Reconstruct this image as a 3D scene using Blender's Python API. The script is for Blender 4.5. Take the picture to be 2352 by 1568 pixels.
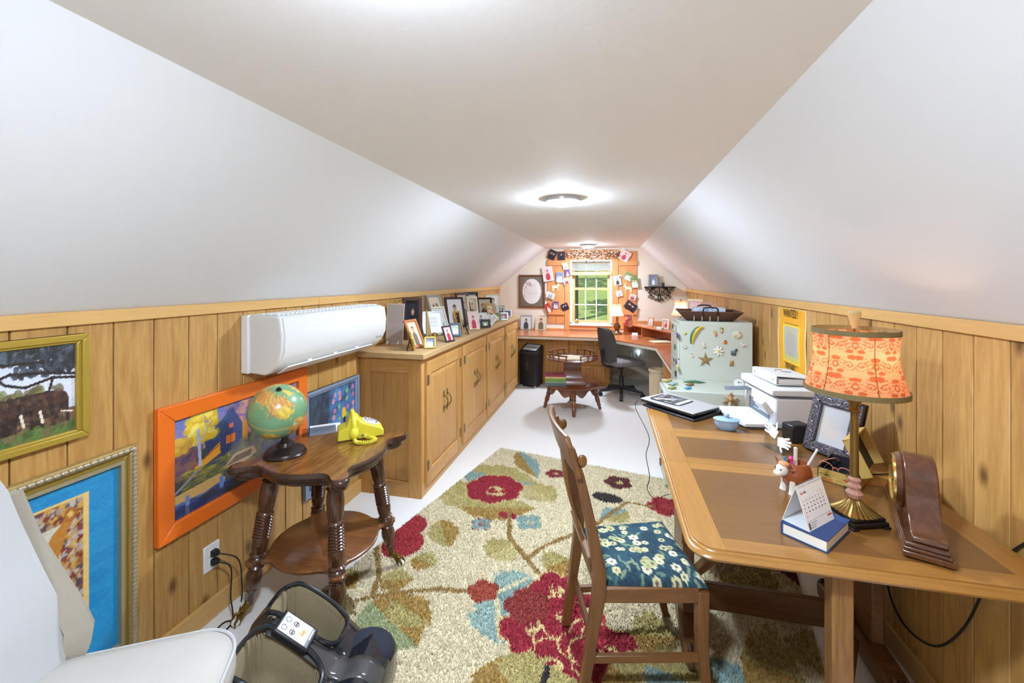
import bpy, bmesh, math, random
import numpy as np
from mathutils import Vector, Matrix, Euler
random.seed(7); R = math.radians; PI = math.pi
SC = bpy.context.scene; COL = SC.collection
for o in list(bpy.data.objects): bpy.data.objects.remove(o)
# ------------------------------------------------------------------ camera
FPX, CXP, CYP, HC = 970.0, 1176.0, 643.0, 1.55      # focal length and principal point in photo pixels, eye height
PSI = math.atan((1398 - CXP) / FPX); SN, CS = math.sin(PSI), math.cos(PSI)
cd = bpy.data.cameras.new('camera'); cam = bpy.data.objects.new('camera', cd); COL.objects.link(cam)
cd.sensor_fit = 'HORIZONTAL'; cd.sensor_width = 36.0; cd.lens = FPX / 2352 * 36.0
cd.shift_y = -(784 - CYP) / 2352; cd.clip_start = .02; cd.clip_end = 300
cam.location = (0, 0, HC); cam.rotation_euler = (PI / 2, 0, PSI); SC.camera = cam
# ------------------------------------------------------------------ world, sun, exposure
SC.view_settings.view_transform = 'Standard'; SC.view_settings.look = 'None'
SC.view_settings.exposure = 0.0; SC.view_settings.gamma = 1.0; SC.view_settings.use_curve_mapping = False
LAMP = 610            # radiance of the flush ceiling lights
w = bpy.data.worlds.new('world'); SC.world = w; w.use_nodes = True
bg = w.node_tree.nodes['Background']; bg.inputs[0].default_value = (.62, .78, 1.0, 1); bg.inputs[1].default_value = 1.1
sd = bpy.data.lights.new('sun', 'SUN'); sd.energy = 7.0; sd.angle = R(1.0); sd.color = (1, .94, .82)
so = bpy.data.objects.new('sun', sd); COL.objects.link(so); so.rotation_euler = (R(42), 0, R(-38))
# ------------------------------------------------------------------ pixels to directions; distance always comes from a known surface
def ray(u, v):
    x = (u - CXP) / FPX
    return Vector((-SN + x * CS, CS + x * SN, -(v - CYP) / FPX))
def pz(u, v, z=0.0):
    d = ray(u, v); t = (z - HC) / d.z; return Vector((d.x * t, d.y * t, z))
def px(u, v, X):
    d = ray(u, v); t = X / d.x; return Vector((X, d.y * t, HC + d.z * t))
def py(u, v, Y):
    d = ray(u, v); t = Y / d.y; return Vector((d.x * t, Y, HC + d.z * t))
def depth(p): return -SN * p[0] + CS * p[1]
# ------------------------------------------------------------------ colours and materials
def lin(c):
    c = c / 255.0
    return c / 12.92 if c <= .04045 else ((c + .055) / 1.055) ** 2.4
def rgb(r, g, b): return (lin(r), lin(g), lin(b), 1.0)
MATS = {}
def newmat(name):
    m = bpy.data.materials.new(name); m.use_nodes = True
    nt = m.node_tree; b = nt.nodes['Principled BSDF']; return m, nt, b
def plain(name, c, rough=.5, metal=0.0, bump=0.0, bscale=200.0, var=0.0, vscale=8.0, spec=.5, coat=0.0, trans=0.0, ior=1.45):
    if name in MATS: return MATS[name]
    m, nt, b = newmat(name); col = rgb(*c)
    b.inputs['Base Color'].default_value = col; b.inputs['Roughness'].default_value = rough
    b.inputs['Metallic'].default_value = metal; b.inputs['Specular IOR Level'].default_value = spec
    b.inputs['Coat Weight'].default_value = coat; b.inputs['Transmission Weight'].default_value = trans; b.inputs['IOR'].default_value = ior
    tc = nt.nodes.new('ShaderNodeTexCoord')
    if var:
        n = nt.nodes.new('ShaderNodeTexNoise'); n.inputs['Scale'].default_value = vscale; n.inputs['Detail'].default_value = 4
        nt.links.new(tc.outputs['Object'], n.inputs['Vector'])
        mx = nt.nodes.new('ShaderNodeMix'); mx.data_type = 'RGBA'
        mx.inputs[6].default_value = tuple(x * (1 - var) for x in col[:3]) + (1,); mx.inputs[7].default_value = tuple(min(1, x * (1 + var)) for x in col[:3]) + (1,)
        nt.links.new(n.outputs['Fac'], mx.inputs[0]); nt.links.new(mx.outputs[2], b.inputs['Base Color'])
    if bump:
        n = nt.nodes.new('ShaderNodeTexNoise'); n.inputs['Scale'].default_value = bscale; n.inputs['Detail'].default_value = 3
        nt.links.new(tc.outputs['Object'], n.inputs['Vector'])
        bp = nt.nodes.new('ShaderNodeBump'); bp.inputs['Strength'].default_value = bump; bp.inputs['Distance'].default_value = .004
        nt.links.new(n.outputs['Fac'], bp.inputs['Height']); nt.links.new(bp.outputs[0], b.inputs['Normal'])
    MATS[name] = m; return m
def wood(name, light, dark, axis='z', scale=1.0, rough=.4, knots=0.0, coat=0.0, contrast=1.0, fine=1.0):
    """boards with grain along one local axis; every object takes its own piece of the tree"""
    if name in MATS: return MATS[name]
    m, nt, b = newmat(name); N, L = nt.nodes.new, nt.links.new
    tc = N('ShaderNodeTexCoord'); oi = N('ShaderNodeObjectInfo')
    off = N('ShaderNodeVectorMath'); off.operation = 'SCALE'; off.inputs[3].default_value = 37.0
    cmb = N('ShaderNodeCombineXYZ')
    for i in range(3): L(oi.outputs['Random'], cmb.inputs[i])
    L(cmb.outputs[0], off.inputs[0])
    add = N('ShaderNodeVectorMath'); add.operation = 'ADD'; L(tc.outputs['Object'], add.inputs[0]); L(off.outputs[0], add.inputs[1])
    mp = N('ShaderNodeMapping'); s = [1, 1, 1]; s['xyz'.index(axis)] = .09
    mp.inputs['Scale'].default_value = [x * scale for x in s]; L(add.outputs[0], mp.inputs[0])
    n1 = N('ShaderNodeTexNoise'); n1.inputs['Scale'].default_value = 9; n1.inputs['Detail'].default_value = 2; n1.inputs['Distortion'].default_value = .6; L(mp.outputs[0], n1.inputs[0])
    wv = N('ShaderNodeMath'); wv.operation = 'MULTIPLY'; wv.inputs[1].default_value = 46; L(n1.outputs['Fac'], wv.inputs[0])
    sn = N('ShaderNodeMath'); sn.operation = 'SINE'; L(wv.outputs[0], sn.inputs[0])
    n2 = N('ShaderNodeTexNoise'); n2.inputs['Scale'].default_value = 150 * fine; n2.inputs['Detail'].default_value = 3; L(mp.outputs[0], n2.inputs[0])
    n3 = N('ShaderNodeTexNoise'); n3.inputs['Scale'].default_value = 3.5; n3.inputs['Detail'].default_value = 2; L(mp.outputs[0], n3.inputs[0])
    f1 = N('ShaderNodeMath'); f1.operation = 'MULTIPLY_ADD'; f1.inputs[1].default_value = .15 * contrast; f1.inputs[2].default_value = .42; L(sn.outputs[0], f1.inputs[0])
    f2 = N('ShaderNodeMath'); f2.operation = 'MULTIPLY_ADD'; f2.inputs[1].default_value = .9 * contrast; L(n2.outputs['Fac'], f2.inputs[0]); L(f1.outputs[0], f2.inputs[2])
    f3 = N('ShaderNodeMath'); f3.operation = 'MULTIPLY_ADD'; f3.inputs[1].default_value = .9 * contrast; L(n3.outputs['Fac'], f3.inputs[0]); L(f2.outputs[0], f3.inputs[2])
    f4 = N('ShaderNodeMath'); f4.operation = 'MULTIPLY_ADD'; f4.inputs[1].default_value = .34; L(oi.outputs['Random'], f4.inputs[0]); L(f3.outputs[0], f4.inputs[2])
    rg = N('ShaderNodeMapRange'); rg.inputs[1].default_value = .85; rg.inputs[2].default_value = 2.05; L(f4.outputs[0], rg.inputs[0])
    mx = N('ShaderNodeMix'); mx.data_type = 'RGBA'; mx.inputs[6].default_value = rgb(*light); mx.inputs[7].default_value = rgb(*dark); L(rg.outputs[0], mx.inputs[0])
    out = mx.outputs[2]
    if knots:
        sx = N('ShaderNodeSeparateXYZ'); L(add.outputs[0], sx.inputs[0]); ia = 'xyz'.index(axis); ib, ic = [q for q in range(3) if q != ia]
        sm = N('ShaderNodeMath'); L(sx.outputs[ib], sm.inputs[0]); L(sx.outputs[ic], sm.inputs[1])
        sl = N('ShaderNodeMath'); sl.operation = 'MULTIPLY'; sl.inputs[1].default_value = .5; L(sx.outputs[ia], sl.inputs[0])
        mk = N('ShaderNodeCombineXYZ'); L(sm.outputs[0], mk.inputs[0]); L(sl.outputs[0], mk.inputs[1])
        vo = N('ShaderNodeTexVoronoi'); vo.voronoi_dimensions = '2D'; vo.inputs['Scale'].default_value = 5.2; L(mk.outputs[0], vo.inputs['Vector'])
        sp = N('ShaderNodeSeparateColor'); L(vo.outputs['Color'], sp.inputs[0])
        th = N('ShaderNodeMath'); th.operation = 'LESS_THAN'; th.inputs[1].default_value = knots; L(sp.outputs[0], th.inputs[0])
        kd = N('ShaderNodeMapRange'); kd.inputs[1].default_value = .13; kd.inputs[2].default_value = .03; L(vo.outputs['Distance'], kd.inputs[0])
        kk = N('ShaderNodeMath'); kk.operation = 'MULTIPLY'; L(kd.outputs[0], kk.inputs[0]); L(th.outputs[0], kk.inputs[1])
        km = N('ShaderNodeMath'); km.operation = 'MULTIPLY'; km.inputs[1].default_value = .8; L(kk.outputs[0], km.inputs[0])
        m2 = N('ShaderNodeMix'); m2.data_type = 'RGBA'; L(km.outputs[0], m2.inputs[0]); L(out, m2.inputs[6])
        m2.inputs[7].default_value = rgb(int(dark[0] * .5), int(dark[1] * .42), int(dark[2] * .4)); out = m2.outputs[2]
    L(out, b.inputs['Base Color']); b.inputs['Roughness'].default_value = rough; b.inputs['Coat Weight'].default_value = coat; b.inputs['Coat Roughness'].default_value = .18
    bp = N('ShaderNodeBump'); bp.inputs['Strength'].default_value = .12; bp.inputs['Distance'].default_value = .002; L(f2.outputs[0], bp.inputs['Height']); L(bp.outputs[0], b.inputs['Normal'])
    MATS[name] = m; return m
def vcol(name='print', rough=.4, coat=0.0, bump=0.0, bscale=600.0):
    """flat print or weave: colour comes from the mesh's own colour attribute"""
    if name in MATS: return MATS[name]
    m, nt, b = newmat(name); a = nt.nodes.new('ShaderNodeAttribute'); a.attribute_name = 'Col'
    nt.links.new(a.outputs['Color'], b.inputs['Base Color']); b.inputs['Roughness'].default_value = rough; b.inputs['Coat Weight'].default_value = coat
    if bump:
        tc = nt.nodes.new('ShaderNodeTexCoord'); n = nt.nodes.new('ShaderNodeTexNoise'); n.inputs['Scale'].default_value = bscale
        nt.links.new(tc.outputs['Object'], n.inputs['Vector']); bp = nt.nodes.new('ShaderNodeBump'); bp.inputs['Strength'].default_value = bump; bp.inputs['Distance'].default_value = .003
        nt.links.new(n.outputs['Fac'], bp.inputs['Height']); nt.links.new(bp.outputs[0], b.inputs['Normal'])
    MATS[name] = m; return m
def emit(name, c, s):
    if name in MATS: return MATS[name]
    m, nt, b = newmat(name); b.inputs['Base Color'].default_value = rgb(*c); b.inputs['Emission Color'].default_value = rgb(*c); b.inputs['Emission Strength'].default_value = s
    MATS[name] = m; return m
def glass(name='glass', tint=(255, 255, 255), rough=0.0):
    """thin pane: mostly clear with a little mirror at grazing angles"""
    if name in MATS: return MATS[name]
    m = bpy.data.materials.new(name); m.use_nodes = True; nt = m.node_tree; nt.nodes.clear()
    o = nt.nodes.new('ShaderNodeOutputMaterial'); t = nt.nodes.new('ShaderNodeBsdfTransparent'); t.inputs[0].default_value = rgb(*tint)
    g = nt.nodes.new('ShaderNodeBsdfGlossy'); g.inputs['Roughness'].default_value = rough
    f = nt.nodes.new('ShaderNodeFresnel'); f.inputs[0].default_value = 1.35; mx = nt.nodes.new('ShaderNodeMixShader'); ge = nt.nodes.new('ShaderNodeNewGeometry'); k = nt.nodes.new('ShaderNodeMath'); k.operation = 'MULTIPLY_ADD'; k.inputs[1].default_value = -1; k.inputs[2].default_value = 1
    nt.links.new(ge.outputs['Backfacing'], k.inputs[0]); k2 = nt.nodes.new('ShaderNodeMath'); k2.operation = 'MULTIPLY'; nt.links.new(k.outputs[0], k2.inputs[0]); nt.links.new(f.outputs[0], k2.inputs[1]); nt.links.new(k2.outputs[0], mx.inputs[0]); nt.links.new(t.outputs[0], mx.inputs[1]); nt.links.new(g.outputs[0], mx.inputs[2]); nt.links.new(mx.outputs[0], o.inputs[0])
    MATS[name] = m; return m
# ------------------------------------------------------------------ mesh builder
def rot(rx=0, ry=0, rz=0): return Euler((rx, ry, rz), 'XYZ').to_matrix().to_4x4()
class MB:
    def __init__(s): s.v = []; s.f = []
    def add(s, vs, fs, M=None):
        n = len(s.v); s.v += [tuple(M @ Vector(p)) if M is not None else tuple(p) for p in vs]; s.f += [tuple(i + n for i in q) for q in fs]; return s
    def box(s, c, d, M=None):
        x, y, z = d[0] / 2, d[1] / 2, d[2] / 2
        vs = [(c[0] + a * x, c[1] + b * y, c[2] + e * z) for a in (-1, 1) for b in (-1, 1) for e in (-1, 1)]
        return s.add(vs, [(0, 1, 3, 2), (4, 6, 7, 5), (0, 4, 5, 1), (2, 3, 7, 6), (0, 2, 6, 4), (1, 5, 7, 3)], M)
    def bx(s, x0, x1, y0, y1, z0, z1, M=None): return s.box(((x0 + x1) / 2, (y0 + y1) / 2, (z0 + z1) / 2), (x1 - x0, y1 - y0, z1 - z0), M)
    def lathe(s, prof, n=20, M=None, cap=True):
        vs = [(r * math.cos(2 * PI * k / n), r * math.sin(2 * PI * k / n), z) for r, z in prof for k in range(n)]; fs = []
        for i in range(len(prof) - 1):
            for k in range(n): a, b = i * n + k, i * n + (k + 1) % n; fs.append((a, b, b + n, a + n))
        if cap:
            if prof[0][0] > 1e-6: fs.append(tuple(range(n))[::-1])
            if prof[-1][0] > 1e-6: fs.append(tuple(range((len(prof) - 1) * n, len(prof) * n)))
        return s.add(vs, fs, M)
    def lathe_to(s, prof, p0, p1, n=16):
        """profile (r, t) with t 0..1 along p0-p1"""
        a, b = Vector(p0), Vector(p1); L = (b - a).length; q = (b - a).to_track_quat('Z', 'Y').to_matrix().to_4x4()
        return s.lathe([(r, t * L) for r, t in prof], n, Matrix.Translation(a) @ q)
    def cyl(s, p0, p1, r0, r1=None, n=14): return s.lathe_to([(r0, 0), (r1 if r1 is not None else r0, 1)], p0, p1, n)
    def tube(s, pts, r, n=8, closed=False):
        P = [Vector(p) for p in pts]; m = len(P); vs = []; fs = []; up = Vector((0, 0, 1)); prev = None
        for i, p in enumerate(P):
            a = P[(i - 1) % m] if closed or i > 0 else p; b = P[(i + 1) % m] if closed or i < m - 1 else p
            t = (b - a).normalized() if (b - a).length > 1e-9 else Vector((0, 0, 1))
            if prev is None: x = t.orthogonal().normalized()
            else:
                x = prev - t * prev.dot(t); x = x.normalized() if x.length > 1e-6 else t.orthogonal().normalized()
            prev = x; y = t.cross(x); rr = r[i] if isinstance(r, (list, tuple)) else r
            for k in range(n): vs.append(p + (x * math.cos(2 * PI * k / n) + y * math.sin(2 * PI * k / n)) * rr)
        for i in range(m if closed else m - 1):
            j = (i + 1) % m
            for k in range(n): fs.append((i * n + k, i * n + (k + 1) % n, j * n + (k + 1) % n, j * n + k))
        if not closed: fs += [tuple(range(n))[::-1], tuple(range((m - 1) * n, m * n))]
        return s.add(vs, fs)
    def prism(s, poly, z0, z1, M=None):
        n = len(poly); vs = [(x, y, z0) for x, y in poly] + [(x, y, z1) for x, y in poly]
        fs = [tuple(range(n))[::-1], tuple(range(n, 2 * n))] + [(i, (i + 1) % n, (i + 1) % n + n, i + n) for i in range(n)]
        return s.add(vs, fs, M)
    def loft(s, rings, cap=True, M=None):
        n = len(rings[0]); vs = [p for r in rings for p in r]; fs = []
        for i in range(len(rings) - 1):
            for k in range(n): a, b = i * n + k, i * n + (k + 1) % n; fs.append((a, b, b + n, a + n))
        if cap: fs += [tuple(range(n))[::-1], tuple(range((len(rings) - 1) * n, len(rings) * n))]
        return s.add(vs, fs, M)
    def ball(s, c, r, n=14, m=8, M=None):
        rx, ry, rz = (r, r, r) if not isinstance(r, (tuple, list)) else r
        prof = [(math.sin(PI * i / m), -math.cos(PI * i / m)) for i in range(m + 1)]; T = Matrix.Translation(c) @ (M if M is not None else Matrix()) @ Matrix.Diagonal((rx, ry, rz, 1))
        vs = [(0, 0, -1)] + [(p * math.cos(2 * PI * k / n), p * math.sin(2 * PI * k / n), z) for p, z in prof[1:-1] for k in range(n)] + [(0, 0, 1)]; e = len(vs) - 1
        fs = [(0, 1 + (k + 1) % n, 1 + k) for k in range(n)] + [(e, 1 + (m - 2) * n + k, 1 + (m - 2) * n + (k + 1) % n) for k in range(n)]
        for i in range(m - 2):
            for k in range(n): a, b = 1 + i * n + k, 1 + i * n + (k + 1) % n; fs.append((a, b, b + n, a + n))
        return s.add(vs, fs, T)
    def sheet(s, g):
        """grid of points g[i][j] as a surface"""
        h, w_ = len(g), len(g[0]); vs = [p for r in g for p in r]
        return s.add(vs, [(i * w_ + j, i * w_ + j + 1, (i + 1) * w_ + j + 1, (i + 1) * w_ + j) for i in range(h - 1) for j in range(w_ - 1)])
    def build(s, name, mat, parent=None, bevel=0.0, smooth=35, seg=2, sub=0, solid=0.0, M=None, fixn=True):
        me = bpy.data.meshes.new(name); me.from_pydata(s.v, [], s.f)
        if fixn:
            bm = bmesh.new(); bm.from_mesh(me); bmesh.ops.recalc_face_normals(bm, faces=bm.faces); bm.to_mesh(me); bm.free()
        o = bpy.data.objects.new(name, me); COL.objects.link(o)
        me.materials.append(mat)
        if smooth:
            me.polygons.foreach_set('use_smooth', [True] * len(me.polygons)); me.set_sharp_from_angle(angle=R(smooth))
        if parent is not None: o.parent = parent
        if M is not None: o.matrix_local = M
        if solid: q = o.modifiers.new('s', 'SOLIDIFY'); q.thickness = solid; q.offset = 0
        if bevel: q = o.modifiers.new('b', 'BEVEL'); q.width = bevel; q.segments = seg; q.limit_method = 'ANGLE'; q.angle_limit = R(40); q.harden_normals = False
        if sub: q = o.modifiers.new('u', 'SUBSURF'); q.levels = sub; q.render_levels = sub
        return o
def tag(o, label, cat, group=None):
    o['label'] = label; o['category'] = cat
    if group: o['group'] = group
    return o
def thing(name, label, cat, loc=(0, 0, 0), rz=0.0, group=None, M=None):
    o = bpy.data.objects.new(name, None); COL.objects.link(o); o.empty_display_size = .05
    if M is not None: o.matrix_world = M
    else: o.location = loc; o.rotation_euler = (0, 0, rz)
    return tag(o, label, cat, group)
def attach(o, parent, name):
    """make a mesh built in room coordinates a part of a top-level thing"""
    for k in ('label', 'category', 'group'):
        if k in o: del o[k]
    o.name = name; o.parent = parent; o.matrix_parent_inverse = parent.matrix_basis.inverted(); return o
def struct(o): o['kind'] = 'structure'; return o
def copy_tree(o, parent=None):
    c = o.copy(); COL.objects.link(c)
    if parent is not None: c.parent = parent
    for ch in list(o.children): copy_tree(ch, c)
    return c
# ------------------------------------------------------------------ flat print: a little painter that fills a colour grid
class Paint:
    def __init__(s, w, h, c=(255, 255, 255)):
        s.w, s.h = w, h; s.a = np.zeros((h, w, 3)); s.a[:] = c; s.Y, s.X = np.mgrid[0:h, 0:w]; s.X = s.X / (w - 1); s.Y = s.Y / (h - 1); s.rng = np.random.RandomState(3)
    def mask(s, m, c, k=1.0): s.a[m] = s.a[m] * (1 - k) + np.array(c) * k; return s
    def rect(s, x0, y0, x1, y1, c, k=1.0): return s.mask((s.X >= x0) & (s.X <= x1) & (s.Y >= y0) & (s.Y <= y1), c, k)
    def ell(s, x, y, rx, ry, c, k=1.0, a=0.0):
        dx, dy = s.X - x, s.Y - y; p, q = dx * math.cos(a) + dy * math.sin(a), -dx * math.sin(a) + dy * math.cos(a)
        return s.mask((p / rx) ** 2 + (q / ry) ** 2 <= 1, c, k)
    def poly(s, P, c, k=1.0):
        m = np.zeros(s.X.shape, bool); n = len(P)
        for i in range(n):
            (x0, y0), (x1, y1) = P[i], P[(i + 1) % n]
            if y0 == y1: continue
            m ^= ((s.Y >= min(y0, y1)) & (s.Y < max(y0, y1)) & (s.X < (s.Y - y0) * (x1 - x0) / (y1 - y0) + x0))
        return s.mask(m, c, k)
    def line(s, x0, y0, x1, y1, wd, c, k=1.0, asp=1.0):
        dx, dy = x1 - x0, (y1 - y0) * asp; L = dx * dx + dy * dy + 1e-12; t = np.clip(((s.X - x0) * dx + (s.Y - y0) * asp * dy) / L, 0, 1)
        return s.mask((s.X - x0 - t * dx) ** 2 + (s.Y * asp - y0 * asp - t * dy) ** 2 < (wd / 2) ** 2, c, k)
    def spots(s, n, x0, y0, x1, y1, r, cs, k=.8, asp=1.0):
        for _ in range(n):
            q = r * s.rng.uniform(.5, 1.3); s.ell(s.rng.uniform(x0, x1), s.rng.uniform(y0, y1), q, q * asp, cs[s.rng.randint(len(cs))], k)
        return s
    def grad(s, c0, c1, y0=0.0, y1=1.0):
        t = np.clip((s.Y - y0) / (y1 - y0), 0, 1)[..., None]; m = (s.Y >= y0) & (s.Y <= y1); g = np.array(c0) * (1 - t) + np.array(c1) * t; s.a[m] = g[m]; return s
    def noise(s, amt): s.a = np.clip(s.a + s.rng.normal(0, amt, s.a.shape[:2])[..., None], 0, 255); return s
    def lin(s):
        c = np.clip(s.a, 0, 255) / 255.0
        return np.where(c <= .04045, c / 12.92, ((c + .055) / 1.055) ** 2.4)
def picture(name, P, w, h, mat, parent=None, M=None, plane='xz', wave=0.0):
    """a printed sheet w x h (local x right, z up, facing -y); row 0 of the painting is the top edge"""
    H_, W_ = P.h, P.w; xs = np.linspace(-w / 2, w / 2, W_); zs = np.linspace(h, 0, H_)
    Xg, Zg = np.meshgrid(xs, zs); Yg = np.zeros_like(Xg)
    if wave: Yg = wave * np.sin(Zg / h * 9) * .5
    co = np.stack([Xg, Yg, Zg], -1).reshape(-1, 3)
    if plane == 'xy': co = np.stack([Xg, Zg - h / 2, np.zeros_like(Xg)], -1).reshape(-1, 3)
    i = np.arange(H_ * W_).reshape(H_, W_); q = np.stack([i[1:, :-1], i[1:, 1:], i[:-1, 1:], i[:-1, :-1]], -1).reshape(-1, 4)
    me = bpy.data.meshes.new(name); me.from_pydata(co.tolist(), [], q.tolist()); me.materials.append(mat)
    ca = me.color_attributes.new('Col', 'FLOAT_COLOR', 'POINT'); L = np.concatenate([P.lin().reshape(-1, 3), np.ones((H_ * W_, 1))], 1); ca.data.foreach_set('color', L.astype(np.float32).ravel())
    me.polygons.foreach_set('use_smooth', [True] * len(me.polygons))
    o = bpy.data.objects.new(name, me); COL.objects.link(o)
    if parent is not None: o.parent = parent
    if M is not None: o.matrix_local = M
    return o
def text(name, s, size, mat, parent, M, ext=.0004, align='CENTER'):
    c = bpy.data.curves.new(name, 'FONT'); c.body = s; c.size = size; c.extrude = ext; c.align_x = align; c.resolution_u = 2
    t = bpy.data.objects.new(name, c); COL.objects.link(t); dg = bpy.context.evaluated_depsgraph_get(); me = bpy.data.meshes.new_from_object(t.evaluated_get(dg)); bpy.data.objects.remove(t)
    me.materials.clear(); me.materials.append(mat); o = bpy.data.objects.new(name, me); COL.objects.link(o); o.parent = parent; o.matrix_local = M; return o
T = Matrix.Translation
# ================================================================== THE ROOM
XL, XR, YF, YB, ZC = -1.78, 1.165, 6.85, -1.6, 2.06
CLX, CRX, TLZ, TRZ = -.995, .47, 1.443, 1.42          # where the flat ceiling ends; knee wall heights
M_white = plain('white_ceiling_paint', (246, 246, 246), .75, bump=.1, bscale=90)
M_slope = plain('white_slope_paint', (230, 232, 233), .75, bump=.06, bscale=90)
M_cream = plain('cream_wall_paint', (236, 226, 208), .8)
M_carpet = plain('pale_carpet', (236, 233, 228), .95, bump=1.0, bscale=260, var=.12, vscale=160)
M_pine = wood('knotty_pine_boards', (212, 168, 98), (160, 112, 54), 'z', 1.0, .42, knots=.62)
M_pineh = wood('pine_trim', (216, 172, 104), (184, 136, 74), 'y', 1.0, .45, knots=.08, contrast=.6)
M_orange = wood('orange_pine', (226, 158, 98), (190, 116, 62), 'z', 1.0, .42, knots=.12, contrast=.7)
M_orangeh = wood('orange_pine_rail', (226, 158, 98), (192, 118, 64), 'x', 1.0, .42, contrast=.7)
M_dark = plain('black_plastic', (28, 28, 31), .4)
M_whitepl = plain('white_plastic', (238, 239, 238), .35)
struct(MB().bx(XL - .2, XR + .2, YB - .1, YF + .12, -.06, 0).build('floor', M_carpet))
struct(MB().bx(CLX - .03, CRX + .03, YB - .1, YF + .12, ZC, ZC + .08).build('ceiling', M_white))
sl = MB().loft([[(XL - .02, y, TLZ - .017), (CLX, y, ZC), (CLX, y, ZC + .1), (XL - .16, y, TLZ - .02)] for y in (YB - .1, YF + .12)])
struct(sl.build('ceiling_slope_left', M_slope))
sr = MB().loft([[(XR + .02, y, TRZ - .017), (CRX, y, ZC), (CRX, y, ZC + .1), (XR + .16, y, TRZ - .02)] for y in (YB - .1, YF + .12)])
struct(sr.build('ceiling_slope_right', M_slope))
# --- knee walls of vertical pine boards, every board its own piece
M_back = plain('dark_gap', (52, 34, 18), .9)
wl = struct(MB().bx(XL - .1, XL - .012, YB - .1, YF + .1, 0, TLZ + .01).build('wall_left', M_back))
wr = struct(MB().bx(XR + .012, XR + .1, YB - .1, YF + .1, 0, TRZ + .01).build('wall_right', M_back))
def boards(wall, X, sgn, ys, z1):
    for i in range(len(ys) - 1):
        a, b = ys[i] + .002, ys[i + 1] - .002; ym = (a + b) / 2
        MB().box((0, 0, 0), (.014, b - a, z1)).build('plank', M_pine, wall, bevel=.0022, seg=1, M=T((X + sgn * .006, ym, z1 / 2)))
rj = random.Random(4)
def extend(ys, lo, hi):
    ys = list(ys)
    while ys[0] > lo: ys.insert(0, ys[0] - rj.choice((.135, .142, .15, .128)))
    while ys[-1] < hi - .16: ys.append(ys[-1] + rj.choice((.135, .142, .15, .128)))
    ys[0] = lo; ys[-1] = hi; return ys
boards(wl, XL, -1, extend([px(u, 740, XL).y for u in (22, 155, 261, 354, 434, 500, 558, 612, 656, 695, 732)], YB, YF), TLZ - .03)
boards(wr, XR, 1, extend([px(u, 740, XR).y for u in (2321, 2236, 2165, 2105, 2054, 2002, 1950, 1906)], YB, YF), TRZ - .03)
def trimrun(nm, X, sgn, z0, z1, t, cuts):
    for i in range(len(cuts) - 1):
        o = MB().box((0, 0, 0), (t, cuts[i + 1] - cuts[i] - .001, z1 - z0)).build(nm, M_pineh, None, bevel=.003, M=T((X + sgn * t / 2, (cuts[i] + cuts[i + 1]) / 2, (z0 + z1) / 2))); struct(o)
trimrun('trim_1', XL, 1, TLZ - .047, TLZ, .018, (YB, .2, 2.3, 4.6, YF))
trimrun('trim_2', XR, -1, TRZ - .047, TRZ, .018, (YB, .5, 2.49, 4.5, YF))
trimrun('baseboard_left', XL, 1, 0, .095, .016, (YB, .4, 2.775))
trimrun('baseboard_right', XR, -1, 0, .095, .016, (YB, 1.1, 3.3, 5.2, YF))
# --- gable walls
def gable(y0, y1, name, holes, mat):
    """vertical slab with the attic outline, cut into strips around one window hole"""
    def top(x): return min(ZC + .02, TLZ - .01 + (x - XL) * (ZC - TLZ) / (CLX - XL) + .02, TRZ - .01 + (XR - x) * (ZC - TRZ) / (XR - CRX) + .02)
    m = MB(); xs = sorted({XL - .06, CLX, CRX, XR + .06} | ({holes[0], holes[1]} if holes else set()))
    for a, b in zip(xs[:-1], xs[1:]):
        def col(za0, za1, zb0, zb1): m.loft([[(a, y, za0), (b, y, zb0), (b, y, zb1), (a, y, za1)] for y in (y0, y1)])
        if holes and a >= holes[0] - 1e-6 and b <= holes[1] + 1e-6:
            col(0, holes[2], 0, holes[2]); col(holes[3], top(a), holes[3], top(b))
        else: col(0, top(a), 0, top(b))
    return struct(m.build(name, mat, None, smooth=0))
wa, wb = py(1309, 597, YF), py(1406, 745, YF)
WX0, WX1, WZ1, WZ0 = wa.x, wb.x, wa.z, wb.z
gable(YF, YF + .12, 'wall_back', (WX0, WX1, WZ0, WZ1), M_cream)
gable(YB - .1, YB, 'wall_front', None, M_cream)
# --- window with sashes, muntins and panes
M_sash = wood('sash_pine', (226, 190, 130), (196, 150, 90), 'z', 1, .4, contrast=.5)
M_vinyl = plain('white_vinyl', (240, 240, 240), .4)
win = thing('window_1', 'double-hung pine window with white grilles above the desk', 'window', ((WX0 + WX1) / 2, YF, WZ0)); win['kind'] = 'structure'
WW, WH = WX1 - WX0, WZ1 - WZ0
def wz(v): return py(1355, v, YF).z - WZ0
m = MB()
for s in (-1, 1): m.bx(s * WW / 2 - (.035 if s > 0 else 0), s * WW / 2 + (.035 if s < 0 else 0), .0, .12, 0, WH)
m.bx(-WW / 2, WW / 2, 0, .12, WH - .03, WH); m.bx(-WW / 2, WW / 2, 0, .12, 0, .02)
m.build('jamb_frame', M_vinyl, win, bevel=.003)
MB().bx(-WW / 2 - .0, WW / 2, -.045, .1, -.028, .004).build('sill', M_vinyl, win, bevel=.006)
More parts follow.
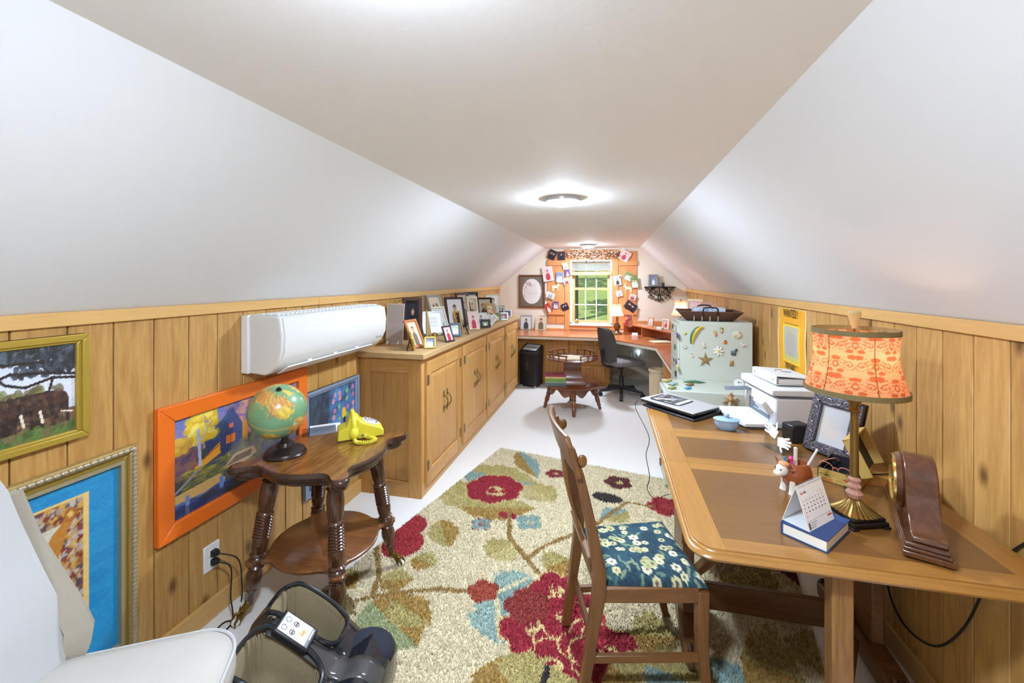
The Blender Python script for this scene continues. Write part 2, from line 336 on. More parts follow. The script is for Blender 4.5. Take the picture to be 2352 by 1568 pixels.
def sash(z0, z1, y, nm, bars):
    m = MB(); a = WW / 2 - .035; t = .04
    m.bx(-a, -a + t, y, y + .03, z0, z1); m.bx(a - t, a, y, y + .03, z0, z1); m.bx(-a + t, a - t, y, y + .03, z0, z0 + t); m.bx(-a + t, a - t, y, y + .03, z1 - .03, z1)
    s = m.build(nm, M_sash, win, bevel=.003)
    gx = [-a + t, -a + t + (2 * a - 2 * t) / 3, -a + t + (2 * a - 2 * t) * 2 / 3, a - t]; gz = [z0 + t] + bars + [z1 - .03]
    for x in gx[1:-1]: MB().bx(x - .008, x + .008, y + .006, y + .024, gz[0], gz[-1]).build('muntin', M_vinyl, s, bevel=.002)
    for z in gz[1:-1]: MB().bx(gx[0], gx[-1], y + .007, y + .023, z - .008, z + .008).build('muntin', M_vinyl, s, bevel=.002)
    for i in range(3):
        for k in range(len(gz) - 1): MB().bx(gx[i], gx[i + 1], y + .014, y + .016, gz[k], gz[k + 1]).build('pane', glass('window_glass'), s, smooth=0)
zm = wz(664)
sash(wz(741), zm + .015, .035, 'lower_sash', [wz(700)])
sash(zm - .015, WH - .02, .07, 'upper_sash', [(zm + WH - .02) / 2 + .03])
bl = thing('window_blind', 'raised white slatted blind with pine bottom rail in the window top', 'blind', ((WX0 + WX1) / 2, YF - .012, WZ0))
MB().bx(-WW / 2 + .004, WW / 2 - .004, -.018, .028, WH - .03, WH).build('head_rail', M_vinyl, bl, bevel=.003)
zb = wz(624)
for k in range(7):
    z = zb + .02 + k * (WH - .04 - zb - .02) / 7
    MB().box((0, 0, 0), (WW - .012, .044, .003)).build('slat', M_vinyl, bl, M=T((0, .006, z)) @ rot(R(-16)))
MB().bx(-WW / 2 + .006, WW / 2 - .006, -.02, .026, zb - .055, zb).build('bottom_rail', M_sash, bl, bevel=.004)
# --- orange pine boarding round the window
def by(u0, u1, v0, v1, y0, y1, nm, mat, parent=None):
    a, b = py(u0, v0, YF), py(u1, v1, YF); c = ((a.x + b.x) / 2, (y0 + y1) / 2, (a.z + b.z) / 2)
    return MB().box((0, 0, 0), (abs(b.x - a.x), abs(y1 - y0), abs(a.z - b.z))).build(nm, mat, parent, bevel=.003, M=T(c))
struct(by(1297.5, 1309, 573, 758, YF - .028, YF, 'trim_3', M_orange)); struct(by(1406, 1420, 573, 758, YF - .028, YF, 'trim_4', M_orange))
struct(by(1309, 1406, 574, 596.5, YF - .024, YF, 'trim_5', M_orangeh)); struct(by(1309, 1406, 746, 758, YF - .024, YF, 'trim_6', M_orangeh))
for nm, u0, u1, lab in (('window_shutter', 1257.5, 1297, 'orange pine board shutter beside the oval verse picture'), ('window_shutter', 1420.5, 1463, 'orange pine board shutter beside the scrolled iron shelf')):
    a, b = py(u0, 577, YF), py(u1, 743, YF); s = thing(nm, lab, 'shutter', ((a.x + b.x) / 2, YF - .001, b.z)); W, Hh = b.x - a.x, a.z - b.z
    for k in range(2): MB().box((0, 0, 0), (W / 2 - .002, .014, Hh)).build('plank', M_orange, s, bevel=.002, seg=1, M=T((-W / 4 + k * W / 2, -.007, Hh / 2)))
    for v0, v1 in ((598, 610), (711, 722)):
        z0, z1 = py(u0, v1, YF).z - b.z, py(u0, v0, YF).z - b.z
        MB().box((0, 0, 0), (W, .02, z1 - z0)).build('batten', M_orangeh, s, bevel=.003, M=T((0, -.024, (z0 + z1) / 2)))
struct(by(1187, 1297, 751, 758, YF - .016, YF, 'trim_7', M_orangeh)); struct(by(1420, 1545, 735, 758, YF - .016, YF, 'trim_8', M_orangeh))
# --- flush ceiling lights
def ceil_light(x, y, lab, k=1.0):
    t = thing('ceiling_light', lab, 'ceiling light', (x, y, ZC))
    MB().lathe([(.0, 0), (.106, 0), (.11, -.004), (.108, -.022), (.096, -.026)], 32).build('rim', plain('brushed_nickel', (196, 196, 198), .35, .7), t)
    MB().lathe([(.097, -.0225), (.088, -.033), (.064, -.043), (.032, -.049), (0, -.05)], 32).build('diffuser', emit('lit_diffuser_%d' % (k * 100), (219, 235, 255), LAMP * k), t)
ceil_light(-.28, 2.64, 'round flush ceiling light with nickel rim over the rug end')
ceil_light(-.29, .43, 'round flush ceiling light with nickel rim above the foot massager end')
ceil_light(-.29, 6.15, 'round flush ceiling light close to the window gable', .8)
# --- outdoors: a lawn that climbs away from the house, with trees
M_grass = plain('lawn_grass', (122, 142, 76), .9, bump=.6, bscale=30, var=.3, vscale=1.6)
g = MB().loft([[(-30, 8.2, -2.8), (30, 8.2, -2.8), (30, 8.2, -4), (-30, 8.2, -4)], [(-30, 26, -.5), (30, 26, -.5), (30, 26, -4), (-30, 26, -4)], [(-30, 70, 7), (30, 70, 7), (30, 70, -4), (-30, 70, -4)]])
lw = g.build('lawn', M_grass); lw['kind'] = 'structure'
M_leaf = plain('tree_leaves', (86, 128, 48), .7, var=.3, vscale=1.2); M_bark = plain('tree_bark', (92, 78, 62), .9, bump=.8, bscale=20)
def ground(y): return -2.8 + (y - 8.2) * 2.3 / 17.8 if y < 26 else -.5 + (y - 26) * 7.5 / 44
def tree(x, y, h, r, lab, seed):
    rr = np.random.RandomState(seed); t = thing('garden_tree', lab, 'tree', (x, y, ground(y)), group='trees on the lawn outside')
    MB().tube([(0, 0, -.2), (.05, 0, h * .3), (0, .1, h * .6), (.1, 0, h * .9)], [.24, .18, .13, .04], 10).build('trunk', M_bark, t)
    n = 1400; d = rr.normal(size=(n, 3)); d /= np.linalg.norm(d, axis=1)[:, None]; c = d * (rr.uniform(.35, 1, n) ** .5)[:, None] * np.array([r, r, r * .62]) + np.array([0, 0, h * .78])
    m = MB()
    for p in c:
        a = rr.normal(size=3); a /= np.linalg.norm(a); b = np.cross(a, rr.normal(size=3)); b /= np.linalg.norm(b) + 1e-9; q = rr.uniform(.16, .3)
        m.v += [tuple(p - a * q), tuple(p + b * q * .5), tuple(p + a * q), tuple(p - b * q * .5)]; k = len(m.v); m.f.append((k - 4, k - 3, k - 2, k - 1))
    m.build('crown', M_leaf, t, smooth=0, fixn=False)['kind'] = 'stuff'
tree(-1.9, 24, 8.5, 3.0, 'broad leafy tree with its trunk showing through the upper left window pane', 1)
tree(-8.0, 22, 8, 3.0, 'leafy lawn tree standing left of the nearest lawn trunk', 2)
tree(-12, 29, 8, 3.2, 'leafy lawn tree standing far left beyond the window view', 3)
tree(-5.2, 32, 9, 3.2, 'tall tree far up the lawn slope', 4)
tree(-8, 39, 10, 3.6, 'tall tree on the highest part of the lawn', 5)
# ================================================================== LEFT SIDE: pictures, heat pump, side table, cabinets
M_gold = plain('gilt_frame', (176, 146, 62), .35, .35, bump=.3, bscale=300)
M_print = vcol('print', .35, .15)
def fbox(m, W, Hh, fw, y0, y1):
    """four mitred frame bars around W x Hh (outer), local x right, z up, front toward -y"""
    for a, b in (((-W / 2, 0), (W / 2, 0)), ((W / 2, 0), (W / 2, Hh)), ((W / 2, Hh), (-W / 2, Hh)), ((-W / 2, Hh), (-W / 2, 0))):
        c = (0, Hh / 2); P = []
        for p in (a, b): P.append((p, (p[0] + (fw if p[0] < 0 else -fw), p[1] + (fw if p[1] < Hh / 2 else -fw))))
        (o0, i0), (o1, i1) = P
        m.add([(o0[0], y0, o0[1]), (o1[0], y0, o1[1]), (i1[0], y0, i1[1]), (i0[0], y0, i0[1]), (o0[0], y1, o0[1]), (o1[0], y1, o1[1]), (i1[0], y1, i1[1]), (i0[0], y1, i0[1])],
              [(0, 1, 2, 3), (4, 7, 6, 5), (0, 4, 5, 1), (1, 5, 6, 2), (2, 6, 7, 3), (3, 7, 4, 0)])
    return m
def wall_M_left(y, z, lean=0.0, x=XL + .001): return T((x, y, z)) @ rot(0, 0, PI / 2) @ rot(-lean)     # local -y faces the room (+X)
# --- elephant jigsaw in a gilt frame
a = px(0, 782, XL); b = px(193, 764, XL); eb = px(188, 998, XL); EW, EH = .50, b.z - eb.z
t = thing('framed_picture', 'elephants under acacia jigsaw picture in a ribbed gilt frame', 'picture', M=wall_M_left(b.y - EW / 2, eb.z))
fbox(fbox(MB(), EW, EH, .022, -.03, 0), EW - .008, EH, .03, -.022, -.001).build('frame', plain('gilt_yellow', (178, 150, 60), .35, .3), t, bevel=.003)
P = Paint(170, 110, (206, 210, 226)); P.grad((196, 204, 224), (222, 224, 236), 0, .62); P.rect(0, .72, 1, 1, (120, 92, 72)); P.grad((126, 96, 74), (84, 110, 62), .8, 1)
rp = random.Random(2)
P.X = (P.X - .5) * 2
P.spots(420, -1, -.02, 1, .16, .04, [(44, 48, 54), (60, 66, 70), (96, 104, 116), (50, 52, 50)], .85)
P.spots(160, .3, .1, 1, .32, .035, [(44, 48, 54), (60, 66, 70), (70, 78, 90)], .8); P.spots(120, -1, .1, .0, .3, .05, [(44, 48, 54), (70, 78, 90)], .8)
for q in (((-1, .2), (0, .34)), ((0, .34), (.25, .26)), ((.25, .26), (.62, .3)), ((.62, .3), (1, .36)), ((-.3, .14), (.6, .18)), ((.2, .36), (.4, .42)), ((.4, .42), (.7, .36)), ((.7, .36), (1, .4)), ((.7, .37), (.64, .56)), ((.2, .36), (.12, .28))): P.line(*q[0], *q[1], .03, (48, 42, 40))
P.spots(60, -.9, .46, .8, .54, .05, [(120, 124, 70), (96, 86, 60)], .7)
for x, w_ in ((-.75, .3), (-.3, .3), (.06, .28), (.42, .3), (.62, .24)):
    P.ell(x, .64, w_, .145, (66, 50, 46)); P.rect(x - w_ * .7, .64, x - w_ * .35, .88, (54, 42, 40)); P.rect(x + w_ * .25, .64, x + w_ * .6, .88, (50, 40, 40))
P.ell(.8, .64, .09, .12, (74, 56, 48)); P.line(.86, .66, .88, .85, .05, (62, 48, 42)); P.line(.8, .74, .94, .77, .016, (230, 214, 190))
P.spots(320, -.9, .52, .84, .86, .026, [(92, 62, 48), (46, 38, 38), (76, 62, 54), (112, 84, 62)], .6)
for x in (.36, .56, .08, -.3): P.line(x, .7, x + .03, .82, .03, (226, 214, 190))
P.spots(120, -1, .9, 1, 1, .05, [(92, 124, 60), (70, 96, 52), (120, 100, 70)], .7); P.X = P.X / 2 + .5; P.noise(7)
picture('jigsaw_print', P, EW - .05, EH - .05, M_print, t, T((0, -.012, .025)))
# --- large blue-matted picture standing low against the wall
bt = px(318, 1018, XL + .03); bw, bh = .72, .775
t = thing('framed_picture', 'large picture with bright blue mat in an ornate antique gold frame', 'picture', M=wall_M_left(bt.y - bw / 2, bt.z - .775))
fbox(MB(), bw, bh, .03, -.03, 0).build('outer_moulding', plain('antique_gold', (168, 140, 84), .4, .3, bump=.6, bscale=160), t, bevel=.008)
fbox(MB(), bw - .03, bh - .03, .032, -.02, -.004).build('frame', plain('olive_gold', (150, 124, 52), .35, .3), t, bevel=.003, M=T((0, 0, .015)))
m = MB()
for k in range(46):
    f = k / 45
    for s in (-1, 1): m.ball((s * (bw / 2 - .014), -.032, .02 + f * (bh - .04)), (.008, .006, .011), 8, 5)
for k in range(34):
    f = k / 33; m.ball((-bw / 2 + .02 + f * (bw - .04), -.032, bh - .014), (.011, .006, .008), 8, 5)
m.build('rope_carving', plain('silver_gold', (176, 164, 138), .4, .4), t)
fbox(MB(), bw - .09, bh - .09, .012, -.028, -.006).build('inner_moulding', plain('antique_gold2', (164, 150, 116), .45, .3, bump=.7, bscale=260), t, M=T((0, 0, .045)))
P = Paint(150, 170, (40, 140, 190)); P.spots(200, 0, 0, 1, 1, .09, [(46, 150, 198), (34, 128, 184), (30, 112, 176), (52, 146, 190)], .25, .35)
P.rect(.15, .085, .85, .915, (226, 190, 110)); P.rect(.175, .1, .825, .9, (150, 92, 52))
for x0, y0, x1, y1, n_ in ((.18, .1, .82, .2, 260), (.18, .8, .82, .9, 260), (.18, .2, .28, .8, 260), (.72, .2, .82, .8, 300)): P.spots(n_, x0, y0, x1, y1, .014, [(206, 160, 70), (120, 50, 44), (190, 180, 170), (90, 70, 80), (180, 150, 120)], .8)
P.rect(.15, .085, .175, .915, (226, 190, 110)); P.rect(.825, .085, .85, .915, (226, 190, 110)); P.rect(.15, .085, .85, .1, (226, 190, 110)); P.rect(.15, .9, .85, .915, (226, 190, 110))
P.rect(.28, .2, .72, .8, (206, 196, 176)); P.rect(.28, .52, .72, .8, (96, 112, 156)); P.poly([(.28, .5), (.5, .54), (.6, .42), (.68, .24), (.72, .2), (.77, .14), (.8, .17), (.75, .24), (.7, .4), (.6, .6), (.45, .68), (.28, .68)], (186, 124, 52)); P.ell(.765, .165, .03, .035, (170, 104, 46)); P.ell(.765, .165, .014, .018, (214, 180, 100)); P.line(.28, .42, .6, .38, .014, (120, 84, 50)); P.line(.28, .38, .55, .35, .01, (120, 84, 50)); P.spots(60, .28, .66, .72, .8, .02, [(60, 80, 130), (190, 200, 220)], .8); P.noise(5)
picture('matted_print', P, bw - .11, bh - .11, M_print, t, T((0, -.012, .055)))
# --- orange framed cabin painting
o0, o1, o2 = px(360, 938, XL + .02), px(352, 1266, XL + .02), px(703, 845, XL + .02); OW, OH = o2.y - o0.y, (o0.z + o2.z) / 2 - o1.z
t = thing('framed_picture', 'log cabin by a lake painting in a wide bright orange frame', 'picture', M=wall_M_left((o0.y + o2.y) / 2, o1.z))
fbox(MB(), OW, OH, .068, -.028, 0).build('frame', plain('orange_lacquer', (232, 112, 32), .3), t, bevel=.004)
P = Paint(280, 190, (86, 96, 140)); P.grad((104, 118, 186), (176, 140, 150), 0, .4); P.grad((70, 74, 66), (52, 56, 60), .4, 1); P.X = P.X * 1.5
P.spots(160, .85, .02, 1.5, .45, .05, [(120, 110, 160), (186, 130, 120), (96, 96, 140), (150, 120, 140)], .6); P.spots(160, .8, .45, 1.5, .85, .05, [(110, 104, 60), (84, 92, 96), (130, 120, 80), (96, 104, 130)], .5, 1.4); P.spots(60, 1, .7, 1.5, 1, .06, [(60, 74, 120), (80, 96, 140)], .5, .5)
P.spots(160, .55, .02, 1, .4, .045, [(186, 120, 110), (206, 150, 120), (130, 100, 150), (96, 90, 140)], .6); P.spots(120, 0, .25, .25, .6, .04, [(110, 80, 110), (150, 110, 90), (80, 70, 90)], .6)
P.poly([(.3, .3), (.62, .1), (.7, .34), (.66, .62), (.34, .62)], (58, 70, 110)); P.poly([(.34, .34), (.42, .22), (.6, .05), (.55, .38)], (62, 92, 120)); P.poly([(.46, .3), (.6, .06), (.73, .3), (.71, .56), (.46, .58)], (66, 76, 120))
for k in range(12): P.line(.46, .32 + k * .022, .72, .31 + k * .021, .006, (44, 50, 90))
P.poly([(.2, .56), (.46, .4), (.47, .52), (.2, .62)], (232, 160, 50)); P.line(.2, .55, .47, .42, .012, (150, 80, 40)); P.rect(.53, .36, .63, .45, (226, 120, 50)); P.rect(.56, .24, .61, .29, (214, 110, 70)); P.line(.58, .36, .58, .45, .008, (90, 50, 30)); P.rect(.72, .28, .78, .5, (206, 140, 50))
P.spots(130, .12, .02, .42, .3, .035, [(236, 206, 60), (220, 180, 50), (246, 226, 110)], .75); P.spots(60, .0, .2, .16, .36, .03, [(220, 180, 60), (200, 150, 70)], .6); P.line(.24, .18, .27, .86 * .8, .03, (176, 184, 214)); P.line(.27, .3, .36, .12, .012, (176, 184, 214)); P.ell(.27, .68, .05, .05, (60, 70, 120))
P.spots(160, .1, .55, .7, .76, .05, [(150, 140, 50), (96, 100, 60), (70, 80, 80), (180, 160, 60)], .5, .35); P.line(.02, .74, .24, .6, .02, (150, 140, 170)); P.ell(.62, .58, .07, .04, (206, 216, 110), .6); P.spots(100, .6, .5, 1, .8, .04, [(110, 100, 60), (90, 90, 110), (130, 120, 80)], .5, 1.6)
P.poly([(.0, .76), (.46, .74), (.52, .82), (.3, .86), (0, .84)], (206, 166, 100)); P.poly([(.0, .84), (.3, .86), (.52, .82), (.52, .86), (0, .9)], (90, 110, 170)); P.poly([(.5, .7), (.62, .6), (.86, .6), (.9, .7), (.7, .76)], (170, 140, 110)); P.poly([(.54, .7), (.64, .63), (.84, .63), (.82, .7)], (110, 90, 70))
P.rect(0, .9, 1, 1, (44, 52, 84)); P.spots(90, 0, .86, 1, 1, .06, [(40, 60, 130), (56, 80, 150), (40, 44, 60), (80, 100, 150)], .55, .4); P.rect(.12, .8, .16, 1, (120, 140, 190)); P.rect(.46, .78, .5, .92, (80, 110, 170)); P.rect(0, .9, 1.5, 1, (44, 52, 84), .5); P.X = P.X / 1.5; P.noise(8)
picture('painting', P, OW - .13, OH - .13, M_print, t, T((0, -.012, .065)))
# --- grey-blue framed bird picture
g0, g1, g2 = px(828, 858, XL + .02), px(716, 899, XL + .02), px(700, 1152, XL + .02); GW, GH = .56, g0.z - g2.z
t = thing('framed_picture', 'yellow bird on hollyhocks picture in a thin grey blue frame', 'picture', M=wall_M_left(g2.y + GW / 2, g2.z))
fbox(fbox(MB(), GW, GH, .02, -.026, 0), GW - .012, GH, .034, -.018, 0).build('frame', plain('grey_blue_paint', (128, 142, 164), .4), t, bevel=.003)
P = Paint(80, 90, (54, 64, 78)); P.spots(200, 0, 0, 1, 1, .06, [(50, 60, 72), (66, 84, 104), (60, 90, 110)], .5); P.spots(120, .45, .0, 1, .7, .06, [(80, 130, 190), (96, 150, 206), (70, 110, 170)], .4); P.spots(120, .2, .75, .95, 1, .05, [(120, 170, 140), (96, 150, 130)], .5)
for x in (.52, .64, .8, .93):
    for k in range(9): P.ell(x + rp.uniform(-.02, .02), .06 + k * .1 + rp.uniform(-.03, .03), .03, .03, rp.choice([(206, 150, 160), (190, 120, 150), (120, 180, 130)]))
P.ell(.73, .34, .045, .07, (240, 196, 40)); P.ell(.74, .44, .03, .05, (40, 40, 44)); P.ell(.72, .54, .045, .05, (130, 80, 130)); P.noise(6)
picture('bird_print', P, GW - .066, GH - .066, M_print, t, T((0, -.01, .033)))
# --- wall heat pump
ay0, ay1 = px(552, 722, XL).y, px(820, 698, XL).y; AL = ay1 - ay0
t = thing('heat_pump', 'white wall mounted heat pump unit above the orange picture', 'heat pump', (XL, ay0, 1.075))
def xz(pts, y0, y1, m=None): m = m or MB(); return m.loft([[(x, y, z) for x, z in pts] for y in (y0, y1)])
xz([(.001, .01), (.045, .01), (.045, .3), (.001, .3)], 0, AL).build('back_plate', M_whitepl, t, bevel=.006)
body = [(.04, .012), (.13, .004), (.165, .018), (.205, .06), (.225, .12), (.23, .2), (.218, .285), (.2, .297), (.04, .3)]
xz(body, .012, AL - .012).build('housing', plain('white_plastic_warm', (218, 219, 216), .4), t, bevel=.006)
xz([(.21, .075), (.232, .12), (.237, .2), (.224, .288), (.216, .288), (.228, .2), (.222, .12), (.2, .075)], .03, AL - .004).build('front_panel', plain('white_gloss', (222, 223, 221), .22), t, bevel=.003)
for k in range(30):
    y = .05 + k * (AL - .1) / 29
    for j in range(3): MB().box((.075 + j * .045, y, .303), (.034, .018, .006)).build('grille_bar', M_whitepl, t)
xz([(.17, .03), (.2, .062), (.196, .07), (.165, .04)], .09, AL - .12).build('air_outlet', plain('grey_slot', (70, 74, 78), .5), t)
xz([(.14, -.004), (.205, .035), (.2, .041), (.137, .002)], .085, AL - .13).build('louver', M_whitepl, t, bevel=.002)
for k in range(3): MB().box((.186, .26 + k * .22, .044), (.014, .03, .014)).build('louver_clip', M_whitepl, t, bevel=.002)
MB().box((.2155, AL - .07, .083), (.004, .07, .006)).build('maker_badge', plain('grey_print', (150, 152, 156), .5), t)
# --- outlet, plugs and cords
c0 = px(484, 1277, XL)
t = thing('wall_outlet', 'white duplex outlet plate low on the pine wall', 'outlet', (XL, c0.y, c0.z))
MB().box((.004, 0, 0), (.008, .078, .118)).build('plate', M_whitepl, t, bevel=.003)
for s in (-1, 1): MB().box((.0095, 0, s * .02), (.004, .034, .03)).build('socket', plain('ivory_plastic', (226, 224, 218), .4), t, bevel=.003)
M_cord = plain('black_cord', (30, 28, 28), .55)
def smooth_path(P, n=8):
    P = [Vector(p) for p in P]; out = []
    for i in range(len(P) - 1):
        a, b, c, d = P[max(i - 1, 0)], P[i], P[i + 1], P[min(i + 2, len(P) - 1)]
        for k in range(n):
            s = k / n; out.append(.5 * ((2 * b) + (c - a) * s + (2 * a - 5 * b + 4 * c - d) * s * s + (3 * b - a - 3 * c + d) * s ** 3))
    return out + [P[-1]]
def cord(name, label, P, r=.0032, mat=None):
    o = MB().tube(smooth_path(P), r, 6).build(name, mat or M_cord); return tag(o, label, 'cord')
def plug(dz, label, P):
    t = thing('plug_cord', label, 'cord', (0, 0, 0))
    MB().loft([[(XL + .012 + x, c0.y + a * w_, c0.z + dz + b * w_) for a, b in ((-1, -1), (1, -1), (1, 1), (-1, 1))] for x, w_ in ((0, .013), (.018, .013), (.034, .007))]).build('plug', M_dark, t, bevel=.002)
    MB().tube(smooth_path([(XL + .045, c0.y, c0.z + dz)] + P), .0033, 6).build('cable', M_cord, t)
f1, f2 = pz(505, 1450, .004), pz(555, 1375, .004)
plug(.02, 'black power cord in the upper socket looping over the carpet', [(XL + .1, c0.y + .05, c0.z - .03), (XL + .1, c0.y + .07, .13), (f2.x, f2.y, .006), tuple(pz(545, 1415, .005)), tuple(pz(512, 1455, .005)), (-1.58, 1.25, .005)])
plug(-.02, 'black power cord hanging straight from the lower socket', [(XL + .08, c0.y + .03, c0.z - .06), (XL + .09, c0.y + .02, .1), (XL + .12, c0.y, .02), tuple(pz(502, 1440, .005)), (-1.62, 1.27, .005)])
# --- oak parlour table with serpentine top and brass ball-and-claw feet
M_walnut = wood('dark_oak_legs', (96, 60, 36), (44, 26, 18), 'z', 1, .22, coat=.5)
M_parlor = wood('golden_oak_top', (176, 124, 54), (112, 70, 30), 'y', 1, .22, coat=.5, contrast=1.3)
M_pedge = plain('dark_oak_edge', (62, 40, 30), .25, coat=.4)
M_shelf = wood('brown_oak_shelf', (134, 84, 44), (74, 42, 22), 'x', 1, .28, coat=.3)
tc0 = Vector((-1.36, 1.83, 0)); TZ = .72
tb = thing('parlor_table', 'antique oak parlor table with serpentine top and turned legs', 'table', tc0)
def serp(hs, n=14):
    """square of half side hs with lobed corners and waved sides"""
    pts = []
    side = [(.72, .90), (.81, .985), (.90, 1.0), (.965, .965), (1.0, .90), (.985, .81), (.90, .72), (.845, .62), (.855, .50), (.93, .33), (.985, .12)]
    half = side[6:]  # (x right, y up) along the right side from the corner to its middle
    quarter = [(x, y) for x, y in side[:6]] + half + [(.99, 0)] + [(x, -y) for x, y in half[::-1]]
    for k in range(4):
        a = -k * PI / 2
        for x, y in quarter[:]:
            pts.append((hs * (x * math.cos(a) - y * math.sin(a)), hs * (x * math.sin(a) + y * math.cos(a))))
    return pts
def smooth2(P, n=3):
    m_ = len(P); out = []
    for i in range(m_):
        a, b, c, d = [Vector(P[(i + k) % m_]) for k in (-1, 0, 1, 2)]
        for k in range(n):
            s = k / n; q = .5 * ((2 * b) + (c - a) * s + (2 * a - 5 * b + 4 * c - d) * s * s + (3 * b - a - 3 * c + d) * s ** 3); out.append((q.x, q.y))
    return out
sp = smooth2(serp(.30)); ins = lambda k: [(x * k, y * k) for x, y in sp]
MB().prism(ins(.955), TZ - .006, TZ + .0005).build('tabletop', M_parlor, tb)
def rim(pr): return MB().loft([[(x * k, y * k, z) for x, y in sp] for k, z in pr], cap=True)
rim([(.95, TZ - .03), (.985, TZ - .028), (1.0, TZ - .018), (.995, TZ - .008), (.975, TZ - .0005), (.955, TZ - .0008)]).build('top_edge', M_pedge, tb, smooth=50)
rim([(.86, TZ - .062), (.9, TZ - .06), (.93, TZ - .048), (.92, TZ - .03)]).build('apron', M_pedge, tb, smooth=50)
legp = [(.026, 0), (.03, .02), (.024, .045), (.031, .06), (.024, .075), (.028, .1), (.031, .16), (.029, .24), (.024, .3), (.028, .31)]
legp0 = None
for k in range(9): legp += [(.0295, .322 + k * .022), (.0235, .332 + k * .022)]
legp += [(.028, .53), (.026, .58), (.022, .615), (.029, .63), (.022, .645), (.029, .665), (.03, .69), (.023, .705), (.028, .72), (.021, .735), (.026, .76), (.028, .8), (.022, .86), (.016, .89), (.019, .9), (.0155, .91), (.013, 1.0)]
for sx in (-1, 1):
    for sy in (-1, 1):
        top, foot = Vector((sx * .165, sy * .165, TZ - .06)), Vector((sx * .228, sy * .228, .085))
        L = MB().lathe_to([(r_ * 1.25, q) for r_, q in legp], top, foot, 18).build('leg', M_walnut, tb, smooth=50)
        dv = (foot - top).normalized(); e = Vector((sx * .265, sy * .265, .018))
        m = MB().lathe_to([(.017, 0), (.019, .1), (.015, .4), (.014, .8), (.017, 1)], foot - dv * .01, (foot + e) / 2 + Vector((0, 0, .012)), 10)
        for q in range(4):
            aa = q * PI / 2 + .6; sd2 = Vector((math.cos(aa), math.sin(aa), 0)) * .017; mid = (foot + e) / 2
            m.tube([mid, mid + sd2 + Vector((sx * .008, sy * .008, .004)), e + sd2 * 1.05 + Vector((0, 0, .008)), e + sd2 * .9 - Vector((0, 0, .012))], [.007, .007, .0055, .003], 6)
        m.build('brass_claw', plain('old_brass', (120, 92, 40), .35, .8, bump=.5, bscale=200), L, M=Matrix())
        MB().ball(e + Vector((0, 0, .0035)), .0185, 12, 8).build('glass_ball', plain('clear_ball', (226, 226, 220), .1, 0, spec=.8), L)
sp2 = smooth2(serp(.25))
MB().loft([[(x * k, y * k, z) for x, y in sp2] for k, z in ((.97, .258), (1, .264), (1, .274), (.97, .28))]).build('lower_shelf', M_shelf, tb, smooth=50)
# --- globe
gb = pz(655, 1042, TZ); t = thing('desk_globe', 'small green and yellow globe on a dark bronze foot', 'globe', (gb.x, gb.y, TZ))
M_bronze = plain('dark_bronze', (56, 46, 44), .3, .55)
MB().lathe([(.0, 0), (.093, 0), (.094, .008), (.088, .014), (.086, .02), (.062, .036), (.04, .042), (.037, .05), (.033, .058), (.018, .066), (.013, .085), (0, .09)], 36).build('foot', M_bronze, t)
gc, gr = Vector((-.015, -.03, .213)), .126
Rg = rot(R(18), R(20), 0) @ rot(0, 0, R(60))
axis = (Rg.to_3x3() @ Vector((0, 0, 1)))
MB().tube([Vector((0, 0, .08)), Vector((.008, .012, .092)), gc - axis * (gr + .002)], [.012, .011, .008], 10).build('arm', M_bronze, t)
n1, n2 = 96, 48; rg = np.random.RandomState(12); vs = []; cs = []
blobs = []
for lon, lat, rx, ry, c in ((10, 10, 30, 34, (214, 190, 80)), (20, -18, 18, 20, (206, 120, 70)), (95, 50, 55, 26, (196, 150, 80)), (60, 30, 30, 20, (204, 110, 70)), (135, -25, 24, 16, (224, 200, 90)), (-100, 50, 36, 24, (200, 120, 76)), (-90, 35, 20, 14, (220, 190, 80)), (-60, -12, 20, 26, (214, 140, 80)), (-58, -38, 10, 18, (220, 190, 90)), (15, 52, 24, 12, (210, 160, 90)), (-40, 72, 18, 12, (226, 196, 90)), (0, -84, 180, 10, (226, 214, 160)), (-150, 62, 26, 16, (206, 150, 80)), (175, 60, 30, 16, (210, 120, 76)), (165, -38, 12, 14, (216, 190, 84)), (-120, -20, 16, 12, (206, 176, 84))):
    blobs.append((lon, lat, rx, ry, c))
bn = [(rg.uniform(-PI, PI), rg.uniform(-1.4, 1.4), rg.uniform(.1, .3), rg.choice(12)) for _ in range(90)]
def globe_col(lon, lat):
    best = None
    jit = 8 * math.sin(lon * .21 + lat * .33) + 6 * math.sin(lon * .53 - lat * .41 + 1)
    for L0, B0, rx, ry, c in blobs:
        dl = (lon - L0 + 180) % 360 - 180
        if (dl / (rx + jit * .5)) ** 2 + ((lat - B0) / (ry + jit * .4)) ** 2 < 1: best = c
    if best is None:
        k = .05 * math.sin(lon * .05 + 1) * math.cos(lat * .06); c = (112 + 300 * k, 158 + 200 * k, 116 + 200 * k)
        if abs(lat) < 1.2: c = (190, 176, 110)
        return c
    k = 22 * math.sin(lon * .9 + lat * .7) * math.sin(lat * 1.1 - lon * .5); mix = .5 + .5 * math.sin(lon * .35 + lat * .6)
    alt = (206, 176, 84) if mix > .55 else best
    return tuple(max(0, min(255, alt[i] + k)) for i in range(3))
m = MB()
for i in range(n2 + 1):
    la = -90 + 180 * i / n2
    for k in range(n1):
        lo = -180 + 360 * k / n1; vs.append(Vector((gr * math.cos(R(la)) * math.cos(R(lo)), gr * math.cos(R(la)) * math.sin(R(lo)), gr * math.sin(R(la))))); cs.append(globe_col(lo, la))
m.v = [tuple(v) for v in vs]; m.f = [(i * n1 + k, i * n1 + (k + 1) % n1, (i + 1) * n1 + (k + 1) % n1, (i + 1) * n1 + k) for i in range(n2) for k in range(n1)]
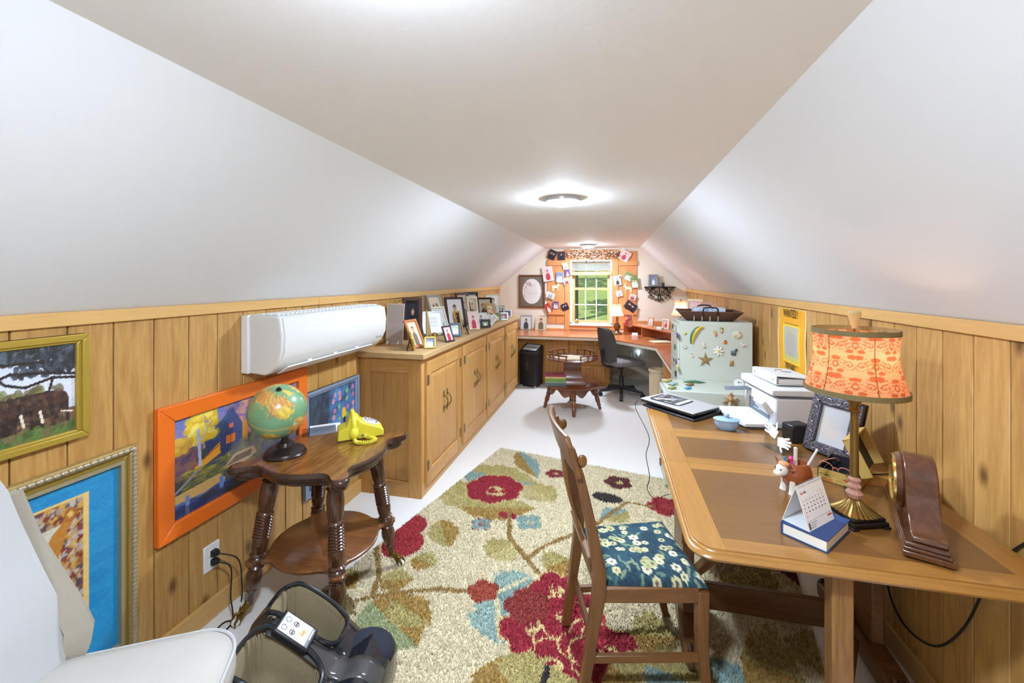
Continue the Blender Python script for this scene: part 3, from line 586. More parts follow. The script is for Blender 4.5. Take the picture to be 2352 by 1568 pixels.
go = m.build('globe_ball', vcol('globe_print', .25, .4), t, smooth=180, M=T(gc) @ Rg, fixn=False)
ca = go.data.color_attributes.new('Col', 'FLOAT_COLOR', 'POINT'); ca.data.foreach_set('color', np.array([[lin(c[0]), lin(c[1]), lin(c[2]), 1] for c in cs], np.float32).ravel())
MB().lathe([(.0, 0), (.013, 0), (.012, .004), (.005, .006), (.004, .014), (0, .015)], 14).build('pole_cap', M_bronze, t, M=T(gc + axis * (gr - .001)) @ Rg)
# --- yellow rotary telephone
p0, p1 = pz(775, 1017, TZ), pz(882, 1001, TZ); d = (p1 - p0); PL = d.length; ang = math.atan2(d.y, d.x)
M_yel = plain('yellow_plastic', (226, 214, 62), .28, coat=.2)
t = thing('rotary_telephone', 'yellow rotary dial telephone with coiled cord', 'telephone', p0 + Vector((0, 0, .0)), ang)
PW = .115
prof = [(.0, .004), (PL, .004), (PL, .034), (PL * .93, .05), (PL * .52, .088), (PL * .44, .112), (PL * .27, .116), (PL * .22, .095), (PL * .2, .07), (PL * .02, .056)]
MB().loft([[(x * q + PL * (1 - q) / 2, y, z * q2) for x, z in prof] for y, q, q2 in ((0, .985, .97), (.012, 1, 1), (PW - .012, 1, 1), (PW, .985, .97))]).build('body', M_yel, t, bevel=.005, smooth=40)
MB().bx(.006, PL - .006, .006, PW - .006, 0, .005).build('base_pad', M_dark, t)
slope = math.atan2(.038, PL * .41); Md = T((PL * .73, PW / 2, .0715)) @ rot(0, slope, 0)
dl = MB().lathe([(0, -.004), (.046, -.004), (.047, .002), (.044, .005), (0, .005)], 32).build('dial', plain('pale_dial', (222, 218, 214), .3), t, M=Md)
for k in range(10):
    a = R(-40 + k * 30); MB().lathe([(0, 0), (.0065, 0), (.0065, .0012), (0, .0012)], 12).build('finger_hole', plain('dial_hole', (120, 118, 122), .5), dl, M=T((.033 * math.cos(a), .033 * math.sin(a), .0052)))
MB().lathe([(0, 0), (.018, 0), (.016, .003), (0, .004)], 20).build('dial_centre', plain('dial_hub', (176, 170, 168), .4), dl, M=T((0, 0, .005)))
hs = MB().tube(smooth_path([(PL * .335, -.028, .052), (PL * .335, -.024, .09), (PL * .335, -.004, .118), (PL * .335, PW / 2, .128), (PL * .335, PW + .004, .118), (PL * .335, PW + .02, .09)], 6), .0125, 12)
hs.lathe_to([(.017, 0), (.023, .25), (.022, .8), (.014, 1)], (PL * .335, -.036, .028), (PL * .335, -.026, .072), 16); hs.lathe_to([(.017, 0), (.023, .25), (.022, .8), (.014, 1)], (PL * .335, PW + .03, .05), (PL * .335, PW + .018, .096), 16)
h = hs.build('handset', M_yel, t, smooth=50)
MB().cyl((PL * .335, -.0462, .052), (PL * .335, -.05, .052), .0045).build('cord_hole', M_dark, h)
cp = smooth_path([(PL * .34, -.036, .03), (PL * .36, -.05, .012), (PL * .46, -.075, .011), (PL * .66, -.085, .011), (PL * .78, -.06, .011), (PL * .72, -.03, .012), (PL * .56, -.004, .018)], 60)
co = []
for i, q in enumerate(cp):
    tg = (cp[min(i + 1, len(cp) - 1)] - cp[max(i - 1, 0)]).normalized(); x = tg.orthogonal() if abs(tg.z) > .9 else tg.cross(Vector((0, 0, 1))).normalized(); y = tg.cross(x); a = i * .62; co.append(q + (x * math.cos(a) + y * math.sin(a)) * .0078)
MB().tube(co, .0024, 5).build('coiled_cord', M_yel, t)
MB().box((PL * .53, -.001, .02), (.016, .004, .01)).build('jack', plain('grey_jack', (110, 112, 116), .5), t)
# papers under the phone
q = pz(748, 985, TZ); t = thing('paper_sheet', 'typed white sheet lying behind the telephone', 'paper', (q.x, q.y, TZ + .0012), R(38))
P = Paint(40, 50, (238, 240, 242))
for k in range(14): P.rect(.1, .08 + k * .06, .9 - (k % 3) * .08, .095 + k * .06, (168, 172, 180))
picture('sheet', P, .16, .17, vcol('paper_print', .7), t, plane='xy')
q = pz(715, 995, TZ); t = thing('clear_sleeve', 'clear plastic sleeve lying beside the globe foot', 'sleeve', (q.x + .02, q.y + .04, TZ + .003), R(38))
MB().box((0, 0, 0), (.17, .13, .001)).build('sleeve', glass('clear_plastic', (214, 216, 220)), t, smooth=0)
# --- long pine cabinets
M_cab = wood('cabinet_pine', (214, 166, 98), (178, 124, 62), 'z', 1, .45, knots=.14, contrast=.8)
M_cabh = wood('cabinet_pine_rail', (214, 166, 98), (178, 124, 62), 'y', 1, .45, contrast=.8)
M_cabx = wood('cabinet_pine_end', (200, 152, 84), (164, 112, 54), 'z', 1, .5, knots=.16, contrast=.9)
M_cabxh = wood('cabinet_pine_endrail', (200, 152, 84), (164, 112, 54), 'x', 1, .5, contrast=.9)
M_ctop = wood('cabinet_top_pine', (206, 172, 122), (164, 128, 84), 'y', 1, .55, contrast=.7)
M_brass = plain('aged_brass', (126, 104, 60), .4, .7)
XF, CT = -1.29, 1.035; ys = [2.775, 3.565, 4.36, 5.155, 5.95]
for i in range(4):
    y0, y1 = ys[i], ys[i + 1]; L = y1 - y0
    lab = ['pine cupboard unit with paneled end nearest the parlor table', 'second pine cupboard unit from the parlor table', 'third pine cupboard unit from the parlor table', 'pine cupboard unit next to the paper shredder'][i]
    c = thing('pine_cupboard', lab, 'cabinet', (XF, y0, 0), group='long row of pine cupboards')
    MB().bx(XL - XF + .002, -.02, .012 if i == 0 else .001, L - .001, .0, CT - .04).build('carcass', M_cabx, c)
    for a, b, z0, z1, mt in ((.0, .05, 0, CT - .041, M_cab), (L - .05, L, 0, CT - .041, M_cab), (.05, L - .05, CT - .085, CT - .041, M_cabh), (.05, L - .05, .0, .085, M_cabh)):
        MB().box((0, 0, 0), (.02, b - a - .001, z1 - z0)).build('face_frame', mt, c, bevel=.002, seg=1, M=T((-.01, (a + b) / 2, (z0 + z1) / 2)))
    for s in (0, 1):
        d0, d1 = (.045, L / 2 - .0015) if s == 0 else (L / 2 + .0015, L - .045); z0, z1 = .075, CT - .075; W = d1 - d0; oy = d0 if s == 0 else d1; sg = 1 if s == 0 else -1
        dr = MB().box((.004, sg * W / 2, (z1 - z0) / 2), (.008, W - .002, z1 - z0 - .002)).build('door', M_cab, c, M=T((.002, oy, z0)))
        MB().box((0, 0, 0), (.02, .075, z1 - z0)).build('stile', M_cab, dr, bevel=.003, M=T((.011, sg * .0375, (z1 - z0) / 2)))
        for zz, hh in ((.05, .1), (z1 - z0 - .045, .09)): MB().box((0, 0, 0), (.02, W - .075, hh)).build('rail', M_cabh, dr, bevel=.003, M=T((.011, sg * (.075 + (W - .075) / 2), zz)))
        pw = W - .078; ph = z1 - z0 - .19; g = MB(); e = .035
        ya, yb = (0, e), (pw, pw)
        g.loft([[(.008, sg * .077, .1), (.008, sg * (.077 + pw), .1), (.008, sg * (.077 + pw), .1 + ph), (.008, sg * .077, .1 + ph)], [(.017, sg * (.077 + e), .1 + e), (.017, sg * (.077 + pw), .1 + e), (.017, sg * (.077 + pw), .1 + ph - e), (.017, sg * (.077 + e), .1 + ph - e)]])
        g.build('raised_panel', M_cab, dr, smooth=0)
        hy = sg * (W - .035)
        hd = MB().tube(smooth_path([(.018, hy, ph * .66), (.034, hy, ph * .685), (.05, hy, ph * .72), (.05, hy, ph * .77), (.034, hy, ph * .805), (.018, hy, ph * .83)], 5), [.0035] * 5 + [.0045] * 16 + [.0035] * 5, 8)
        for z in (.66, .83): hd.box((.0185, hy, ph * z), (.004, .016, .05))
        hd.build('handle', M_brass, dr)
        for z in (.14, z1 - z0 - .13): MB().box((.022, sg * .014, z), (.004, .03, .075)).build('hinge', plain('dull_hinge', (120, 112, 84), .45, .6), dr, bevel=.001)
    if i == 0:   # paneled end
        D = XF - XL
        for a, b in ((-D + .002, -D + .09), (-.1, -.001)): MB().box((0, 0, 0), (b - a, .02, CT - .041)).build('end_stile', M_cabx, c, bevel=.002, M=T(((a + b) / 2, .001, (CT - .041) / 2)))
        for z0, z1 in ((0, .11), (CT - .15, CT - .041)): MB().box((0, 0, 0), (D - .192, .02, z1 - z0)).build('end_rail', M_cabxh, c, bevel=.002, M=T((-D / 2 - .0045, .001, (z0 + z1) / 2)))
        for k in range(3):
            w_ = (D - .19) / 3; MB().box((0, 0, 0), (w_ - .001, .01, CT - .26)).build('end_board', M_cabx, c, bevel=.001, M=T((-D + .09 + w_ * (k + .5), .007, CT / 2 - .02)))
wt = MB().box((0, 0, 0), (.53, 3.25, .04)).build('cabinet_top', M_ctop, None, bevel=.005, M=T((-1.5145, 4.345, CT - .02))); tag(wt, 'long thick pine top along the row of cupboards', 'countertop')
# ================================================================== WHITE CHAIR AND FOOT MASSAGER (front left)
M_wfab = plain('white_fabric', (190, 189, 187), .9, bump=.5, bscale=500); M_suede = plain('beige_suede', (174, 164, 148), .9, bump=.3, bscale=60, var=.1, vscale=9); M_wsuede = plain('pale_suede', (182, 177, 168), .9, bump=.2, bscale=40, var=.06, vscale=8)
t = thing('upholstered_chair', 'high backed chair in white fabric with beige suede sides', 'chair', (-1.25, .76, 0), R(30))
def rrect(hx, hy, r, n=6, cx=0, cy=0):
    out = []
    for k, (sx, sy) in enumerate(((1, 1), (-1, 1), (-1, -1), (1, -1))):
        for i in range(n + 1):
            a = PI / 2 * (k + i / n); out.append((cx + sx * (hx - r) + r * math.cos(a), cy + sy * (hy - r) + r * math.sin(a)))
    return out
sq = [rrect(.27 * k, .265 * k, .12 * k, 8, .015, 0) for k in (.95, 1, 1.01, 1, .93, .8, .5)]
MB().loft([[(x, y, z) for x, y in s] for s, z in zip(sq, (.35, .36, .4, .445, .466, .475, .478))]).build('seat_cushion', M_wsuede, t, smooth=60)
MB().tube([(x, y, .452) for x, y in rrect(.269, .264, .12, 10, .015, 0)], .005, 6, closed=True).build('seat_piping', M_wfab, t)
bz = [.40, .506, .6, .672, .752, .894, 1.0, 1.056, 1.108, 1.14]; bx_ = [-.15, -.165, -.176, -.184, -.213, -.2508, -.268, -.2777, -.30, -.34]; bwid = [.235, .25, .252, .252, .25, .235, .215, .19, .14, .06]
front = []; 
for z, x, wd in zip(bz, bx_, bwid):
    front.append([(x - .035 * (1 - s * s), s * wd, z - .02 * abs(s) ** 2) for s in np.linspace(-1, 1, 15)])
MB().sheet(front).build('back_front_panel', M_wfab, t, smooth=180)
back = [[(p[0] - (.10 if 0 < j < 14 else .03), p[1] * (1.04 if 0 < j < 14 else 1.06), p[2]) for j, p in enumerate(r)] for r in front]
rings = [f[:] + b[::-1] for f, b in zip([[(p[0] - .006, p[1] * 1.0, p[2]) for p in r] for r in front], back)]
MB().loft(rings).build('back_shell', M_suede, t, smooth=60)
wing = [(-.13, .44), (-.112, .49), (-.105, .537), (-.128, .6), (-.17, .69), (-.23, .82), (-.27, .95)]
for s in (-1, 1):
    MB().loft([[(x - .06, s * .245, z), (x, s * .262, z), (x - .01, s * .285, z), (x - .1, s * .285, z)] for x, z in wing]).build('side_wing', M_suede, t, smooth=60)
for sx in (-1, 1):
    for sy in (-1, 1): MB().loft([[(sx * .12 + a * w_, sy * .14 + b * w_, z) for a, b in ((-1, -1), (1, -1), (1, 1), (-1, 1))] for z, w_ in ((0, .014), (.36, .022))]).build('leg', M_walnut, t)
# foot massager
M_blk = plain('gloss_black', (24, 27, 33), .18, coat=.4); M_lin = plain('olive_suede', (140, 126, 96), .95, bump=.4, bscale=50, var=.18, vscale=14); M_navy = plain('dark_navy_fabric', (34, 38, 50), .9)
t = thing('foot_massager', 'glossy black foot massager with two suede lined wells', 'massager', (-1.0, 1.245, .02), R(14))
nx, ny = 64, 60; X0, X1, Yh = -.22, .255, .222
def hgt(x):
    if x < -.12: return .375 - 6.0 * (x + .12) ** 2
    if x < .12: return .375 - .175 * ((x + .12) / .24) ** 1.3
    return .20 - .0 + .02 * math.sin((x - .12) / .15 * PI) - .07 * ((x - .12) / .15) ** 3
def halfw(x): return Yh * (1 - .10 * max(0, (x - .05) / .22) ** 2 - .12 * max(0, (-.15 - x) / .07) ** 2)
def inwell(x, y):
    c = .112; e = (abs(y) - c) / .083; a, b = (-.165, .075)
    return abs(e) < 1 and a < x < b and (abs(e) ** 4 + abs((x - (a + b) / 2) / ((b - a) / 2)) ** 6) < 1
shell = MB(); well = MB(); toe = MB(); G = []
for i in range(nx + 1):
    x = X0 + (X1 - X0) * i / nx; row = []
    for j in range(ny + 1):
        s = -1 + 2 * j / ny; y = s * halfw(x); z = hgt(x) - .05 * abs(s) ** 6
        z -= .03 * max(0, 1 - abs(s) / .3) * (1 if x < .1 else 0)
        row.append([x, y, z])
    G.append(row)
def wellz(x, y): return .12 + .1 * max(0, (-.05 - x) / .1)
for i in range(nx):
    for j in range(ny):
        cx, cy = [(G[i][j][k] + G[i + 1][j + 1][k]) / 2 for k in (0, 1)]
        q = [tuple(G[a][b]) for a, b in ((i, j), (i + 1, j), (i + 1, j + 1), (i, j + 1))]
        if inwell(cx, cy): continue
        shell.add(q, [(0, 1, 2, 3)])
        # lining walls where a neighbour is inside the well
        for (a, b), (ni, nj) in (((0, 3), (i - 1, j)), ((1, 2), (i + 1, j)), ((0, 1), (i, j - 1)), ((3, 2), (i, j + 1))):
            if 0 <= ni < nx and 0 <= nj < ny:
                ox, oy = [(G[ni][nj][k] + G[ni + 1][nj + 1][k]) / 2 for k in (0, 1)]
                if inwell(ox, oy):
                    p, r_ = Vector(q[a]), Vector(q[b]); cyw = .112 * (1 if cy > 0 else -1); cc = Vector((-.045, cyw, 0))
                    def ringp(v, f, z): u_ = Vector((v.x, v.y, 0)); w_ = cc + (u_ - cc) * f; return (w_.x, w_.y, z)
                    zs = [(1, None), (.93, -.02), (.9, -.1), (.8, -.2), (0.02, -.24)]
                    prev = (tuple(p), tuple(r_))
                    for f, dz in zs[1:]:
                        zz = max(.05, min(p.z, r_.z) + dz); cur = (ringp(p, f, zz), ringp(r_, f, zz)); well.add([prev[0], prev[1], cur[1], cur[0]], [(0, 1, 2, 3)]); prev = cur
for side in ([G[i][0] for i in range(nx + 1)], [G[i][ny] for i in range(nx + 1)], G[0], G[nx]):
    for a, b in zip(side[:-1], side[1:]): shell.add([tuple(a), tuple(b), (b[0] * .97, b[1] * .97, 0), (a[0] * .97, a[1] * .97, 0)], [(0, 1, 2, 3)])
def weld(m):
    d = {}; idx = []
    vs = []
    for v in m.v:
        k = (round(v[0], 5), round(v[1], 5), round(v[2], 5))
        if k not in d: d[k] = len(vs); vs.append(v)
        idx.append(d[k])
    m.f = [tuple(idx[i] for i in f) for f in m.f]; m.v = vs; m.f = [f for f in m.f if len(set(f)) > 2]; return m
weld(shell).build('shell', M_blk, t, smooth=60); weld(well).build('well_lining', M_lin, t, smooth=70)
for s in (-1, 1):
    pts = [(x, s * .112 + .088 * e, hgt(x) + .004 - .04 * abs((s * .112 + .088 * e) / halfw(x)) ** 6) for x, e in [(-.045 + .127 * math.copysign(abs(math.cos(a)) ** .5, math.cos(a)), math.copysign(abs(math.sin(a)) ** .6, math.sin(a))) for a in np.linspace(0, 2 * PI, 40, endpoint=False)]]
    MB().tube(pts, .008, 8, closed=True).build('well_rim', M_blk, t)
    MB().ball((.165, s * .125, .155), (.1, .088, .058), 18, 10).build('toe_cap', M_navy, t)
cxp = [(x, hgt(x) - .018) for x in np.linspace(-.12, .255, 24)]
g = [[(x, y, z + .004 + (.012 if x > .1 else 0)) for y in np.linspace(-.042, .042, 5)] for x, z in cxp]
MB().sheet(g).build('centre_panel', plain('gunmetal_gloss', (78, 76, 76), .2, .3), t, smooth=180, solid=.006)
tl = math.atan2(hgt(.04) - hgt(-.1), .14); Mp = T((-.045, 0, (hgt(-.1) + hgt(.02)) / 2 - .001)) @ rot(0, -tl, 0)
cpn = MB().box((0, 0, .006), (.135, .088, .026)).build('control_panel', M_dark, t, bevel=.006, M=Mp)
P = Paint(40, 60, (228, 228, 232)); P.rect(0, .72, 1, 1, (206, 206, 216)); P.rect(0, 0, 1, .1, (120, 122, 130)); P.rect(.1, .03, .6, .06, (220, 220, 224))
for x, y in ((.3, .86), (.75, .86)): P.ell(x, y, .14, .09, (90, 70, 110)); P.ell(x, y, .1, .065, (236, 236, 240))
for x, y in ((.3, .58), (.75, .58)): P.ell(x, y, .14, .09, (90, 70, 80)); P.ell(x, y, .09, .055, (210, 200, 206)); P.line(x - .06, y, x + .06, y, .05, (90, 60, 60))
P.line(.35, .28, .65, .28, .06, (226, 150, 70)); P.line(.42, .2, .42, .36, .05, (226, 150, 70)); P.line(.6, .28, .6, .4, .04, (226, 150, 70))
picture('key_label', P, .072, .115, vcol('label_print', .3), cpn, T((.0, 0, .0196)) @ rot(0, 0, -PI / 2), plane='xy')
for s in (-1, 1):
    for x in (-.16, .2): MB().cyl((x, s * .15, -.012), (x, s * .15, .002), .018).build('foot_pad', M_dark, t)
attach(cord('massager_cord', 'black cord running out behind the foot massager', [tuple(pz(500, 1556, .02)), tuple(pz(515, 1556, .02)), (-1.24, 1.12, .02), (-1.19, 1.15, .03)], .004), t, 'power_cord')
# ================================================================== RUG
RA = R(-12.5); far_l = pz(1150, 1030, 0); RW, RL = 2.16, 3.0
ex = Vector((math.cos(RA), math.sin(RA), 0)); ey = Vector((-ex.y, ex.x, 0))
rc = far_l + ex * RW / 2 - ey * RL / 2
rug = thing('area_rug', 'cream shag rug with red flowers and olive leaves', 'rug', (rc.x, rc.y, 0), RA)
NX, NY = 330, 460
P = Paint(NX, NY, (216, 200, 164)); P.rng = np.random.RandomState(5)
def ruv(u, v):
    p = pz(u, v, .02) - rc; return (p.dot(ex) / RW + .5, .5 - p.dot(ey) / RL)
asp = RW / RL
def flower(u, v, r, c1=(150, 34, 48), c2=(214, 190, 130), n=5):
    x, y = ruv(u, v); r = r * .62
    for k in range(n): a = 2 * PI * k / n + .3; P.ell(x + r * .66 * math.cos(a), y + r * .66 * asp * math.sin(a), r * .56, r * .56 * asp, c2)
    for k in range(n): a = 2 * PI * k / n + .3; P.ell(x + r * .62 * math.cos(a), y + r * .62 * asp * math.sin(a), r * .52, r * .52 * asp, c1)
    P.ell(x, y, r * .62, r * .62 * asp, c1); P.ell(x + r * .08, y, r * .34, r * .3 * asp, c2); P.spots(6, x - r * .2, y - r * .2 * asp, x + r * .2, y + r * .2 * asp, r * .08, [c1], 1, asp)
def leaf(u0, v0, u1, v1, wd, cs, vein=None):
    (x0, y0), (x1, y1) = ruv(u0, v0), ruv(u1, v1); dx, dy = x1 - x0, (y1 - y0) / asp; L = math.hypot(dx, dy); nxx, nyy = -dy / L, dx / L
    def at(s, o): return (x0 + dx * s + nxx * o, y0 + (dy * s + nyy * o) * asp)
    prof = [(0, .0), (.1, .45), (.22, .75), (.3, .62), (.4, 1), (.5, .8), (.6, .9), (.68, .62), (.8, .55), (.88, .3), (1, 0)]
    poly = [at(s, wd * o) for s, o in prof] + [at(s, -wd * o) for s, o in prof[::-1]]
    P.poly(poly, cs[0])
    half = [at(s, wd * o) for s, o in prof] + [at(s, 0) for s, _ in prof[::-1]]; P.poly(half, cs[1])
    if vein: P.line(*at(.1, 0), *at(.9, 0), .012, vein, asp=1 / asp)
def vine(pts, c=(150, 118, 64), w_=.013):
    q = [ruv(*p) for p in pts]
    for a, b in zip(q[:-1], q[1:]): P.line(*a, *b, w_, c, asp=1 / asp)
OL, TE, GO, RD, BK = (176, 160, 100), (136, 158, 150), (164, 130, 66), (150, 34, 48), (52, 44, 40)
leaf(1060, 1075, 1240, 1110, .10, [OL, TE]); leaf(1000, 1090, 1120, 1180, .08, [OL, (186, 168, 110)]); leaf(1190, 1035, 1235, 1095, .05, [TE, GO]); leaf(1210, 1110, 1275, 1150, .07, [OL, (190, 172, 120)]); leaf(1060, 1160, 1230, 1165, .08, [OL, GO])
flower(1135, 1118, .14, RD, (196, 170, 110), 7); x, y = ruv(1135, 1118); P.ell(x, y - .005, .085, .08 * asp, RD); P.ell(x + .015, y + .012, .035, .03 * asp, (206, 184, 130)); P.spots(8, x - .01, y, x + .04, y + .025, .009, [RD], 1, asp)
flower(1105, 1200, .045, TE, RD, 4); flower(1215, 1195, .06, TE, (206, 190, 140), 4)
P.ell(*ruv(1165, 1180), .03, .018 * asp, RD)
for u, v in ((935, 1205), (925, 1245)): P.ell(*ruv(u, v), .055, .06 * asp, (160, 44, 48))
leaf(1010, 1190, 1030, 1255, .05, [GO, OL]); leaf(950, 1275, 1000, 1295, .04, [OL, GO]); leaf(870, 1330, 950, 1325, .045, [OL, GO]); leaf(1120, 1275, 1185, 1240, .06, [OL, (192, 176, 120)])
vine([(1170, 1170), (1170, 1230), (1210, 1280), (1235, 1310)]); vine([(865, 1250), (870, 1320), (855, 1365), (800, 1380)]); vine([(855, 1365), (930, 1355), (1010, 1348), (1090, 1355)]); vine([(1215, 1275), (1250, 1250), (1300, 1230)])
leaf(850, 1375, 960, 1480, .085, [GO, (154, 160, 116)]); leaf(820, 1310, 760, 1340, .05, [GO, OL]); leaf(800, 1360, 740, 1400, .07, [(120, 100, 58), OL]); leaf(900, 1370, 990, 1430, .05, [GO, OL])
leaf(1220, 1320, 1120, 1365, .06, [TE, (150, 172, 160)], (214, 200, 160)); leaf(1140, 1360, 1150, 1475, .07, [TE, (150, 172, 160)], (214, 200, 160)); leaf(1250, 1300, 1310, 1280, .06, [OL, GO])
flower(1275, 1350, .085); flower(1330, 1395, .085); flower(1225, 1440, .1); flower(1310, 1470, .1); flower(1270, 1520, .08); flower(1290, 1410, .08); flower(1360, 1480, .09); flower(1210, 1385, .07, (140, 52, 44), (140, 52, 44)); flower(1110, 1352, .05, (160, 70, 50), (160, 70, 50)); flower(1395, 1495, .1)
leaf(1150, 1500, 1190, 1600, .09, [OL, GO]); leaf(1260, 1520, 1230, 1610, .1, [OL, (180, 164, 104)], BK); leaf(1400, 1520, 1470, 1570, .08, [OL, GO]); leaf(1620, 1500, 1660, 1600, .08, [TE, OL])
flower(1275, 1085, .05, (130, 40, 50), (200, 180, 120)); flower(1420, 1105, .07, (90, 40, 44), (196, 176, 110)); P.ell(*ruv(1395, 1140), .05, .03 * asp, BK); flower(1530, 1160, .08, (150, 40, 48), (170, 70, 56)); leaf(1440, 1170, 1380, 1190, .05, [OL, TE]); vine([(1300, 1230), (1370, 1200), (1440, 1150), (1500, 1160)])
leaf(1450, 1450, 1560, 1460, .07, [OL, GO]); leaf(1480, 1520, 1580, 1560, .07, [OL, TE]); leaf(1640, 1320, 1760, 1290, .12, [(170, 146, 110), OL]); P.poly([ruv(*p) for p in ((1750, 1280), (1850, 1290), (1920, 1360), (1880, 1370))], (110, 30, 44)); P.poly([ruv(*p) for p in ((1860, 1290), (1940, 1310), (1960, 1340), (1900, 1330))], (110, 30, 44))
leaf(1700, 1500, 1850, 1560, .12, [OL, GO]); leaf(1850, 1440, 1960, 1560, .09, [(150, 134, 100), OL])
pr = np.random.RandomState(9)
for _ in range(14):
    x, y = pr.uniform(.05, .95), pr.uniform(.72, .98); P.ell(x, y, .07, .05 * asp, [OL, RD, TE, GO][pr.randint(4)])
P.noise(10)
base = picture('rug_backing', P, RW, RL, vcol('rug_print', .95), rug, T((0, 0, .006)), plane='xy')
MB().bx(-RW / 2, RW / 2, -RL / 2, RL / 2, .0, .0055).build('rug_base', plain('rug_canvas', (150, 136, 108), .95), rug)
# shag pile: real tufts, each taking the colour of the pattern under it
nt = 150000; rr = np.random.RandomState(21); X = rr.uniform(-RW / 2 + .004, RW / 2 - .004, nt); Y = rr.uniform(-RL / 2 + .004, RL / 2 - .004, nt)
Lc = P.lin(); ix = np.clip(((X / RW + .5) * (NX - 1)).round().astype(int), 0, NX - 1); iy = np.clip(((.5 - Y / RL) * (NY - 1)).round().astype(int), 0, NY - 1)
C = Lc[iy, ix] * rr.uniform(.72, 1.2, nt)[:, None]; th = rr.uniform(0, 2 * PI, nt); lean = rr.uniform(.002, .011, nt); hh = rr.uniform(.014, .024, nt); la = rr.uniform(0, 2 * PI, nt); r0 = .0042
V = np.zeros((nt, 4, 3))
for k in range(3): V[:, k, 0] = X + r0 * np.cos(th + k * 2.094); V[:, k, 1] = Y + r0 * np.sin(th + k * 2.094); V[:, k, 2] = .006
V[:, 3, 0] = X + lean * np.cos(la); V[:, 3, 1] = Y + lean * np.sin(la); V[:, 3, 2] = hh
V[:, :, 0] = np.clip(V[:, :, 0], -RW / 2, RW / 2); V[:, :, 1] = np.clip(V[:, :, 1], -RL / 2, RL / 2)
I = (np.arange(nt) * 4)[:, None, None] + np.array([[0, 1, 3], [1, 2, 3], [2, 0, 3]])[None]
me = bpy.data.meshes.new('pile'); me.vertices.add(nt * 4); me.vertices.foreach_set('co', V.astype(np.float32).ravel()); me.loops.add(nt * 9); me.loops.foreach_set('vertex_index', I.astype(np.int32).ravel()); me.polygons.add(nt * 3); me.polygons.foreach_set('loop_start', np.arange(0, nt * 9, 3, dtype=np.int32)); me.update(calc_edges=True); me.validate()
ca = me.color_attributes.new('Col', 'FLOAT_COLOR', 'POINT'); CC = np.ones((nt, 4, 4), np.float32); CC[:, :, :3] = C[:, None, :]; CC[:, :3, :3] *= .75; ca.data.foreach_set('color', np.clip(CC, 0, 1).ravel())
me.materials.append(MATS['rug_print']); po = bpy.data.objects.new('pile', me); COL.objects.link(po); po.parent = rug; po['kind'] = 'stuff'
RUGZ = .022
# ================================================================== OAK TABLE
M_oak = wood('oak_rails_y', (174, 124, 58), (138, 94, 42), 'y', 1.4, .3, coat=.25, contrast=.8, fine=1.3); M_oakx = wood('oak_rails_x', (174, 124, 58), (138, 94, 42), 'x', 1.4, .3, coat=.25, contrast=.8, fine=1.3)
M_oakd = wood('oak_panel_dark', (128, 88, 42), (100, 66, 30), 'x', 1.4, .28, coat=.3, contrast=.7, fine=1.3); M_oakv = wood('oak_posts', (160, 116, 62), (104, 68, 36), 'z', 1.4, .4, contrast=1.1); M_oakk = wood('oak_dark', (120, 82, 46), (74, 46, 26), 'x', 1.4, .35)  # last one: darker oak for trestles, stretcher and gate rails
TX0, TX1, TY0, TY1, HT = .25, 1.15, 1.345, 2.84, .76
tb = thing('oak_table', 'oak trestle table with paneled leaves along the right wall', 'table', (TX0, TY0, 0)); TWx, TWy = TX1 - TX0, TY1 - TY0
cuts = [0, .61, .985, TWy]; rad = .07
def corner(cx, cy, sx, sy, n=6): return [(cx + sx * rad * math.cos(a), cy + sy * rad * math.sin(a)) for a in np.linspace(0, PI / 2, n)]
for i in range(3):
    y0, y1 = cuts[i] + .0006, cuts[i + 1] - .0006
    def slab(g, z0, z1):
        a = [(-g, y1 + (g if i == 2 else 0)), (-g, y0 - (g if i == 0 else 0)), (TWx + g * .2, y0 - (g if i == 0 else 0)), (TWx + g * .2, y1 + (g if i == 2 else 0))]
        if i == 0: q = corner(rad - g, y0 + rad - g, -1, -1); a = [a[0]] + q + a[2:]
        if i == 2: q = corner(rad - g, y1 - rad + g, -1, 1)[::-1]; a = q + a[1:]
        return [(x, y, z) for x, y in a for z in ()], a
    prf = [(.004, HT - .034), (.014, HT - .03), (.018, HT - .022), (.014, HT - .014), (.006, HT - .012), (.004, HT - .006), (.0, HT - .004)]
    MB().loft([[(x, y, z) for x, y in slab(g, 0, 0)[1]] for g, z in prf]).build('leaf_edge', M_oakx, tb, smooth=50)
    sw, rw = .085, .06
    lp = [(0, y1), (0, y0), (sw, y0), (sw, y1)]
    if i == 0: lp = [(0, y1)] + corner(rad, y0 + rad, -1, -1) + [(sw, y0), (sw, y1)]
    if i == 2: lp = corner(rad, y1 - rad, -1, 1)[::-1] + [(0, y0), (sw, y0), (sw, y1)]
    def flat(nm, poly, mt):
        cx, cy = sum(p[0] for p in poly) / len(poly), sum(p[1] for p in poly) / len(poly)
        MB().prism([(x - cx, y - cy) for x, y in poly], 0, .0045).build(nm, mt, tb, smooth=0, M=T((cx, cy, HT - .0045)))
    flat('stile', lp, M_oak); flat('stile', [(TWx - sw, y0), (TWx, y0), (TWx, y1), (TWx - sw, y1)], M_oak); e = .0006
    flat('rail', [(sw + e, y0), (TWx - sw - e, y0), (TWx - sw - e, y0 + rw), (sw + e, y0 + rw)], M_oakx); flat('rail', [(sw + e, y1 - rw), (TWx - sw - e, y1 - rw), (TWx - sw - e, y1), (sw + e, y1)], M_oakx)
    flat('panel', [(sw + e, y0 + rw + e), (TWx - sw - e, y0 + rw + e), (TWx - sw - e, y1 - rw - e), (sw + e, y1 - rw - e)], M_oakd)
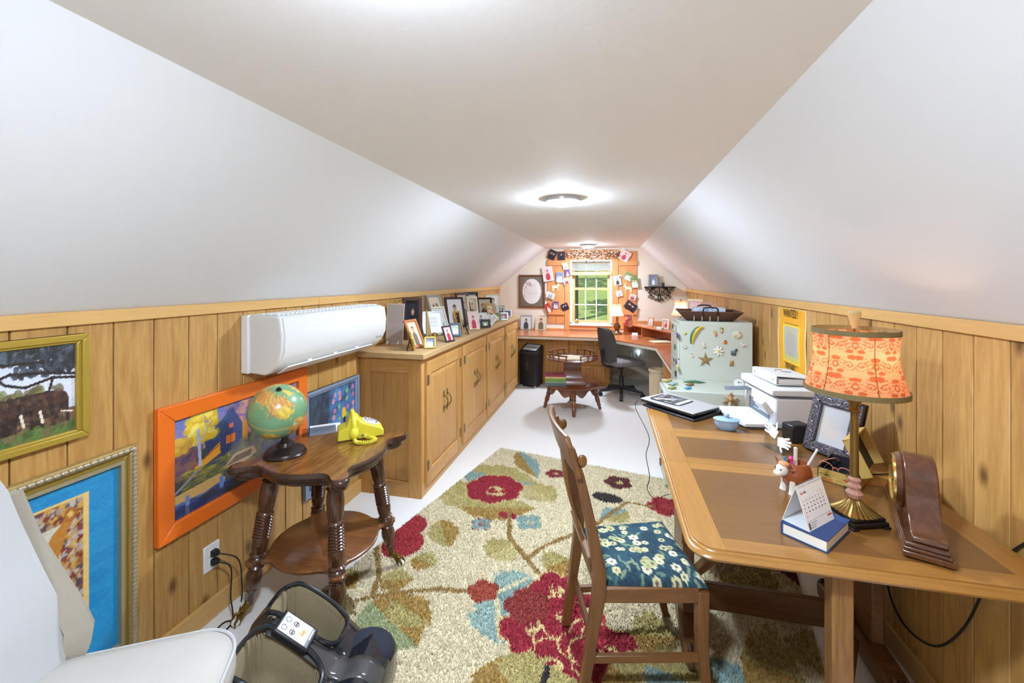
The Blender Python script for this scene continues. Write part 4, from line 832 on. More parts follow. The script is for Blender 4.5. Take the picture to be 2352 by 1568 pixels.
for x in (.085, .78):
    tr = MB().box((0, 0, 0), (.045, .26, .56)).build('trestle_board', M_oakk, tb, bevel=.006, M=T((x, .72, .40)))
    MB().box((0, 0, 0), (.06, .42, .06)).build('bearer', M_oakk, tb, bevel=.006, M=T((x, .74, HT - .034 - .03)))
    f = MB().loft([[(a * w_, y, z) for a, z in ((-1, RUGZ), (1, RUGZ), (1, h_), (-1, h_))] for y, w_, h_ in ((.42, .03, .06), (.46, .042, .085), (.56, .042, .1), (.66, .035, .12), (.78, .035, .12), (.88, .042, .1), (.98, .042, .085), (1.02, .03, .06))])
    f.build('trestle_foot', M_oakk, tb, bevel=.008, M=T((x, 0, 0)))
    for s in (-1, 1):
        for k in (-.02, 0, .02):
            MB().tube([(x + k, .72 + s * .26, .1), (x + k, .72 + s * .295, .07), (x + k, .72 + s * .303, .035)], .009, 8).build('reed', M_walnut, tb)
    MB().loft([[(x + a, y, z) for a, y in ((-.03, .58 - q), (.03, .58 - q), (.03, .6), (-.03, .6))] for z, q in ((.42, .0), (.5, .018), (.56, .01), (.6, .035), (.66, .04))]).build('corbel', M_oakv, tb, bevel=.003)
MB().box((0, 0, 0), (.65, .03, .115)).build('stretcher', M_oakk, tb, bevel=.006, M=T((.4325, .72, .125)))
MB().box((0, 0, 0), (.055, .05, HT - .034 - RUGZ)).build('gate_leg', M_oakv, tb, bevel=.004, M=T((.405, .07, (HT - .034 + RUGZ) / 2)))
for z in (.66, .12): MB().cyl((.405, .09, z), (.70, .60, z), .02, n=4).build('gate_rail', M_oakk, tb)
MB().loft([[(p[0] + a, p[1], p[2] + b) for a, b in ((-.018, -.02), (.018, -.02), (.018, .02), (-.018, .02))] for p in ((.115, .60, .30), (.16, .16, .712))]).build('leaf_brace', M_oakv, tb, bevel=.003)
# ================================================================== DINING CHAIR
M_chair = wood('brown_oak_chair', (130, 84, 42), (86, 54, 26), 'z', 1.5, .35, coat=.2)
M_chairx = wood('brown_oak_chair_rail', (130, 84, 42), (86, 54, 26), 'x', 1.5, .35, coat=.2)
ch = thing('dining_chair', 'oak dining chair with splat back and blue floral seat', 'chair', (.105, 1.795, 0), R(16)); Z0 = RUGZ - .004
def bar(m, pts, hw, hd):
    """square bar through points, half sizes hw (local y) and hd (local x)"""
    return m.loft([[(x + a * hd_, y + b * hw_, z) for a, b in ((-1, -1), (1, -1), (1, 1), (-1, 1))] for (x, y, z), hw_, hd_ in zip(pts, hw, hd)])
for s in (-1, 1):
    bar(MB(), [(-.255, s * .17, Z0), (-.225, s * .17, .22), (-.195, s * .175, .42), (-.197, s * .178, .50), (-.235, s * .18, .70), (-.27, s * .18, .85), (-.30, s * .18, .945)], [.015, .017, .019, .019, .016, .015, .014], [.017, .019, .024, .023, .018, .016, .013]).build('back_post', M_chair, ch, bevel=.004)
    bar(MB(), [(.215, s * .196, Z0), (.205, s * .196, .02 + Z0), (.19, s * .194, .1), (.18, s * .19, .25), (.182, s * .19, .42)], [.016, .014, .016, .019, .021], [.018, .015, .017, .02, .021]).build('front_leg', M_chair, ch, bevel=.004)
    MB().loft([[(x, s * y + a * .011, z + b * .026) for a, b in ((-1, -1), (1, -1), (1, 1), (-1, 1))] for x, y, z in ((-.178, .176, .405), (.165, .196, .405))]).build('seat_rail', M_chairx, ch, bevel=.003)
    MB().loft([[(x, s * y + a * .009, z + b * .014) for a, b in ((-1, -1), (1, -1), (1, 1), (-1, 1))] for x, y, z in ((-.22, .172, .17), (.178, .19, .17))]).build('side_stretcher', M_chairx, ch, bevel=.003)
    MB().ball((-.262, s * .196, .90), (.018, .009, .024), 12, 8).build('scroll_ear', M_chair, ch)
MB().bx(.172, .194, -.172, .172, .38, .43).build('seat_rail', M_chairx, ch, bevel=.003)
MB().bx(-.2, -.18, -.157, .157, .385, .43).build('seat_rail', M_chairx, ch, bevel=.003)
MB().bx(-.225, -.207, -.155, .155, .21, .24).build('back_stretcher', M_chairx, ch, bevel=.003)
cr = MB(); rings = []
for y in np.linspace(-.215, .215, 17):
    b = (1 - (y / .215) ** 2) * .035; top = .985 - .0 + .012 * math.cos(y / .215 * PI / 2) - (.03 if abs(y) > .205 else 0); bot = .875 + .015 * math.cos(y / .2 * PI) - (.02 if abs(y) > .19 else 0)
    rings.append([(-.285 - b, y, bot), (-.262 - b, y, bot), (-.298 - b, y, top), (-.318 - b, y, top)])
cr.loft(rings).build('crest_rail', M_chair, ch, bevel=.005)
MB().loft([[(-.20 - b, y, z) for y, b, z in ((-.16, 0, .47), (.16, 0, .47), (.16, .013, .53), (-.16, .013, .53))], [(-.222 - b, y, z) for y, b, z in ((-.16, 0, .47), (.16, 0, .47), (.16, .013, .53), (-.16, .013, .53))]]).build('lower_back_rail', M_chair, ch, bevel=.003)
spl = [(.05, .51), (.046, .57), (.036, .66), (.032, .74), (.04, .82), (.055, .87), (.06, .90)]
MB().loft([[(-.213 - (z - .5) * .215 - .02 * math.sin((z - .5) / .4 * PI) + a, s * y, z) for a, s in ((-.006, -1), (.006, -1), (.006, 1), (-.006, 1))] for y, z in spl]).build('splat', M_chair, ch, bevel=.003)
P = Paint(90, 90, (28, 58, 72)); pr = random.Random(11)
P.spots(160, 0, 0, 1, 1, .06, [(24, 50, 64), (36, 74, 88), (30, 64, 84), (44, 84, 84)], .6)
for _ in range(60):
    x, y, a = pr.random(), pr.random(), pr.random() * 6; P.ell(x, y, .05, .014, pr.choice([(96, 124, 110), (124, 140, 112), (60, 100, 100)]), 1, a)
for _ in range(64):
    x, y, r_ = pr.random(), pr.random(), pr.uniform(.028, .05); c1 = pr.choice([(206, 200, 160), (190, 184, 140), (216, 212, 180), (170, 170, 120)])
    for k in range(6): P.ell(x + r_ * .7 * math.cos(k * 1.05), y + r_ * .7 * math.sin(k * 1.05), r_ * .42, r_ * .42, c1)
    P.ell(x, y, r_ * .22, r_ * .22, pr.choice([(150, 80, 96), (120, 130, 80), (90, 60, 70)]))
P.noise(8)
def seatgrid(z_off):
    g = []
    for i in range(90):
        s = i / 89; x = -.185 + .385 * (1 - s); wdt = .168 + .036 * (1 - s); row = []
        for j in range(90):
            q = -1 + 2 * j / 89; ed = min(1, 9 * min(s, 1 - s, (1 - abs(q)) / 2)); row.append((x, q * wdt, .43 + .046 * (ed ** .5) * (.75 + .25 * math.cos(q * 1.4))))
        g.append(row)
    return g
so_ = MB().sheet(seatgrid(0)).build('seat_cushion', vcol('seat_fabric', .9, 0, .4, 700), ch, smooth=180)
ca = so_.data.color_attributes.new('Col', 'FLOAT_COLOR', 'POINT'); ca.data.foreach_set('color', np.concatenate([P.lin().reshape(-1, 3), np.ones((8100, 1))], 1).astype(np.float32).ravel())
# ================================================================== THINGS ON THE TABLE
TH = HT + .0005
def on(u, v, z=TH): return pz(u, v, z)
M_silver = plain('silver_lid', (196, 194, 196), .35, .4); M_gblack = plain('satin_black', (34, 35, 40), .35)
lc = Vector((.43, 2.735, TH)); t = thing('laptop_cooler', 'black laptop cooling stand under the silver laptop', 'laptop stand', lc, R(-45))
MB().loft([[(x, -.13, z), (x, .14, z2)] for x, z, z2 in ()] or [[(-.18, -.135, 0), (.18, -.135, 0), (.18, .135, 0), (-.18, .135, 0)], [(-.18, -.135, .012), (.18, -.135, .012), (.18, .135, .02), (-.18, .135, .02)]]).build('stand', M_gblack, t, bevel=.004)
lt = t = thing('laptop', 'closed laptop with silver lid on the table corner', 'laptop', lc + Vector((-.012, .01, .0225)), R(-45))
MB().box((0, 0, .008), (.375, .25, .014)).build('base', M_dark, t, bevel=.005); MB().box((0, 0, .0185), (.375, .252, .008)).build('lid', M_silver, t, bevel=.003)
for k in range(4): MB().box((.188, -.07 + k * .02, .008), (.002, .011, .005)).build('port', plain('port_grey', (120, 120, 124), .4, .6), t)
t = thing('mouse_pad', 'grey rounded pad with black and white photo on the laptop lid', 'mouse pad', lc + Vector((-.05, .045, .0455)), R(-40))
MB().prism(rrect(.105, .088, .03, 6), 0, .003).build('pad', M_gblack, t)
P = Paint(60, 50, (70, 70, 74)); P.spots(90, .05, .05, .7, .95, .09, [(40, 40, 44), (120, 120, 124), (200, 200, 204), (60, 60, 64)], .8); P.rect(.86, 0, 1, 1, (206, 206, 210)); P.line(.1, .9, .6, .3, .05, (230, 230, 232)); P.noise(8)
picture('photo_print', P, .19, .155, M_print, t, T((0, 0, .0032)), plane='xy')
cord('power_cord', 'thin dark cord hanging from the laptop to the rug', [tuple(lc + Vector((-.25, .10, .012))), tuple(lc + Vector((-.262, .085, -.03)))] + [tuple(px(u, v, .19)) for u, v in ((1486, 990), (1491, 1015), (1484, 1045), (1492, 1095), (1487, 1124))] + [tuple(pz(u, v, .03)) for u, v in ((1505, 1146), (1525, 1138), (1545, 1135), (1560, 1150))], .002)
p = on(1671, 988); t = thing('covered_dish', 'small pale blue oval dish with knobbed lid', 'dish', p + Vector((0, .02, 0)), R(-10)); M_blue = plain('pale_blue_glaze', (150, 182, 214), .3, coat=.3, var=.08, vscale=40)
Sx = Matrix.Diagonal((1.0, .68, 1, 1))
MB().lathe([(0, 0), (.04, 0), (.05, .008), (.058, .03), (.06, .048), (.056, .048), (0, .046)], 32, Sx).build('bowl', M_blue, t); MB().lathe([(.063, .049), (.065, .052), (.06, .056), (.035, .061), (0, .063)], 32, Sx).build('lid', M_blue, t); MB().lathe([(.012, .061), (.01, .067), (.015, .074), (.012, .081), (0, .083)], 16).build('lid_knob', M_blue, t)
# printer
pa = Vector((.862, 2.495, TH)); t = thing('printer', 'white all-in-one printer with tilted control panel by the wall', 'printer', pa, R(7)); M_pw = plain('printer_white', (226, 228, 230), .4); M_pg = plain('printer_grey', (104, 112, 124), .4)
# local: +y runs along the front (left) face away from camera, +x towards the wall
MB().bx(0, .275, .0, .37, 0, .16).build('body', M_pw, t, bevel=.01); MB().bx(.02, .27, .004, .366, .1595, .17).build('scanner_gap', M_pg, t)
MB().loft([[(-.02, -.006, .174), (.28, -.006, .17), (.28, .376, .17), (-.02, .376, .174)], [(-.02, -.006, .21), (.28, -.006, .208), (.28, .376, .218), (-.02, .376, .218)]]).build('scanner_lid', M_pw, t, bevel=.008)
MB().box((0, 0, 0), (.03, .1, .075)).build('control_panel', plain('panel_white', (232, 234, 234), .35), t, bevel=.006, M=T((-.045, .04, .112)) @ rot(0, R(-35), 0))
MB().box((0, 0, 0), (.002, .045, .024)).build('screen', plain('lcd_dark', (60, 74, 96), .2), t, M=T((-.057, .04, .131)) @ rot(0, R(-35), 0))
for k in range(6): MB().box((0, 0, 0), (.003, .012, .009)).build('key', plain('key_grey', (200, 204, 208), .5), t, M=T((-.0755 + .008 * (k // 3), .015 + (k % 3) * .024, .097 + .013 * (k // 3))) @ rot(0, R(-35), 0))
MB().bx(-.002, .003, .06, .30, .03, .1).build('output_slot', M_pg, t)
MB().prism([(-.19, .05), (-.16, -.02), (0, -.02), (0, .3), (-.19, .3)], .012, .03).build('paper_tray', M_pw, t, bevel=.003)
MB().prism([(-.18, .06), (-.15, -.005), (0, -.005), (0, .29), (-.18, .29)], 0, .0125).build('tray_foot', M_pg, t)
MB().loft([[(-.14, .3, .125), (-.0, .27, .14), (.0, .33, .14), (-.12, .37, .125)], [(-.12, .3, .132), (-.0, .27, .148), (.0, .33, .148), (-.12, .37, .132)]]).build('output_flap', M_pg, t, bevel=.002)
t = thing('ring_binder', 'thick white ring binder lying on the printer lid', 'binder', pa + Vector((.03, .06, .2195)), R(8))
MB().bx(0, .20, 0, .27, 0, .004).build('cover', M_pw, t); MB().bx(-.002, .20, .004, .27, .045, .049).build('cover', M_pw, t, M=rot(R(0), R(4), 0)); MB().bx(-.006, -.001, 0, .27, 0, .046).build('spine', M_pw, t, bevel=.002); MB().bx(.01, .185, .006, .262, .005, .03).build('page_block', plain('paper_white', (222, 222, 222), .8), t)
for y in (.03, .24): MB().cyl((-.0055, y, .023), (-.0075, y, .023), .004).build('rivet', plain('grey_rivet', (110, 110, 114), .4, .6), t)
MB().tube([(.05, .12, .052), (.07, .16, .053), (.1, .15, .053), (.08, .11, .052), (.12, .09, .053)], .0015, 5).build('paper_clip_wire', M_cord, t)
# small round clock on acrylic stand, standing on the low file cabinet
p = pz(1697, 893, .7415); t = thing('desk_clock', 'small round clear clock beside the printer', 'clock', p, R(-20))
MB().bx(-.035, .035, -.012, .012, 0, .006).build('stand', glass('acrylic', (236, 240, 240)), t); MB().lathe([(0, -.006), (.038, -.006), (.038, .006), (0, .006)], 28).build('case', plain('pale_silver', (196, 200, 202), .3, .5), t, M=T((0, 0, .044)) @ rot(PI / 2)); MB().lathe([(0, 0), (.033, 0), (.033, .001), (0, .001)], 28).build('dial', plain('dial_white', (230, 230, 226), .4), t, M=T((0, -.0062, .044)) @ rot(PI / 2))
MB().box((.008, -.0078, .05), (.026, .001, .003), ).build('hand', M_dark, t); MB().box((0, -.0078, .052), (.003, .001, .02)).build('hand', M_dark, t)
# black cube speaker
p = on(1822, 1020); t = thing('cube_speaker', 'black cube speaker in front of the printer', 'speaker', p, R(25)); MB().bx(0, .1, 0, .07, 0, .088).build('cabinet', M_gblack, t, bevel=.008, M=rot(0, 0, 0)); MB().bx(.008, .092, -.003, .002, .008, .08).build('grille', plain('speaker_cloth', (40, 40, 44), .95), t)
# acrylic stand with two paper hands
a, b = on(1755, 1016), on(1811, 1045); d = b - a; t = thing('acrylic_stand', 'clear acrylic stand with two white paper hand cutouts', 'display stand', a, math.atan2(d.y, d.x)); L = d.length
MB().box((0, 0, 0), (L, .003, .112)).build('sheet', glass('acrylic', (236, 240, 240)), t, M=T((L / 2, .012, .058)) @ rot(R(-12)), smooth=0)
MB().bx(0, L, -.03, .0, 0, .003).build('foot_ledge', glass('acrylic', (236, 240, 240)), t, smooth=0)
def hand(cx, cz, a, s):
    m = MB(); m.prism([(x * s, y * s) for x, y in ((-.02, -.028), (.02, -.028), (.024, 0), (.02, .018), (-.02, .018), (-.024, 0))], 0, .001)
    for x, y, an, l in ((-.018, .016, 12, .026), (-.006, .02, 3, .031), (.006, .02, -5, .029), (.017, .016, -14, .023), (.024, -.012, -62, .026)): m.prism([(q * s, w_ * s) for q, w_ in ((-.0052, 0), (.0052, 0), (.005, l), (0, l + .004), (-.005, l))], 0, .001, T((x * s, y * s, 0)) @ rot(0, 0, R(an)))
    m.build('paper_hand', plain('hand_paper', (240, 240, 236), .8), t, M=T((cx, .008 + cz * -.0 - .003, cz)) @ rot(R(-12)) @ rot(PI / 2) @ rot(0, 0, a), smooth=0)
hand(L * .34, .072, R(70), 1.0); hand(L * .72, .04, R(-80), .95)
# ornate dark frame with a blurred portrait
M_orn = plain('pewter_carved', (84, 80, 88), .4, .5, bump=1.0, bscale=90, var=.6, vscale=60)
p = on(1850, 1030); t = thing('photo_frame', 'ornate pewter photo frame standing behind the table lamp', 'photo frame', M=T(p + Vector((.055, -.083, .004))) @ rot(0, 0, R(-57)) @ rot(R(-19)))
fbox(MB(), .215, .262, .046, -.018, 0).build('frame', M_orn, t, bevel=.006); fbox(MB(), .215, .262, .008, .0, .012).build('back_edge', M_dark, t)
m = MB(); pr = random.Random(3)
for k in range(46):
    s = k / 46 * 4; sd3 = int(s); f = s - sd3; x, z = [(-.085 + .17 * f, .022), (.085, .022 + .218 * f), (.085 - .17 * f, .24), (-.085, .24 - .218 * f)][sd3]
    m.tube([(x + .011 * (1 - i / 14) * math.cos(i * .7 + k), -.019, z + .011 * (1 - i / 14) * math.sin(i * .7 + k)) for i in range(13)], .0022, 4)
m.build('scrollwork', plain('pewter_light', (130, 124, 128), .35, .6), t)['kind'] = 'stuff'
P = Paint(20, 26, (186, 186, 186)); P.ell(.4, .55, .35, .3, (196, 182, 172), .7); P.ell(.7, .3, .4, .3, (176, 178, 182), .6)
picture('portrait', P, .13, .176, M_print, t, T((0, -.004, .043))); MB().box((0, 0, -.085), (.06, .003, .17)).build('easel_back', M_dark, t, M=T((0, .014, .17)) @ rot(R(24)))
# open floral box with glasses
bxo = on(1877, 1100); t = thing('keepsake_box', 'open floral yellow box with dark lining holding eyeglasses', 'box', bxo, R(-37)); M_flor = None
M_in = plain('box_lining', (26, 30, 36), .6)
def floral(w_, h_): 
    q = Paint(40, 24, (196, 168, 90)); q.spots(40, 0, 0, 1, 1, .08, [(206, 180, 104), (180, 150, 70)], .6); q.spots(14, 0, 0, 1, 1, .07, [(170, 60, 40), (200, 110, 50), (90, 110, 60), (60, 50, 40)], .8); q.noise(8); return q
BW, BD, BH = .135, .20, .05; Mfl = vcol('floral_print', .4, .3)
m = MB()
m.bx(0, BW, 0, BD, .001, .004)
m.build('tray_floor', M_in, t)
for (nm, M_, w_) in (('tray_wall', T((BW / 2, 0, 0)), BW), ('tray_wall', T((0, BD / 2, 0)) @ rot(0, 0, -PI / 2), BD), ('tray_wall', T((BW, BD / 2, 0)) @ rot(0, 0, PI / 2), BD), ('tray_wall', T((BW / 2, BD, 0)) @ rot(0, 0, PI), BW)):
    pw_ = MB().bx(-w_ / 2, w_ / 2, .0005, .004, 0, BH).build(nm, M_in, t, M=M_); picture('floral_paper', floral(1, 1), w_, BH, Mfl, pw_)
Ml = T((BW + .004, BD / 2, BH + .004)) @ rot(0, 0, PI / 2) @ rot(R(-25))
ld = MB().bx(-BD / 2, BD / 2, -.002, .002, 0, BW).build('lid', M_in, t, M=Ml); picture('floral_paper', floral(1, 1), BD, BW, Mfl, ld, T((0, .0025, 0)) @ rot(0, 0, PI))
for a_, b_ in (((-BD / 2, 0), (-BD / 2, BW)), ((BD / 2, 0), (BD / 2, BW)), ((-BD / 2, BW), (BD / 2, BW))): MB().bx(min(a_[0], b_[0]) - .002, max(a_[0], b_[0]) + .002, -.035, .002, min(a_[1], b_[1]) - .002, max(a_[1], b_[1]) + .002).build('lid_wall', plain('floral_edge', (196, 166, 92), .5), ld)
def specs(o, c, label, rz):
    g = thing('eyeglasses', label, 'glasses', o, rz); mt = plain('spec_' + label[:6], c, .3)
    for s in (-1, 1):
        MB().tube([(s * .033 + .024 * math.cos(a), 0, .02 + .018 * math.sin(a)) for a in np.linspace(0, 2 * PI, 18, endpoint=False)], .0018, 6, closed=True).build('rim', mt, g)
        MB().lathe([(0, 0), (.023, 0), (.023, .001), (0, .001)], 16, Matrix.Diagonal((1, .76, 1, 1))).build('lens', glass('spec_lens', (240, 244, 246)), g, M=T((s * .033, 0, .02)) @ rot(PI / 2))
        MB().tube(smooth_path([(s * .058, 0, .026), (s * .062, .05, .026), (s * .06, .11, .022), (s * .058, .135, .008)], 4), .0026, 6).build('temple', mt, g)
    MB().tube([(-.01, 0, .024), (0, -.002, .028), (.01, 0, .024)], .0018, 6).build('bridge', mt, g)
Rb = Matrix.Rotation(R(-37), 4, 'Z')
specs(bxo + Rb @ Vector((.07, .03, .006)), (40, 36, 38), 'black wire eyeglasses lying in the floral box', R(-37)); specs(bxo + Rb @ Vector((.055, .02, .03)), (196, 120, 96), 'multicoloured eyeglasses resting on the floral box edge', R(-52))
# pen holder shaped like a shaggy cow, with pens
p = on(1826, 1128); t = thing('cow_pen_holder', 'brown and white ceramic cow pen holder full of pens', 'pen holder', p, R(200)); M_cow = plain('cow_brown', (150, 78, 40), .35, bump=1.0, bscale=70, var=.35, vscale=50, coat=.3); M_cw = plain('cow_white', (232, 222, 210), .35, coat=.3, var=.08, vscale=30)
MB().loft([[(-.008 + rx * math.cos(a), ry * math.sin(a), z) for a in np.linspace(0, 2 * PI, 24, endpoint=False)] for rx, ry, z in ((.026, .02, .022), (.046, .038, .03), (.054, .046, .055), (.05, .043, .082), (.04, .034, .108), (.034, .028, .108), (.032, .026, .07), (.01, .01, .06))]).build('body', M_cow, t, smooth=70)
hd = MB().ball((.052, 0, .085), (.022, .02, .024), 16, 10).ball((.07, 0, .073), (.015, .016, .012), 14, 8).build('head', M_cw, t)
MB().ball((.046, 0, .106), (.018, .019, .009), 14, 8).build('forelock', plain('cow_tan', (206, 150, 100), .4, bump=.8, bscale=90), hd)
for s in (-1, 1):
    MB().tube([(.045, s * .016, .102), (.046, s * .032, .106), (.05, s * .038, .118)], [.005, .004, .001], 8).build('horn', plain('horn_brown', (130, 70, 40), .4), hd); MB().ball((.04, s * .028, .094), (.006, .012, .006), 10, 6).build('ear', M_cow, hd); MB().ball((.069, s * .0135, .09), .0028, 8, 6).build('eye', M_dark, hd)
    for x in (.026, -.036): MB().lathe_to([(.012, 0), (.01, .5), (.011, .8), (.013, 1)], (x, s * .02, .05), (x + .004, s * .022, 0), 12).build('leg', M_cw if x > 0 else M_cow, t)
for k, (x, y, dx, dy, l, c, lab) in enumerate(((-.02, .008, -.25, .35, .12, (226, 226, 224), 'white slim pen leaning out of the cow holder'), (-.004, -.004, .02, .05, .10, (222, 216, 200), 'thick ivory marker upright in the cow holder'), (.008, .008, .3, .1, .075, (226, 60, 150), 'pink pen with round top in the cow holder'), (-.02, -.01, -.15, -.3, .08, (230, 80, 160), 'pink pen leaning away from the thick marker'), (.012, -.006, .3, -.15, .066, (60, 140, 180), 'blue capped pen at the cow head side'))):
    q = Vector((x, y, .06)); e = q + Vector((dx, dy, 1)).normalized() * l; r_ = .0065 if k == 1 else .004; pt = thing('pen', lab, 'pen', (0, 0, 0), group='pens in the cow holder'); pt.matrix_world = T(p) @ rot(0, 0, R(200))
    MB().cyl(q, e, r_, n=10).build('barrel', plain('pen_%d' % k, c, .35), pt); MB().ball(e, (r_ * (1.9 if k in (2, 3) else 1.05),) * 3, 10, 6).build('tip_cap', plain('pen_%d' % k, c, .35), pt)
# table lamp
lp = Vector((.79, 1.61, TH)); t = thing('table_lamp', 'tall brass table lamp with glowing orange damask shade', 'lamp', lp, R(18)); M_lb = plain('antique_brass', (134, 106, 54), .3, .75)
m = MB().bx(-.062, .062, -.062, .062, .008, .02); m.bx(-.056, .056, -.056, .056, .02, .032); m.build('plinth', plain('black_bronze', (44, 38, 34), .35, .5), t, bevel=.003)
for sx in (-1, 1):
    for sy in (-1, 1): MB().box((sx * .055, sy * .055, .004), (.02, .02, .008)).build('plinth_foot', MATS['black_bronze'], t, bevel=.002)
fl = []
for z, r_, sq_k in ((.032, .056, .55), (.036, .05, .6), (.045, .038, .7), (.056, .026, .85), (.066, .018, 1), (.07, .016, 1)):
    ring_ = []
    for k in range(48):
        a = 2 * PI * k / 48; q_ = max(abs(math.cos(a)), abs(math.sin(a))); rr_ = r_ / (q_ ** (1 - sq_k) if sq_k < 1 else 1) * (1 + .1 * (k % 2)); ring_.append((rr_ * math.cos(a), rr_ * math.sin(a), z))
    fl.append(ring_)
MB().loft(fl).build('fluted_base', M_lb, t, smooth=20)
MB().lathe([(.012, .07), (.02, .076), (.025, .09), (.015, .101), (.02, .112), (.014, .122), (.019, .134), (.012, .143)], 10).build('glass_stem', plain('rose_crystal', (226, 176, 156), .08, 0, trans=.55, spec=.8), t, smooth=0)
MB().lathe([(.0125, .143), (.0115, .3), (.0105, .355), (.016, .358), (.016, .364), (.011, .368), (.015, .38), (.022, .394), (.024, .4), (.014, .402), (.013, .47)], 20).build('column', M_lb, t, smooth=40)
MB().tube([(0, 0, .47), (0, 0, .64)], .003, 6).build('harp_rod', M_lb, t)
M_sh = bpy.data.materials.new('damask_shade'); M_sh.use_nodes = True; MATS['damask_shade'] = M_sh; ntm = M_sh.node_tree; ntm.nodes.clear(); N, Lk = ntm.nodes.new, ntm.links.new
oo = N('ShaderNodeOutputMaterial'); df = N('ShaderNodeBsdfDiffuse'); tr_ = N('ShaderNodeBsdfTranslucent'); mxs = N('ShaderNodeMixShader'); mxs.inputs[0].default_value = .55; at_ = N('ShaderNodeAttribute'); at_.attribute_name = 'Col'
Lk(at_.outputs['Color'], df.inputs[0]); Lk(at_.outputs['Color'], tr_.inputs[0]); Lk(df.outputs[0], mxs.inputs[1]); Lk(tr_.outputs[0], mxs.inputs[2]); Lk(mxs.outputs[0], oo.inputs[0])
def shade(t, r0, r1, z0, z1, P, mat, bell=.012, n=128, mrow=60):
    m = MB(); P_ = P.lin(); cols = []
    for i in range(mrow):
        f = i / (mrow - 1); z = z0 + (z1 - z0) * f; r_ = r0 + (r1 - r0) * f - bell * math.sin(f * PI)
        for k in range(n): a = 2 * PI * k / n; m.v.append((r_ * math.cos(a), r_ * math.sin(a), z)); cols.append(P_[int((1 - f) * (P.h - 1)), int(k / n * P.w) % P.w])
    m.f = [(i * n + k, i * n + (k + 1) % n, (i + 1) * n + (k + 1) % n, (i + 1) * n + k) for i in range(mrow - 1) for k in range(n)]
    o = m.build('shade', mat, t, smooth=180); ca = o.data.color_attributes.new('Col', 'FLOAT_COLOR', 'POINT'); ca.data.foreach_set('color', np.array([[c[0], c[1], c[2], 1] for c in cols], np.float32).ravel()); return o
P = Paint(640, 120, (240, 182, 138)); DK = (206, 114, 74)
for k in range(7):
    for j in range(3):
        x, y = (k + .5 * (j % 2)) / 7 + .06, .18 + j * .32
        for sg in (-1, 1):
            for q in range(5): P.line(x + sg * .012 * q, y - .02 - .03 * q, x + sg * (.03 + .012 * q), y + .06 - .05 * q, .0042, DK, asp=.35)
            for q in range(26): a = q * .42; P.ell(x + sg * (.05 + .026 * (1 - q / 26) * math.cos(a)), y + .09 * (1 - q / 26) * math.sin(a), .0024, .011, DK)
            P.ell(x + sg * .02, y + .1, .014, .03, DK); P.ell(x + sg * .06, y - .13, .016, .04, DK)
        P.ell(x, y, .013, .06, DK); P.ell(x, y - .1, .02, .035, DK); P.ell(x, y, .006, .03, (240, 182, 138))
    if k < 6: P.rect(k / 6 + .03, 0, k / 6 + .034, 1, (110, 74, 34))
shade(t, .137, .114, .43, .622, P, M_sh, .012, 256, 100)
for r_, z in ((.137, .43), (.1145, .622)): MB().lathe([(r_ - .001, z - .008), (r_ + .003, z - .008), (r_ + .003, z + .008), (r_ - .001, z + .008), (r_ - .001, z - .008)], 48, cap=False).build('trim_band', plain('olive_braid', (120, 104, 64), .6, bump=.6, bscale=200), t)
for k in range(3): a = k * 2.09; MB().tube([(0, 0, .615), (.114 * math.cos(a), .114 * math.sin(a), .615)], .002, 5).build('spider_arm', M_lb, t)
MB().lathe([(.006, .63), (.009, .64), (.011, .65), (.018, .672), (.019, .682), (.015, .687), (0, .688)], 12).build('finial', plain('ivory_finial', (206, 176, 120), .4), t, smooth=20)
MB().ball((0, 0, .53), (.022, .022, .03), 12, 8).build('bulb', emit('warm_bulb', (255, 212, 172), 40), t)
attach(cord('lamp_cord', 'dark lamp cord running from the brass lamp to the wall', [tuple(lp + Vector((.06, .03, .004))), tuple(lp + Vector((.085, .07, .004))), tuple(lp + Vector((.07, .2, .004))), tuple(lp + Vector((.16, .34, .004))), tuple(lp + Vector((.32, .4, .004)))], .003), t, 'power_cord')
# book with desk calendar on top
q0, q1, q2 = on(1901, 1272), on(1795, 1225), on(1931, 1213); ax_ = (q1 - q0).normalized(); bwd = (q1 - q0).length; bl_ = .187; ang = math.atan2(-ax_.y, -ax_.x)
t = thing('thick_book', 'thick blue hardcover book under the desk calendar', 'book', q1, ang); M_bc = plain('navy_cloth', (40, 70, 124), .5)
MB().bx(.0, bwd, 0, bl_, 0, .003).build('cover', M_bc, t); MB().bx(.0, bwd, 0, bl_, .034, .037).build('cover', M_bc, t); MB().bx(-.003, .003, 0, bl_, 0, .037).build('spine', M_bc, t, bevel=.001); MB().bx(.003, bwd - .004, .004, bl_ - .004, .003, .034).build('page_block', plain('page_cream', (232, 228, 216), .8), t)
bz_ = TH + .0375; A, B, C_ = pz(1859, 1222, bz_), pz(1916, 1191, bz_), pz(1799, 1191, bz_); e1 = B - A; w_ = e1.length; ang = math.atan2(e1.y, e1.x); nrm = Vector((-e1.y, e1.x, 0)).normalized(); dp = abs((C_ - A).dot(nrm)); dp = min(max(dp, .06), .085)
t = thing('desk_calendar', 'white tent desk calendar on the blue book', 'calendar', A, ang); ht = .118; th_ = math.atan2(dp / 2, ht); sl_ = math.hypot(dp / 2, ht); M_card = plain('white_card', (238, 238, 238), .7)
fp = MB().bx(0, w_, -.0006, .0006, 0, sl_).build('front_card', M_card, t, M=rot(-th_)); MB().bx(0, w_, -.0006, .0006, 0, sl_).build('back_card', M_card, t, M=T((0, dp, 0)) @ rot(th_)); MB().bx(0, w_, 0, dp, 0, .001).build('base_card', M_card, t)
M_ink = plain('ink_black', (60, 60, 64), .7); M_red = plain('ink_red', (206, 70, 60), .7); Mf = lambda x, z: T((x, -.0009, z)) @ rot(PI / 2)
